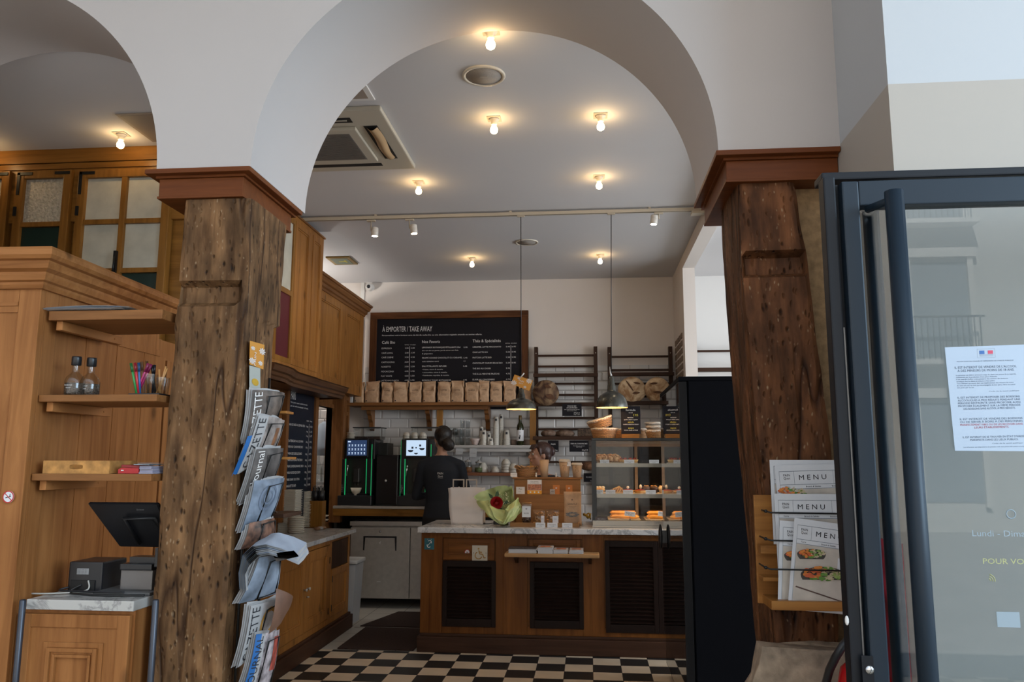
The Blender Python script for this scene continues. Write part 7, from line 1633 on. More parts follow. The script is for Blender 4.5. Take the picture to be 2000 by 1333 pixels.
def head_shape(b, c, s=1.0):
    """face looks along -Y in local coordinates, c = head centre"""
    c = Vector(c)
    b.ball(c+Vector((0, 0.012, 0.02))*s, 0.100*s, 24, 0, (0.78, 0.98, 0.98))            # cranium
    b.ball(c+Vector((0, -0.028, -0.035))*s, 0.075*s, 20, 0, (0.82, 0.85, 1.08))         # face
    b.ball(c+Vector((0, -0.060, -0.092))*s, 0.026*s, 14, 0, (1.1, 0.9, 0.8))            # chin
    b.ball(c+Vector((0, -0.078, 0.022))*s, 0.036*s, 14, 0, (1.3, 0.5, 0.5))             # brow
    cone(b, c+Vector((0, -0.090, 0.008))*s, c+Vector((0, -0.113, -0.030))*s, 0.008*s, 0.013*s)   # nose
    for q in (-1, 1):
        b.ball(c+Vector((q*0.010, -0.104, -0.034))*s, 0.008*s, 8); b.ball(c+Vector((q*0.040, -0.066, -0.022))*s, 0.024*s, 12)
        b.ball(c+Vector((q*0.078, 0.012, -0.012))*s, 0.022*s, 12, 0, (0.30, 0.75, 1.25))
        b.ball(c+Vector((q*0.080, 0.018, -0.008))*s, 0.019*s, 12, 0, (0.45, 0.4, 1.2))
    b.ball(c+Vector((0, -0.092, -0.060))*s, 0.017*s, 12, 0, (1.35, 0.6, 0.38)); b.ball(c+Vector((0, -0.089, -0.069))*s, 0.016*s, 12, 0, (1.25, 0.65, 0.45))
def eyes(parent, c, s, R_, iris):
    c = Vector(c); b = B()
    for q in (-1, 1): b.ball(c+R_ @ (Vector((q*0.031, -0.084, 0.004))*s), 0.0105*s, 12, 0)
    e = obj('eyes', b, mat('eye_white', (0.6, 0.58, 0.55), 0.2), parent, world=False)
    b = B()
    for q in (-1, 1): b.ball(c+R_ @ (Vector((q*0.031, -0.0935, 0.004))*s), 0.0045*s, 10, 0)
    obj('iris', b, mat('iris_dark', iris, 0.2), e, world=False)
    b = B()
    for q in (-1, 1): b.tube([c+R_ @ (Vector((q*x, y, z))*s) for x, y, z in ((0.014, -0.095, 0.026), (0.032, -0.097, 0.032), (0.050, -0.083, 0.025))], 0.003*s, 6)
    obj('eyebrows', b, HAIRB, parent, world=False)
    b = B(); b.tube([c+R_ @ (Vector(p)*s) for p in ((-0.02, -0.0975, -0.064), (-0.008, -0.1045, -0.0635), (0.008, -0.1045, -0.0635), (0.02, -0.0975, -0.064))], [0.001*s, 0.004*s, 0.004*s, 0.001*s], 6)
    obj('lips', b, mat('lips', (0.36, 0.13, 0.11), 0.5), parent, world=False)
# --- the woman in black, seen from behind, working at the coffee machine. Local: she faces +Y (away)
PY = 7.50
px_c = AY(862, 930, PY).x
w1 = thing('person', 'person with dark bun in a long-sleeved black top, back turned, at the coffee machines', 'person', (px_c, PY, 0))
b = B()
# legs
for q in (-1, 1):
    hip = (q*0.085, 0.0, 0.90); kn = (q*0.095, 0.0, 0.50); an = (q*0.10, -0.01, 0.09)
    cone(b, hip, kn, 0.092, 0.062); cone(b, kn, (q*0.098, -0.02, 0.34), 0.06, 0.056); cone(b, (q*0.098, -0.02, 0.34), an, 0.056, 0.042)
    b.ball((q*0.105, 0.05, 0.045), 0.05, 14, 0, (0.85, 2.3, 0.75)); b.ball((q*0.10, -0.02, 0.04), 0.042, 12)
# torso
def trunk(b, st, x=0.0, n=36):
    b.loft([[(x+rx*math.cos(2*PI*k/n), y+ry_*math.sin(2*PI*k/n), z) for k in range(n)] for z, rx, ry_, y in st])
trunk(b, ((0.82, 0.10, 0.08, 0), (0.86, 0.16, 0.115, -0.01), (0.92, 0.168, 0.118, -0.01), (1.0, 0.155, 0.105, -0.005), (1.08, 0.145, 0.095, 0), (1.18, 0.152, 0.10, 0.0), (1.28, 0.170, 0.11, 0.0), (1.36, 0.178, 0.108, -0.005), (1.42, 0.165, 0.088, -0.005), (1.46, 0.11, 0.065, 0.0), (1.49, 0.06, 0.05, 0.0)))
for q in (-1, 1):
    sh = (q*0.175, -0.005, 1.405); el = (q*0.245, 0.03, 1.12); wr = (q*0.17, 0.27, 1.12)
    cone(b, (q*0.05, -0.005, 1.455), sh, 0.052, 0.055); cone(b, sh, el, 0.055, 0.044); cone(b, el, wr, 0.044, 0.028)
    hand(b, (q*0.168, 0.28, 1.12), (-q*0.1, 1, 0.1), (0, 0, 1), (-q, 0, 0), 0.95, 0.45)
cone(b, (0, 0.0, 1.45), (0, 0.02, 1.56), 0.056, 0.047)
RH = Matrix.Rotation(math.radians(180+28), 3, 'Z')      # looks away and to the left
hb_ = B(); head_shape(hb_, (0, 0, 0), 0.95)
HC = Vector((-0.005, 0.045, 1.655))
for v in list(hb_.bm.verts): v.co = RH @ v.co + HC
tmp = bpy.data.meshes.new('h'); hb_.bm.to_mesh(tmp); hb_.bm.free(); b.bm.from_mesh(tmp); bpy.data.meshes.remove(tmp)
def rule1(c):
    if c.z > 1.498: return 0
    if c.z < 0.075: return 3
    if c.y > 0.262 and 1.0 < c.z < 1.25: return 0
    return 1 if c.z > 0.93 else 2
bod = organic('body', b, [SKIN, SHIRT, TROUS, SHOE], w1, 0.009, rule1, 10)
eyes(w1, HC, 0.95, RH, (0.03, 0.02, 0.01))
def hair_cap(b, HC, RH, s, fringe=False, side_back=True):
    b2 = B(); b2.ball(Vector((0, 0.028, 0.038))*s, 0.103*s, 24, 0, (0.84, 0.96, 0.92)); b2.ball(Vector((0, 0.060, -0.005))*s, 0.080*s, 18, 0, (0.93, 0.72, 1.0))
    if fringe:
        for k in range(9): cone(b2, Vector((-0.052+0.013*k, -0.062, 0.090))*s, Vector((-0.054+0.0135*k, -0.088, 0.052))*s, 0.012*s, 0.006*s)
        for q in (-1, 1): cone(b2, Vector((q*0.072, -0.035, 0.06))*s, Vector((q*0.080, -0.020, -0.02))*s, 0.013*s, 0.004*s)
    for v in list(b2.bm.verts): v.co = RH @ v.co + HC
    t_ = bpy.data.meshes.new('h'); b2.bm.to_mesh(t_); b2.bm.free(); b.bm.from_mesh(t_); bpy.data.meshes.remove(t_)
b = B(); hair_cap(b, HC, RH, 0.97)
bc = HC+Vector((0.075, -0.085, -0.055)); b.ball(bc, 0.055, 16, 0, (1.1, 0.95, 1.15), None, 0.06)
for k in range(14):
    a = 2*PI*k/14; b.tube([bc+Vector((0.05*math.cos(a), -0.02, 0.055*math.sin(a)))*t+Vector((0.0, -0.045, 0))*(1-t) for t in (0, 0.5, 1.0)], 0.012, 6)
for k in range(5): b.tube([HC+Vector((0.03+0.01*k, -0.09, 0.02)), HC+Vector((0.06+0.012*k, -0.115, -0.03)), HC+Vector((0.09+0.014*k, -0.11, -0.075-0.01*k))], [0.01, 0.009, 0.003], 6)
organic('hair', b, [HAIRD], w1, 0.007, lambda c: 0, 3)
# print between the shoulders
b = B(FR_FRONT, (0, -0.112, 0)); b.text('PAIN', (0.012, 1.325, 0.008), 0.052, 0.020, align='c'); b.text('Quoti', (0.012, 1.300, 0.008), 0.045, 0.018, align='c'); b.text('boulangerie', (0.012, 1.290, 0.008), 0.05, 0.005, align='c'); obj('shirt_print', b, CHALK, w1, world=False)
# --- the woman behind the display: head in profile to the left, glasses, brown bun
PY2 = 7.45
p2 = AY(1047, 890, PY2)
w2 = thing('person', 'person with glasses and brown bun in black, looking left behind the display steps', 'person', (p2.x+0.035, PY2, 0))
HC2 = Vector((0.0, 0, p2.z+0.005)); HZ = HC2.z
dz = HZ-1.50                                             # she stands a little lower than the other
b = B()
for q in (-1, 1):
    cone(b, (q*0.08, 0, 0.78), (q*0.09, 0, 0.44), 0.088, 0.058); cone(b, (q*0.09, 0, 0.44), (q*0.095, 0.02, 0.08), 0.058, 0.038); b.ball((q*0.10, -0.05, 0.04), 0.045, 12, 0, (0.85, 2.3, 0.75)); b.ball((q*0.095, 0.02, 0.04), 0.04, 12)
trunk(b, [(z+(dz if z > 0.9 else 0), rx, ry_, 0.01) for z, rx, ry_ in ((0.72, 0.10, 0.08), (0.76, 0.15, 0.11), (0.84, 0.152, 0.108), (0.94, 0.135, 0.09), (1.02, 0.14, 0.095), (1.11, 0.155, 0.10), (1.19, 0.162, 0.10), (1.26, 0.15, 0.08), (1.30, 0.10, 0.06), (1.33, 0.055, 0.048))], 0.02)
for q in (-1, 1):
    sh = Vector((0.02+q*0.155, 0.01, 1.25+dz)); el = Vector((0.02+q*0.20, -0.02, 0.98+dz)); wr = Vector((0.02+q*0.13, -0.20, 0.93+dz*0.6))
    cone(b, (0.02+q*0.04, 0.01, 1.29+dz), sh, 0.045, 0.05); cone(b, sh, el, 0.05, 0.040); cone(b, el, wr, 0.040, 0.026); hand(b, wr, (-q*0.2, -1, -0.1), (0, 0, 1), (-q, 0, 0), 0.92, 0.5)
cone(b, (0.02, 0.01, 1.28+dz), (0.015, 0.005, 1.41+dz), 0.050, 0.043)
RH2 = Matrix.Rotation(math.radians(-66), 3, 'Z') @ Matrix.Rotation(math.radians(-2), 3, 'X')
hb_ = B(); head_shape(hb_, (0, 0, 0), 0.93)
for v in list(hb_.bm.verts): v.co = RH2 @ v.co + HC2
tmp = bpy.data.meshes.new('h'); hb_.bm.to_mesh(tmp); hb_.bm.free(); b.bm.from_mesh(tmp); bpy.data.meshes.remove(tmp)
ztop_shirt = 1.315+dz
def rule2(c):
    if c.z > ztop_shirt: return 0
    if c.z < 0.07: return 3
    if c.y < -0.19 and c.z < 1.05+dz: return 0
    return 1 if c.z > 0.80 else 2
organic('body', b, [SKIN, SHIRT, TROUS, SHOE], w2, 0.007, rule2, 3)
eyes(w2, HC2, 0.93, RH2, (0.05, 0.03, 0.02))
b = B(); hair_cap(b, HC2, RH2, 0.95, True)
bc = HC2+RH2 @ Vector((0, 0.115, 0.035)); b.ball(bc, 0.036, 16, 0, (1, 1, 1.25), None, 0.04)
organic('hair', b, [HAIRB], w2, 0.006, lambda c: 0, 2)
b = B()
for k in range(3): b.tube([bc+RH2 @ (Vector((0.034*math.cos(a), -0.020+0.010*k, 0.042*math.sin(a)))) for a in [q*2*PI/14 for q in range(15)]], 0.006, 6, cap=False)
obj('hair_clip', b, mat('clip_plum', (0.06, 0.025, 0.03), 0.35), w2, world=False)
b = B()
for q in (-1, 1):
    b.tube([HC2+RH2 @ (Vector((q*0.031+0.021*math.cos(a), -0.103, 0.002+0.018*math.sin(a)))*0.93) for a in [k*2*PI/18 for k in range(19)]], 0.0013, 5, cap=False)
    b.tube([HC2+RH2 @ (Vector(p)*0.93) for p in ((q*0.052, -0.100, 0.005), (q*0.078, -0.05, 0.006), (q*0.082, 0.01, 0.0))], 0.0013, 5)
b.tube([HC2+RH2 @ (Vector(p)*0.93) for p in ((-0.011, -0.104, 0.005), (0, -0.112, 0.009), (0.011, -0.104, 0.005))], 0.0013, 5)
obj('glasses', b, mat('glasses_gold', (0.30, 0.22, 0.15), 0.3, 0.8), w2, world=False)
# ================================================================ CEILING FITTINGS
BULB = mat('bulb_glow', (1.0, 0.8, 0.5), 0.3, emit=(1.0, 0.66, 0.30), es=55.0)
PORC = mat('porcelain', (0.62, 0.56, 0.46), 0.35)
def bulb(x, y, lab):
    t = thing('ceiling_bulb', lab, 'ceiling light', (x, y, ZC), 0, 'bare bulbs on the ceiling')
    b = B(); b.box(-0.05, 0.05, -0.05, 0.05, -0.004, -0.0005, 0, 0.001); obj('mounting_plate', b, mat('plate_white', (0.42, 0.38, 0.32), 0.6), t, world=False)
    b = B(); b.lathe([(0, -0.0042), (0.040, -0.0042), (0.036, -0.014), (0.024, -0.020), (0.022, -0.048), (0.0, -0.048)], (0, 0, 0), 20); obj('socket', b, PORC, t, world=False)
    b = B(); b.lathe([(0.012, -0.0485), (0.014, -0.056), (0.024, -0.072), (0.028, -0.088), (0.024, -0.104), (0.013, -0.113), (0, -0.116)], (0, 0, 0), 20); obj('bulb', b, BULB, t, world=False)
    t.scale = (0.8, 0.8, 0.8)
    return t
G = [(-0.43, 3.43, 'bare bulb at the top of the arch opening, nearest one'), (-0.527, 4.39, 'bare bulb beyond the round speaker, left of its row of two'), (0.091, 4.40, 'bare bulb right of the row behind the big round speaker'),
     (-1.19, 5.41, 'bare bulb below the air conditioner corner'), (0.095, 5.41, 'bare bulb above the right end of the light track'), (-1.122, 7.595, 'bare bulb beyond the track, left of the far pair'), (0.133, 7.58, 'bare bulb beyond the track, right of the far pair'),
     (-2.83, 4.409, 'bare bulb before the four-pane window on the left'), (-3.80, 4.42, 'bare bulb at the far left, mostly out of view')]
for x, y, l in G: bulb(x, y, l)
def speaker(x, y, r, lab):
    t = thing('ceiling_speaker', lab, 'speaker', (x, y, ZC)); b = B(); b.lathe([(r*1.0, -0.0005), (r*1.0, -0.006), (r*0.97, -0.010), (r*0.86, -0.010), (r*0.84, -0.004), (0, -0.004)], (0, 0, 0), 40); obj('rim', b, PORC, t, world=False)
    b = B(); b.lathe([(r*0.84, -0.0045), (r*0.84, -0.007), (0, -0.009)], (0, 0, 0), 40); obj('grille', b, mat('speaker_mesh', (0.30, 0.27, 0.24), 0.7, noise=0.15, nscale=300), t, world=False)
    b = B(); b.box(-0.02, 0.02, -0.003, 0.003, -0.0105, -0.0090); obj('badge', b, STEEL, t, world=False)
speaker(-0.518, 3.857, 0.112, 'big round ceiling speaker near the arch top'); speaker(-0.54, 7.064, 0.105, 'round ceiling speaker further back beyond the track')
# air conditioner cassette
ac = thing('air_conditioner', 'square ceiling air conditioner cassette with brown flap', 'air conditioner', (-1.55, 4.6, ZC))
c0, c1, c2 = AZ(748, 205, ZC), AZ(808, 322, ZC), None
ax1 = (c0.x+c1.x)/2; ay0, ay1 = c0.y, c1.y; ax0 = ax1-(ay1-ay0)
ACM = mat('ac_cream', (0.50, 0.45, 0.36), 0.5)
b = B(); b.box(ax0, ax1, ay0, ay1, ZC-0.03, ZC-0.0005, 0, 0.008); obj('panel', b, ACM, ac)
s = ax1-ax0; i0 = 0.22
b = B(); b.box(ax0+s*i0, ax1-s*i0, ay0+s*i0, ay1-s*i0, ZC-0.052, ZC-0.031, 0, 0.006); obj('intake_frame', b, ACM, ac)
b = B(); b.box(ax0+s*0.28, ax1-s*0.28, ay0+s*0.28, ay1-s*0.28, ZC-0.054, ZC-0.0525)
for k in range(24): yy = ay0+s*0.29+k*(s*0.42/24); b.box(ax0+s*0.285, ax1-s*0.285, yy, yy+0.005, ZC-0.057, ZC-0.054)
obj('intake_grille', b, mat('grille_grey', (0.16, 0.14, 0.12), 0.6), ac)
b = B(); b.box(ax1-s*0.17, ax1-s*0.08, ay0+s*0.22, ay1-s*0.22, ZC-0.0318, ZC-0.0304); b.box(ax0+s*0.22, ax1-s*0.22, ay0+s*0.09, ay0+s*0.16, ZC-0.0318, ZC-0.0304); b.box(ax0+s*0.08, ax0+s*0.17, ay0+s*0.22, ay1-s*0.22, ZC-0.0318, ZC-0.0304); b.box(ax0+s*0.22, ax1-s*0.22, ay1-s*0.14, ay1-s*0.09, ZC-0.0318, ZC-0.0304); obj('air_slot', b, mat('slot_dark', (0.01, 0.01, 0.01), 0.7), ac)
b = B(); b.grid(lambda u, v: (ax1-s*0.155+s*0.07*v+0.01*math.sin(u*6), ay0+s*0.24+s*0.52*u, ZC-0.033-0.02*math.sin(v*PI)-0.006*math.sin(u*5)), 16, 5); obj('flap', b, mat('flap_tan', (0.42, 0.28, 0.15), 0.6), ac)
b = B(); b.box(ax0+s*0.25, ax1-s*0.25, ay0+s*0.12, ay0+s*0.13, ZC-0.036, ZC-0.032); obj('vane', b, ACM, ac)
q = AZ(712, 160, ZC); q2 = AZ(733, 193, ZC); b = B(); b.box(q2.x-0.75, q2.x, q2.y-0.75, q2.y, ZC-0.010, ZC-0.0005, 0, 0.003); hh = tag(obj('ceiling_hatch', b, WHITE), 'ceiling hatch next to the air conditioner', 'hatch')
b = B(); b.box(q2.x-0.72, q2.x-0.03, q2.y-0.72, q2.y-0.03, ZC-0.0118, ZC-0.0104); obj('mesh_panel', b, mat('hatch_tan', (0.33, 0.27, 0.22), 0.7), hh)
a, c = AZ(225, 222, ZC), AZ(300, 276, ZC); b = B(); b.box(a.x, a.x+0.55, a.y, c.y-0.0, ZC-0.007, ZC-0.0005, 0, 0.002); hh = tag(obj('ceiling_hatch', b, mat('hatch_brown', (0.34, 0.27, 0.21), 0.7)), 'plain ceiling hatch left of the main arch by the bare bulb', 'hatch')
b = B(); b.box(a.x+0.02, a.x+0.53, a.y+0.02, c.y-0.02, ZC-0.0085, ZC-0.0072); obj('hatch_panel', b, mat('hatch_brown2', (0.28, 0.22, 0.17), 0.7), hh)
# brass exit light frame
p = AZ(668, 508, ZC); t = thing('exit_light', 'brass framed green emergency light flush in the ceiling', 'exit light', (p.x, p.y, ZC))
b = B(); b.box(p.x-0.12, p.x+0.12, p.y-0.15, p.y+0.15, ZC-0.015, ZC-0.0005, 0, 0.005); obj('frame', b, mat('brass', (0.30, 0.20, 0.06), 0.4, 0.8), t)
b = B(); b.box(p.x-0.085, p.x+0.085, p.y-0.115, p.y+0.115, ZC-0.017, ZC-0.0152); obj('green_panel', b, mat('exit_green', (0.02, 0.06, 0.02), 0.3), t)
b = B(); b.box(p.x-0.03, p.x+0.05, p.y-0.012, p.y+0.012, ZC-0.0178, ZC-0.0172); b.box(p.x+0.03, p.x+0.05, p.y-0.04, p.y+0.04, ZC-0.0178, ZC-0.0172); obj('arrow', b, mat('exit_yellow', (0.5, 0.45, 0.05), 0.5), t)
# light track
TY = 6.12; TRK = mat('track_beige', (0.50, 0.43, 0.33), 0.5)
tr_ = thing('light_track', 'beige ceiling light track crossing the bay', 'light track', (-0.6, TY, ZC-0.06)); a, c = AY(575, 428, TY), AY(1362, 409, TY); zt6 = (a.z+c.z)/2
b = B(); b.box(a.x, 0.925, TY, TY+0.035, zt6-0.013, zt6+0.013, 0, 0.003); obj('rail', b, TRK, tr_)
b = B(); b.box(a.x+0.03, 0.92, TY+0.008, TY+0.012, zt6-0.0150, zt6-0.0132); obj('conductor', b, mat('rail_dark', (0.05, 0.04, 0.03), 0.5), tr_)
b = B()
for x in (-1.7, -0.6, 0.5): b.box(x-0.01, x+0.01, TY+0.008, TY+0.028, zt6+0.013, ZC-0.0005)
obj('clip', b, TRK, tr_)
b = B(); b.box(0.82, 0.925, TY-0.02, TY+0.06, zt6-0.04, zt6-0.018, 0, 0.003); obj('end_feed', b, TRK, tr_)
def spot(px, py_top, py_bot, tilt, lab):
    x = AY(px, 430, TY).x; t = thing('track_spotlight', lab, 'spotlight', (x, TY+0.017, zt6-0.016)); M = F_PX/6.12
    L_ = (py_top-430)/M
    b = B(); b.box(-0.035, 0.035, -0.015, 0.015, -0.014, -0.0015, 0, 0.003); b.tube([(0, 0, -0.014), (0, 0, -L_-0.01), (0.004, 0, -L_-0.03)], 0.005); obj('stem', b, TRK, t, world=False)
    R_ = Matrix.Rotation(tilt, 3, 'Y'); h = (py_bot-py_top)/M; c = Vector((0.032 if tilt <= 0 else -0.032, 0, -L_+0.0)); b = B()
    v0 = len(b.bm.verts); b.lathe([(0, 0), (0.026, 0), (0.028, -0.003), (0.0285, -h*0.28), (0.0275, -h*0.30), (0.0285, -h*0.32), (0.0285, -h*0.38), (0.0275, -h*0.40), (0.0285, -h*0.42), (0.0285, -h), (0.024, -h), (0.024, -h+0.02), (0, -h+0.02)], (0, 0, 0), 24)
    for v in b.bm.verts: v.co = R_ @ v.co + c
    cn = obj('can', b, mat('spot_white', (0.62, 0.58, 0.52), 0.4), t, world=False)
    b = B(); b.lathe([(0.022, -h+0.004), (0, -h+0.004)], (0, 0, 0), 20)
    for v in b.bm.verts: v.co = R_ @ v.co + c
    obj('lamp', b, mat('spot_glow', (1, 0.85, 0.6), 0.3, emit=(1.0, 0.78, 0.52), es=300.0), cn, world=False)
spot(724, 447, 465, 0.0, 'white track spotlight at left of the track, pointing down'); spot(799, 443, 462, -0.12, 'white track spotlight, second from left on the track'); spot(1287, 436, 455, 0.12, 'white track spotlight at right end of the track')
# pendants
def pendant(px, pyb, pyt, pw, Y, lab):
    c = AY(px, pyb, Y); top = AY(px, pyt, Y).z; r = pw/2*Y/F_PX; xt = AY(px-1, 428, TY).x
    t = thing('pendant_lamp', lab, 'pendant lamp', (c.x, Y, c.z)); h = top-c.z
    GM = mat('pendant_grey', (0.085, 0.085, 0.075), 0.25, 0.7, noise=0.25, nscale=14)
    pr = [(r*1.0, 0), (r*0.985, h*0.10), (r*0.90, h*0.26), (r*0.74, h*0.38), (r*0.50, h*0.47), (r*0.30, h*0.51), (r*0.27, h*0.55), (r*0.25, h*0.70), (r*0.19, h*0.78), (r*0.16, h*0.93), (r*0.08, h*1.0), (0, h)]
    b = B(); b.lathe(pr, (0, 0, 0), 40); obj('shade', b, GM, t, world=False)
    b = B(); b.lathe([(r*0.98, 0.001), (r*0.955, h*0.10), (r*0.87, h*0.25), (r*0.70, h*0.36), (r*0.30, h*0.46), (0, h*0.47)], (0, 0, 0), 40); b.lathe([(r*1.0, 0), (r*0.98, 0.001)], (0, 0, 0), 40); obj('inner_shade', b, mat('shade_inner', (0.75, 0.62, 0.40), 0.5), t, world=False)
    b = B(); b.ball((0, 0, h*0.27), 0.022, 14); obj('bulb', b, mat('pendant_bulb', (1, 0.8, 0.5), 0.3, emit=(1.0, 0.62, 0.30), es=120.0), t, world=False)
    b = B(); b.tube([(0, 0, h), (xt-c.x, TY+0.017-Y, zt6-0.0155-c.z)], 0.0035, 6); obj('cord', b, BLACK, t, world=False)
    b = B(); b.box(xt-c.x-0.03, xt-c.x+0.03, TY+0.002-Y, TY+0.032-Y, zt6-0.024-c.z, zt6-0.0135-c.z, 0, 0.003); obj('track_adapter', b, TRK, t, world=False)
    return t, c, top
pendant(1018, 800, 759, 60, 6.45, 'grey metal pendant lamp with an orange card, left one'); _, pc2, pt2 = pendant(1195, 797, 735, 62, 6.45, 'grey metal pendant lamp over the pastry case, right one')
b = B(); b.tube([(pc2.x, 6.448, pt2+0.002), (pc2.x-0.008, 6.444, pt2+0.03), (pc2.x-0.012, 6.44, pt2+0.075)], [0.008, 0.006, 0.002], 6); tag(obj('cable_hook', b, WHITE), 'white twisted hook on top of the right pendant', 'hook')
# orange card hanging at the left pendant
P_ = [AY(x, y, 6.30) for x, y in ((1005, 732), (1041, 744), (1034, 764), (998, 750))]
oc = thing('orange_card', 'orange card with white daisies hanging at the left pendant', 'card', (P_[0].x, 6.30, P_[3].z))
ORG = mat('daisy_orange', (0.60, 0.26, 0.03), 0.55)
b = B(); b.loft([[p for p in P_], [p+Vector((0, 0.003, 0)) for p in P_]], smooth=False); obj('sheet', b, ORG, oc)
def onq(u, v): return P_[3].lerp(P_[2], u).lerp(P_[0].lerp(P_[1], u), v)+Vector((0, -0.0012, 0))
def daisy(b, onq, u, v, r, n=8, m=0, asp=1.6):
    for k in range(n):
        a = 2*PI*k/n; da = 0.28; b.face([onq(u, v), onq(u+r*0.7*math.cos(a-da), v+r*0.7*math.sin(a-da)*asp), onq(u+r*math.cos(a), v+r*math.sin(a)*asp), onq(u+r*0.7*math.cos(a+da), v+r*0.7*math.sin(a+da)*asp)])
b = B(); [daisy(b, onq, u, v, r) for u, v, r in ((0.28, 0.78, 0.09), (0.12, 0.2, 0.17), (0.82, 0.85, 0.17), (0.72, 0.18, 0.09))]; obj('daisies', b, CHALK, oc)
d_ = (P_[1]-P_[0]).normalized(); ang = math.atan2(d_.z, d_.x); mc = onq(0.45, 0.5)
b = B(FR_FRONT, (0, mc.y-0.001, 0)); b.text('PAIN', (mc.x, mc.z+0.003, 0), 0.04, 0.012, align='c', rot=ang); b.text('QUOT', (mc.x-0.003, mc.z-0.014, 0), 0.035, 0.010, align='c', rot=ang); obj('lettering', b, CHALK, oc)
a = onq(0.32, 1.0); b = B(); b.tube([a+Vector((0, -0.002, -0.01)), a+Vector((0.03, -0.01, 0.025))], 0.005, 8); obj('clip', b, WHITE, oc)
# ================================================================ TALL BLACK DRINKS COOLER
zf = 1.86
YN = 4.62
x_n = AY(1325, 738, YN).x; zt7 = AY(1325, 736, YN).z; yfar = AX(1289, 790, x_n-0.0).y

x0, x1 = x_n, x_n+0.68; y1 = yfar
dc = thing('drinks_cooler', 'tall black glass-door drinks cooler beside the right timber pillar', 'cooler', ((x0+x1)/2, (YN+y1)/2, 0))
CB2 = mat('cooler_panel', (0.005, 0.006, 0.009), 0.6, spec=0.05)
b = B(); b.box(x0+0.05, x1, YN+0.02, y1, 0.06, zt7, 0, 0.004); b.box(x0+0.055, x1-0.01, YN+0.0, YN+0.02, 0.08, zt7-0.025, 0, 0.003); b.box(x0+0.08, x1-0.04, YN+0.05, y1-0.03, 0.0, 0.06); b.box(x0, x1, YN-0.005, y1, zt7-0.025, zt7, 0, 0.004); obj('cabinet', b, CB2, dc)
b = B(); b.box(x0, x0+0.045, YN, YN+0.045, 0.08, zt7-0.028, 0, 0.003); b.box(x0, x0+0.045, y1-0.045, y1, 0.08, zt7-0.028, 0, 0.003); b.box(x0, x0+0.045, YN+0.045, y1-0.045, zt7-0.10, zt7-0.028, 0, 0.003); b.box(x0, x0+0.045, YN+0.045, y1-0.045, 0.08, 0.16, 0, 0.003); dr = obj('door', b, mat('door_black', (0.006, 0.007, 0.009), 0.4, spec=0.2), dc)
b = B(); b.box(x0-0.001, x0+0.004, YN+0.01, y1-0.01, 0.09, zt7-0.035)
mg = bpy.data.materials.new('dark_mirror_glass'); mg.use_nodes = True; pb = mg.node_tree.nodes['Principled BSDF']; pb.inputs['Base Color'].default_value = (0.01, 0.012, 0.016, 1); pb.inputs['Roughness'].default_value = 0.02; pb.inputs['IOR'].default_value = 1.55; pb.inputs['Specular IOR Level'].default_value = 0.9
obj('glass', b, mg, dr)
hz = AX(1300, 1060, x0-0.03); b = B(); b.ball((x0-0.028, y1-0.10, hz.z), 0.5, 16, 0, (0.03, 0.075, 0.17)); b.box(x0-0.03, x0, y1-0.12, y1-0.08, hz.z-0.04, hz.z+0.04); obj('handle', b, BLACK, dr)
# ================================================================ MENUS ON THE RIGHT PILLAR
mh = thing('menu_holder', 'honey wood menu rack with black wires fixed to the right timber pillar', 'menu rack', (0.72, 2.72, 0.95))
YMn = 2.70
def R2(a, b_, c, d, Y=YMn): return rectY(a, b_, c, d, Y)
x0, x1, z0, z1 = R2(1487, 970, 1650, 1190); x1 = 0.885
b = B(); b.box(x0, x1, 2.785, 2.80, z0, z1, 0, 0.003); obj('backboard', b, honey('x'), mh)
zl_ = AY(1500, 1174, 2.66).z; b = B(); b.box(x0+0.015, x1, 2.655, 2.79, zl_-0.028, zl_, 0, 0.003); obj('ledge', b, honey('x'), mh)
b = B(); b.box(x0+0.005, x1, 2.735, 2.785, AY(1500, 1082, 2.74).z, AY(1500, 1066, 2.74).z, 0, 0.002); b.box(x0+0.005, x1, 2.715, 2.785, AY(1500, 1136, 2.72).z, AY(1500, 1128, 2.72).z, 0, 0.002); obj('slat', b, honey('x'), mh)
b = B()
for py, Y in ((999, 2.728), (1053, 2.700), (1109, 2.668)):
    z = AY(1500, py, Y).z; xa = AY(1495, py, Y).x; b.tube([(xa, Y+0.09, z), (xa, Y-0.005, z), (xa+0.015, Y-0.012, z-0.004), (x1-0.02, Y-0.012, z-0.006)], 0.0028, 6); b.ball((xa, Y-0.004, z), 0.006, 8)
obj('wire', b, IRON, mh)
SHEET = mat('menu_sheet', (0.60, 0.60, 0.62), 0.55); GRY = mat('line_grey', (0.22, 0.24, 0.27), 0.6)
WOODTONE = mat('photo_table', (0.48, 0.42, 0.36), 0.6, noise=0.10, nscale=20)
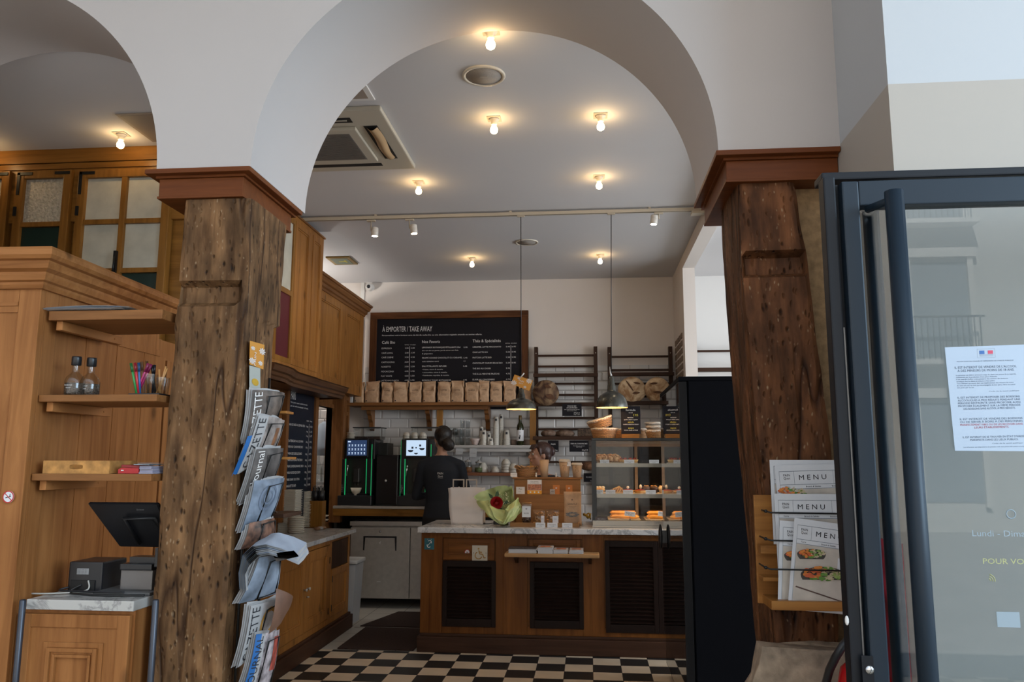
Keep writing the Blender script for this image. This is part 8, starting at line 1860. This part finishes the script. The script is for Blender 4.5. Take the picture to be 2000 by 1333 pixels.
def menu_sheet(px0, py0, w_px, Y, rot, lab, full=True, name='menu', zb=None):
    """A4 sheet with heading, food photo, bowl; px0,py0 top-left corner"""
    o_ = AY(px0, py0, Y); W, H = w_px*Y/F_PX, 0.272
    t = thing(name, lab, 'menu', o_, 0, None)
    cr, sr = math.cos(rot), math.sin(rot)
    lean = 0.10
    def Q(u, v, w=0.0):      # u right 0..1, v down 0..1
        a, c = u*W, -v*H; x = a*cr-c*sr; z = a*sr+c*cr
        return Vector((o_.x+x, Y+z*lean*0.25-w, o_.z+z))
    def quad(b, u0, v0, u1, v1, w, m=0): b.face([Q(u0, v0, w), Q(u1, v0, w), Q(u1, v1, w), Q(u0, v1, w)], m)
    b = B(); b.loft([[Q(0, 0), Q(1, 0), Q(1, 1), Q(0, 1)], [Q(0, 0, -0.0015), Q(1, 0, -0.0015), Q(1, 1, -0.0015), Q(0, 1, -0.0015)]], smooth=False); obj('sheet', b, SHEET, t)
    b = B(); e = 0.002
    for v in (0.075, 0.235, 0.285): quad(b, 0.05, v-0.003, 0.97, v+0.003, 0.0008)
    for u in (0.05, 0.25, 0.78, 0.965): quad(b, u-e, 0.075, u+e, 0.235, 0.0008)
    for u in (0.05, 0.965): quad(b, u-e, 0.235, u+e, 0.96, 0.0008)
    obj('rules', b, GRY, t)
    b = B(); quad(b, 0.055, 0.29, 0.96, 0.925, 0.0006); ph = obj('photo', b, WOODTONE, t)
    def txt(b, s, u, v, wid, cap):
        n0 = len(b.bm.verts); p = Q(u, v, 0.0012); b2 = b; b2.fr = None
        tmp_ = B(FR_FRONT, (0, p.y, 0)); tmp_.text(s, (p.x, p.z, 0), wid*W, cap, align='c', rot=rot); me_ = bpy.data.meshes.new('x'); tmp_.bm.to_mesh(me_); tmp_.bm.free(); b.bm.from_mesh(me_); bpy.data.meshes.remove(me_)
    b = B(); txt(b, 'M E N U', 0.50, 0.18, 0.37, 0.016); txt(b, 'PAIN', 0.15, 0.135, 0.09, 0.008); txt(b, 'Quot', 0.15, 0.17, 0.09, 0.008); txt(b, 'Carte', 0.15, 0.27, 0.07, 0.005); txt(b, 'Brunch & Salades', 0.5, 0.27, 0.2, 0.005); txt(b, 'Boissons', 0.8, 0.27, 0.1, 0.005)
    obj('lettering', b, INK, t)
    def bowl(u, v, s, tag_):
        c = Q(u, v, 0.001); b = B(); k = s*W
        b.fr = FR_FRONT; b.org = Vector((c.x, c.y, c.z))
        b.face([(k*math.cos(a), (k*0.62 if math.sin(a) < 0 else k*0.36)*math.sin(a), 0) for a in [2*PI*q/32 for q in range(32)]]); obj('bowl_print', b, mat('bowl_dark', (0.05, 0.04, 0.035), 0.5), ph)
        cols = [(0.55, 0.10, 0.03), (0.62, 0.20, 0.03), (0.10, 0.22, 0.03), (0.50, 0.40, 0.25), (0.25, 0.32, 0.08)]
        rnd = random.Random(int(u*100+v*10)); groups = [B(FR_FRONT, (c.x, c.y-0.0004, c.z)) for _ in cols]
        for j in range(110):
            a = rnd.uniform(0, 2*PI); r = rnd.uniform(0, 1)**0.5*0.88; x = k*r*math.cos(a); z = k*0.06+k*0.33*r*math.sin(a); rr = k*rnd.uniform(0.06, 0.14)
            ci = min(4, int((math.cos(a)*0.5+0.5)*3+rnd.uniform(0, 2))); a0 = rnd.uniform(0, 3)
            groups[ci].face([(x+rr*math.cos(a0+q*PI/3), z+rr*0.6*math.sin(a0+q*PI/3), 0.0001*j) for q in range(6)])
        for g, cl in zip(groups, cols):
            if len(g.bm.verts): obj('food_print', g, mat('food_%.2f_%.2f' % cl[:2], cl, 0.6), ph)
            else: g.bm.free()
    if full: bowl(0.27, 0.385, 0.20, 'a'); bowl(0.45, 0.60, 0.31, 'b'); bowl(0.85, 0.60, 0.11, 'c')
    else: bowl(0.27, 0.385, 0.20, 'a')
    if full:
        b = B(); b.face([Q(0.08, 0.78, 0.0014), Q(0.09, 0.765, 0.0014), Q(0.90, 0.885, 0.0014), Q(0.90, 0.90, 0.0014)]); obj('chopsticks_print', b, mat('stick_brown', (0.08, 0.04, 0.03), 0.5), ph)
        b = B(); quad(b, 0.64, 0.39, 0.97, 0.55, 0.0010); obj('text_box', b, SHEET, ph)
        b = B()
        for k in range(5): txt(b, 'lorem' if False else ('Nos bowls', 'riz complet, avocat', 'saumon, radis', 'concombre, herbes', 'sauce soja')[k], 0.80, 0.43+0.025*k, 0.22, 0.004)
        txt(b, 'PAIN', 0.90, 0.86, 0.1, 0.010); txt(b, 'Quot', 0.90, 0.895, 0.1, 0.010)
        obj('small_print', b, mat('red_brown_ink', (0.30, 0.10, 0.06), 0.6), t)
    return t
menu_sheet(1503, 899, 132, 2.752, 0.0, 'rearmost menu sheet at top of the rack, its left edge showing', False)
menu_sheet(1513, 910, 134, 2.745, 0.035, 'menu sheet at top of the rack, heading tilted up', False)
menu_sheet(1512, 965, 132, 2.722, 0.0, 'middle menu sheet on the wooden rack, heading level', False)
menu_sheet(1523, 1017, 130, 2.694, -0.075, 'menu sheet peeking out left behind the front one', False)
menu_sheet(1552, 1012, 128, 2.680, -0.13, 'front menu sheet with big salad bowl photo, tilted', True)
# ================================================================ GLASS DOOR
YD = 2.00
FRM = mat('door_anthracite', (0.012, 0.022, 0.034), 0.4, spec=0.28); FR2 = mat('door_frame_dark', (0.007, 0.009, 0.013), 0.45, spec=0.25)
def dx(px, py=800): return AY(px, py, YD).x
ztop = AY(1700, 349, YD).z
gd = thing('glass_door', 'dark blue-grey framed glass door standing open at the right', 'door', (0.95, YD, 0))
fx0 = AY(1608, 400, YD).x; fx1 = AY(1641, 400, YD).x; sx1 = AY(1675, 420, YD).x; xr = 1.95
b = B(); b.box(fx0, fx1-0.012, YD-0.01, YD+0.035, 0.0, ztop+0.005, 0, 0.004); b.box(fx0, xr, YD+0.0, YD+0.07, ztop, ztop+0.02, 0, 0.004); b.box(fx1-0.012, fx1, YD+0.012, YD+0.05, 0, ztop-0.01); obj('jamb', b, FR2, gd)
b = B(); b.box(fx1, sx1, YD-0.02, YD+0.03, 0.02, ztop-0.012, 0, 0.004); b.box(sx1, xr, YD-0.02, YD+0.03, ztop-0.075, ztop-0.012, 0, 0.003); b.box(sx1, xr, YD-0.02, YD+0.03, 0.02, 0.16, 0, 0.003); obj('stile', b, FRM, gd)
b = B(); b.box(fx1-0.014, fx1-0.006, YD+0.002, YD+0.010, 0.02, AY(1628, 640, YD).z); obj('seal_strip', b, mat('strip_grey', (0.28, 0.27, 0.26), 0.5), gd)
DG = glass('door_glass', (0.80, 0.84, 0.86), 0.9)
b = B(); b.box(sx1-0.005, xr, YD+0.002, YD+0.008, 0.15, ztop-0.07); gp = obj('glass', b, DG, gd)
# bar handles, one on each side
hz1 = AY(1740, 356, 1.93).z
def handle(px, py, px2, py2, Y, r, lab_m):
    a = AY(px, py, Y); b = B(); xh = a.x
    b.tube([(xh, Y, 0.32), (xh, Y, a.z-0.01)], r, 14)
    for z in (0.45, a.z-0.028): 
        yy = YD-0.02 if Y < YD else YD+0.03; b.tube([(xh, Y, z), (xh-0.035, yy, z)], 0.010, 8)
    return b
obj('bar_handle', handle(1745, 366, 0, 0, 1.90, 0.0215, ''), FRM, gd)
obj('bar_handle', handle(1699, 396, 0, 0, 2.13, 0.0205, ''), FRM, gd)
# lock cylinder at the foot
p = AY(1697, 1308, YD-0.02); b = B(FR_FRONT, (0, YD-0.0205, 0)); b.box(p.x-0.016, p.x+0.010, p.z-0.05, p.z+0.03, 0, 0.003, 0, 0.001); b.lathe([(0.009, 0.003), (0.009, 0.006), (0, 0.006)], (p.x, p.z, 0), 14, m=1); obj('lock', b, [FR2, CHROME], gd)
p = AY(1657, 1211, YD-0.0); b = B(); b.ball((AY(1656, 1211, YD-0.02).x+0.0, YD-0.012, p.z), 0.008, 10, 0, (0.6, 0.5, 1.4)); obj('blob', b, WHITE, gd)
# notice taped inside the glass
YNn = YD-0.003
C4 = [AY(x, y, YNn) for x, y in ((1845, 679), (2012, 673), (2022, 882), (1865, 881))]
nt_ = thing('alcohol_notice', 'white French alcohol notice taped on the glass door', 'notice', C4[3])
def NQ(u, v, w=0.0): return C4[0].lerp(C4[1], u).lerp(C4[3].lerp(C4[2], u), v)+Vector((0, -w, 0))
NP = mat('notice_paper', (0.40, 0.47, 0.56), 0.6)
b = B(); b.loft([[NQ(0, 0), NQ(1, 0), NQ(1, 1), NQ(0, 1)], [NQ(0, 0, 0.0006), NQ(1, 0, 0.0006), NQ(1, 1, 0.0006), NQ(0, 1, 0.0006)]], smooth=False); obj('sheet', b, NP, nt_)
Wn = (C4[1]-C4[0]).length
def ntext(b, s, u, v, wid, cap, al='c'):
    p = NQ(u, v, 0.0010); tm = B(FR_FRONT, (0, p.y, 0)); tm.text(s, (p.x, p.z, 0), wid*Wn, cap, align=al, rot=0.02); me_ = bpy.data.meshes.new('x'); tm.bm.to_mesh(me_); tm.bm.free(); b.bm.from_mesh(me_); bpy.data.meshes.remove(me_)
b = B()
cu_ = 0.46
ntext(b, 'PROTECTION DES MINEURS ET RÉPRESSION DE L\'IVRESSE PUBLIQUE', cu_, 0.150, 0.66, 0.0025)
ntext(b, "IL EST INTERDIT DE VENDRE DE L'ALCOOL", cu_, 0.213, 0.72, 0.0055); ntext(b, 'À DES MINEURS DE MOINS DE 18 ANS.', cu_, 0.245, 0.66, 0.0055)
for k, s in enumerate(('La personne qui délivre la boisson exige du client une preuve de sa majorité,', 'notamment par la production d\'une pièce d\'identité.', 'Il est interdit d\'offrir à titre gratuit à des mineurs des boissons', 'alcooliques dans les débits de boissons et lieux publics.', 'Tout débitant qui reçoit dans son établissement des mineurs de moins', 'de seize ans qui ne sont pas accompagnés de leur père, mère ou tuteur', 'est puni par la loi.')): ntext(b, s, 0.10, 0.283+0.020*k, (0.70, 0.48, 0.60, 0.45, 0.66, 0.68, 0.20)[k], 0.003, 'l')
for k, s in enumerate(('IL EST INTERDIT DE PROPOSER DES BOISSONS', 'ALCOOLIQUES À PRIX RÉDUITS PENDANT UNE', 'PÉRIODE RESTREINTE SANS PROPOSER AUSSI', 'PROPOSER ÉGALEMENT SUR LA MÊME PÉRIODE', 'DES BOISSONS SANS ALCOOL À PRIX RÉDUITS.')): ntext(b, s, cu_+0.01, 0.50+0.027*k, 0.72 if k < 4 else 0.6, 0.0045)
for k, s in enumerate(('IL EST INTERDIT DE VENDRE DES BOISSONS', 'OU DE SERVIR À BOIRE À DES PERSONNES')): ntext(b, s, cu_+0.02, 0.705+0.027*k, 0.72, 0.0045)
for k, s in enumerate(("IL EST INTERDIT DE SE TROUVER EN ÉTAT D'IVRESSE", 'MANIFESTE DANS LES LIEUX PUBLICS.')): ntext(b, s, cu_+0.04, 0.875+0.027*k, (0.72, 0.55)[k], 0.0045)
ntext(b, 'Les infractions aux dispositions du présent code sont punies des peines prévues', cu_+0.03, 0.965, 0.70, 0.0025); ntext(b, 'Code de la santé publique', cu_+0.2, 0.93, 0.35, 0.0022); ntext(b, 'Code de la santé publique', cu_+0.2, 0.44, 0.35, 0.0022)
obj('lettering', b, mat('notice_ink', (0.05, 0.08, 0.13), 0.6), nt_)
b = B(); ntext(b, 'MANIFESTEMENT IVRES OU DE LES RECEVOIR DANS', cu_+0.02, 0.759, 0.72, 0.0045); ntext(b, 'LEURS ÉTABLISSEMENTS.', cu_+0.02, 0.786, 0.4, 0.0045); obj('red_lettering', b, mat('notice_red', (0.35, 0.05, 0.08), 0.6), nt_)
for (u0, u1, col, nm_) in ((0.40, 0.46, (0.03, 0.12, 0.35), 'flag_blue'), (0.50, 0.56, (0.55, 0.05, 0.10), 'flag_red'), ):
    b = B(); b.face([NQ(u0, 0.045, 0.001), NQ(u1, 0.045, 0.001), NQ(u1, 0.078, 0.001), NQ(u0, 0.078, 0.001)]); obj(nm_, b, mat(nm_, col, 0.5), nt_)
b = B()
for (u0, v0, u1, v1) in ((0.375, 0.028, 0.585, 0.0295), (0.375, 0.112, 0.585, 0.1135), (0.375, 0.028, 0.377, 0.1135), (0.583, 0.028, 0.585, 0.1135), (0.40, 0.086, 0.56, 0.089), (0.40, 0.096, 0.56, 0.099)): b.face([NQ(u0, v0, 0.001), NQ(u1, v0, 0.001), NQ(u1, v1, 0.001), NQ(u0, v1, 0.001)])
obj('crest_frame', b, GRY, nt_)
# lettering on the door glass
b = B(FR_FRONT, (0, YD+0.0015, 0)); p = AY(1921, 1102, YD); b.text('POUR VOUS', (p.x, p.z, 0), 0.115, 0.0125); 
for k in range(3):
    c = AY(1935, 1133, YD); rr = 0.004+0.005*k; b.tube([(c.x-0.004+rr*math.cos(a), c.z-0.002+rr*math.sin(a), 0.0) for a in [-0.2+q*0.22 for q in range(8)]], 0.0012, 4)
gl_ = obj('glass_lettering', b, mat('pale_yellow_vinyl', (0.40, 0.40, 0.17), 0.5), gd)
b = B(FR_FRONT, (0, YD+0.0015, 0)); p = AY(1949, 1226, YD); b.box(p.x, p.x+0.05, p.z, p.z+0.034, 0, 0.0003); p = AY(1975, 1005, YD); b.tube([(p.x+0.010*math.cos(a), p.z+0.010*math.sin(a), 0) for a in [q*2*PI/18 for q in range(19)]], 0.0015, 4, cap=False); p = AY(1900, 1048, YD); b.text('Lundi - Dimanche', (p.x, p.z, 0), 0.16, 0.014)
obj('blue_vinyl', b, mat('pale_blue_vinyl', (0.27, 0.33, 0.37), 0.5), gd)
# fire extinguisher and hose behind the jamb
p = AY(1652, 1300, 2.45); p.x += 0.035; fe = thing('fire_extinguisher', 'red fire extinguisher partly hidden behind the door jamb', 'extinguisher', (p.x+0.03, 2.50, 0)); 
RED = mat('ext_red', (0.48, 0.01, 0.012), 0.25)
zt8 = AY(1652, 1280, 2.5).z
b = B(); b.lathe([(0, 0.0), (0.07, 0.0), (0.075, 0.02), (0.075, zt8-0.09), (0.065, zt8-0.04), (0.035, zt8-0.012), (0.02, zt8), (0, zt8)], (p.x+0.03, 2.5, 0.001), 28); obj('cylinder', b, RED, fe)
b = B(); b.lathe([(0, zt8), (0.018, zt8), (0.018, zt8+0.04), (0, zt8+0.04)], (p.x+0.03, 2.5, 0.001), 16); b.box(p.x+0.0, p.x+0.09, 2.49, 2.51, zt8+0.03, zt8+0.045); obj('valve', b, BLACK, fe)
A_ = [AY(x, y, Y) for x, y, Y in ((1612, 1340, 2.55), (1620, 1310, 2.52), (1632, 1285, 2.48), (1646, 1262, 2.46), (1655, 1250, 2.47))]
b = B(); b.tube([(A_[0].x-0.01, 2.55, A_[0].z-0.15)]+A_+[(p.x+0.02, 2.5, zt8+0.03)], 0.012, 10); obj('hose', b, BLACK, fe)
# a second red extinguisher seen through the gap in the stile: poster with red tones on the return wall
p = AY(1722, 1100, 2.2)
b = B(); yy0, yy1 = AX(1712, 1100, 0.899).y, AX(1735, 1100, 0.899).y; b.box(0.893, 0.9005, min(yy0, yy1)-0.12, max(yy0, yy1), 0.45, 1.22); po = tag(obj('poster', b, mat('red_poster', (0.45, 0.03, 0.05), 0.5, noise=0.8, nscale=9)), 'red and white poster seen through the gap beside the door handles', 'poster')
# ================================================================ NEWSPAPER RACK ON THE LEFT PILLAR (faces the aisle)
GREYP = mat('newsprint', (0.38, 0.375, 0.375), 0.8, noise=0.06, nscale=30); NP2 = mat('newsprint_blue', (0.30, 0.34, 0.41), 0.7, noise=0.12, nscale=12)
nr = thing('newspaper_rack', 'black wire newspaper rack on the aisle side of the left timber pillar', 'rack', (-1.26, 2.95, 0.5))
XR = -1.275
b = B()
for y in (2.90, 3.08): b.tube([(XR+0.006, y, 0.45), (XR+0.006, y, 1.78)], 0.005, 6)
obj('back_wires', b, IRON, nr)
pockets = [  # four pixel corners of the visible cover (TL, TR, BR, BL)
 ((494, 762), (556, 768), (541, 820), (478, 868)),
 ((505, 812), (556, 822), (535, 884), (463, 926)),
 ((502, 878), (554, 876), (530, 950), (470, 985)),
 ((497, 940), (556, 934), (528, 1018), (470, 1040)),
 ((487, 1022), (536, 1012), (536, 1056), (470, 1074)),
 ((506, 1090), (548, 1080), (540, 1160), (466, 1180)),
 ((490, 1184), (552, 1166), (534, 1240), (464, 1305)),
 ((500, 1240), (546, 1230), (528, 1340), (472, 1352)),
]
def cover_point(c, u, v, off=0.0, bow=0.02, X0=-1.235, X1=-1.150):
    """u along the cover, v downwards; the top leans out into the aisle"""
    P = []
    for (px, py), near, top in ((c[0], 0, 1), (c[1], 1, 1), (c[2], 1, 0), (c[3], 0, 0)):
        Yv = 2.86 if not near else 2.86+0.17
        P.append(AY(px, py, Yv))
    a = P[0].lerp(P[1], u); d = P[3].lerp(P[2], u); p = a.lerp(d, v)
    n = Vector((0.75, -0.6, 0.1)).normalized()
    return p+n*(off+bow*math.sin(PI*min(1, u*1.0))+bow*0.6*math.sin(PI*v)) 
COL = {}
def ph(name, c, n=0.7, s=26): return mat(name, c, 0.5, noise=n, nscale=s)
covers = [
 ('folded brown-covered newspaper in the topmost rack pocket', 'GAZETTE', ph('cov0', (0.10, 0.075, 0.06))),
 ('newspaper with coffee cup picture and blue page in second rack pocket', 'GAZETTE', ph('cov1', (0.26, 0.22, 0.20), 0.6)),
 ('dark magazine with white lettering in the third rack pocket', 'Le Journal', ph('cov2', (0.09, 0.08, 0.075), 0.6, 20)),
 ('blue-grey newspaper with circle drawing in fourth rack pocket', '', ph('cov3', (0.16, 0.20, 0.26), 0.75, 11)),
 ('brown photo magazine in the fifth rack pocket', '', ph('cov4', (0.13, 0.06, 0.035), 0.9, 30)),
 ('pale blue page newspaper below the drooping thick paper', '', ph('cov5', (0.20, 0.24, 0.30), 0.65, 11)),
 ('newspaper with golden potato picture in seventh rack pocket', 'GAZETTE', ph('cov6', (0.42, 0.40, 0.40), 0.25)),
 ('lowest newspaper in the rack with colourful cover', 'JOURNAL', ph('cov7', (0.30, 0.26, 0.27), 0.8, 34))]
for i, c in enumerate(pockets):
    lab, title, cm = covers[i]; base = cover_point(c, 0.0, 1.0)
    t = thing('newspaper', lab, 'newspaper', base, 0)
    npg = 5
    for k in range(npg):
        off = -0.006*(k+1); du = 0.0; jit = 0.02*math.sin(k*2.3+i)
        b = B(); b.grid(lambda u, v: cover_point(c, -0.02-0.05*k/npg+u*(1.0+jit*0.3), -0.04*k/npg-0.02+v*(1.03+jit), off-0.0, 0.014+0.003*k)+Vector((0, 0, 0.006*math.sin(u*4+k+i)))*(1-v), 10, 10)
        if k in (0, npg-1) or k % 2 == 0: obj('page', b, GREYP if k % 2 == 0 else NP2, t)
        else: b.bm.free()
    b = B(); b.grid(lambda u, v: cover_point(c, u, v, 0.0), 12, 12); cv = obj('cover', b, cm, t)
    # headline strip and picture blocks following the curved cover
    def block(b, u0, v0, u1, v1, off=0.0012): b.grid(lambda u, v: cover_point(c, u0+(u1-u0)*u, v0+(v1-v0)*v, off), 6, 6)
    if i in (1, 6, 7):
        b = B(); block(b, 0.0, 0.0, 0.30, 1.0); obj('title_strip', b, GREYP, cv)
    if i == 1: b = B(); block(b, -0.12, 0.35, 0.0, 1.0, 0.0); obj('blue_page', b, mat('deep_blue', (0.02, 0.13, 0.38), 0.5), cv); b = B(); block(b, 0.68, 0.25, 0.82, 0.8); obj('picture', b, ph('brownpic', (0.25, 0.11, 0.05)), cv)
    if i == 3:
        b = B(); 
        for r0, r1 in ((0.28, 0.22), (0.15, 0.11)):
            for k in range(20):
                a0, a1 = 2*PI*k/20, 2*PI*(k+1)/20; b.face([cover_point(c, 0.5+r*math.cos(a), 0.4+r*math.sin(a), 0.0016) for r, a in ((r0, a0), (r0, a1), (r1, a1), (r1, a0))])
        obj('circle_print', b, mat('slate_blue', (0.14, 0.18, 0.25), 0.5), cv)
    if i == 6:
        b = B(); b.face([cover_point(c, 0.55+0.24*math.cos(a), 0.42+0.3*math.sin(a), 0.0022) for a in [k*2*PI/20 for k in range(20)]]); obj('potato_print', b, mat('potato', (0.50, 0.26, 0.05), 0.5, noise=0.2, nscale=20), cv)
    if i == 7: b = B(); block(b, 0.0, 0.0, 0.18, 1.0, 0.0016); obj('blue_strip', b, mat('deep_blue', (0.02, 0.13, 0.38), 0.5), cv); b = B(); block(b, 0.7, 0.1, 0.95, 0.7, 0.0016); obj('red_block', b, mat('cover_red', (0.35, 0.06, 0.04), 0.5, noise=0.6, nscale=30), cv)
    if title:
        # letters laid on the curved cover, reading upwards along the near edge
        cu = bpy.data.curves.new('t', 'FONT'); cu.body = title; cu.size = 1; cu.resolution_u = 2; ob = bpy.data.objects.new('t', cu); me = bpy.data.meshes.new_from_object(ob)
        xs = [q.co.x for q in me.vertices]; Lx = max(xs)-min(xs); b = B(); V = []
        for q in me.vertices:
            s_ = (q.co.x-min(xs))/Lx; h = q.co.y/0.73; V.append(b.v(cover_point(c, 0.24-0.20*h, 0.95-0.9*s_, 0.0026)))
        for pl in me.polygons:
            try: b.bm.faces.new([V[k] for k in pl.vertices])
            except ValueError: pass
        bpy.data.objects.remove(ob); bpy.data.meshes.remove(me)
        obj('headline', b, INK if i != 2 and i != 0 else CHALK, cv)
    # wire pocket in front
    b = B(); q = [cover_point(c, 0.38, 0.98, 0.006), cover_point(c, 0.42, 0.16, 0.008), cover_point(c, 0.95, 0.12, 0.008), cover_point(c, 0.93, 0.95, 0.006)]
    b.tube(q, 0.0032, 6); b.tube([cover_point(c, 0.93, 0.95, 0.006), cover_point(c, 0.38, 0.98, 0.006)], 0.0025, 5); b.tube([cover_point(c, 0.38, 0.98, 0.004), Vector((XR+0.008, 2.9, cover_point(c, 0.38, 0.98, 0).z-0.01))], 0.0028, 5); b.tube([cover_point(c, 0.93, 0.95, 0.004), Vector((XR+0.008, 3.08, cover_point(c, 0.93, 0.95, 0).z-0.01))], 0.0028, 5)
    obj('pocket_wire', b, IRON, nr)
# thick drooping newspaper bundle
t = thing('newspaper', 'thick drooping bundle of newspapers folded over the rack', 'newspaper', (-1.2, 2.9, 1.05))
path = [(468, 1152, 2.84), (466, 1120, 2.83), (474, 1085, 2.83), (492, 1068, 2.83), (520, 1064, 2.85), (550, 1072, 2.90), (578, 1084, 2.97)]
for k in range(9):
    pts = [AY(x+k*1.6*(1 if j < 4 else 0.4), y+k*2.6*(1 if j > 1 else 0.2), Y) for j, (x, y, Y) in enumerate(path)]
    b = B(); b.grid(lambda u, v: (lambda s, q: pts[q].lerp(pts[min(q+1, len(pts)-1)], s-q))(v*(len(pts)-1), min(int(v*(len(pts)-1)), len(pts)-2))+Vector((0.035, 0.0, -0.012))*0+Vector((-0.01, 0.14, 0.028))*u+Vector((0, 0, 0.002*math.sin(u*7+k))), 4, 24)
    obj('page', b, GREYP if k % 3 else NP2, t)
# smaller brown cover jutting below
c = ((545, 1150), (578, 1166), (560, 1206), (530, 1240)); b = B(); b.grid(lambda u, v: cover_point(c, u, v, -0.02), 6, 6); tag(obj('brochure', b, ph('brown_cover', (0.16, 0.08, 0.05), 0.3, 16)), 'brown brochure sticking out behind the lower newspapers', 'brochure')
# dark leaflet on the drooping bundle
P4 = [AY(x, y, 2.88) for x, y in ((532, 1082), (574, 1076), (583, 1086), (540, 1096))]; b = B(); b.loft([P4, [p+Vector((0, 0, -0.003)) for p in P4]], smooth=False); tag(obj('leaflet', b, ph('dark_cover', (0.05, 0.04, 0.035), 0.8, 30)), 'dark leaflet tucked into the drooping newspaper bundle', 'leaflet')
# little wooden ledge pieces sticking out of the rack
for (x, y, lab) in ((543, 806, 'upper'), (548, 895, 'lower')):
    a = AY(x, y, 3.05); b = B(); b.box(a.x-0.01, a.x+0.045, 3.02, 3.10, a.z-0.006, a.z+0.004, 0, 0.002); tag(obj('wooden_peg', b, honey('x')), lab+' small wooden tab sticking out behind the newspapers', 'peg')
a = AY(545, 1002, 3.3); b = B(); b.box(a.x-0.10, a.x+0.075, 3.16, 3.36, a.z-0.012, a.z+0.004, 0, 0.003); b.tube([(a.x-0.08, 3.2, a.z+0.10), (a.x+0.03, 3.2, a.z+0.005)], 0.004, 6); tag(obj('wooden_ledge', b, darkw('x')), 'small dark wooden ledge with a strut behind the newspaper rack', 'ledge')
# orange and white flyers pinned above
def xflat(c4, X): return [AX(px, py, X) for px, py in c4]
P = xflat(((488, 666), (516, 674), (514, 722), (487, 712)), -1.262); fl_ = thing('flyer', 'orange flyer with white daisies pinned above the newspaper rack', 'flyer', P[3])
b = B(); b.loft([P, [p+Vector((0.001, 0, 0)) for p in P]], smooth=False); obj('sheet', b, ORG, fl_)
def onf(u, v): return P[3].lerp(P[2], u).lerp(P[0].lerp(P[1], u), v)+Vector((0.002, 0, 0))
b = B(); [daisy(b, onf, u, v, r, 8, 0, 0.62) for u, v, r in ((0.2, 0.72, 0.16), (0.85, 0.7, 0.25), (0.15, 0.18, 0.24), (0.75, 0.2, 0.18))]; obj('daisies', b, CHALK, fl_)
m_ = onf(0.42, 0.5); b = B(FR_RIGHT, (m_.x+0.001, 0, 0)); b.text('PAIN', (m_.y, m_.z-0.018, 0), 0.05, 0.018, align='c', rot=PI/2); obj('lettering', b, CHALK, fl_)
P = xflat(((487, 714), (508, 720), (508, 764), (487, 758)), -1.264); fl2 = thing('flyer', 'pale flyer with a small yellow bird below the orange one', 'flyer', P[3])
b = B(); b.loft([P, [p+Vector((0.001, 0, 0)) for p in P]], smooth=False); obj('sheet', b, mat('pale_flyer', (0.40, 0.42, 0.38), 0.6), fl2)
b = B(); b.face([onf2 for onf2 in [P[3].lerp(P[2], 0.5+0.32*math.cos(a)).lerp(P[0].lerp(P[1], 0.5+0.32*math.cos(a)), 0.32+0.16*math.sin(a))+Vector((0.002, 0, 0)) for a in [k*2*PI/14 for k in range(14)]]]); obj('bird_print', b, mat('bird_yellow', (0.55, 0.33, 0.02), 0.5), fl2)
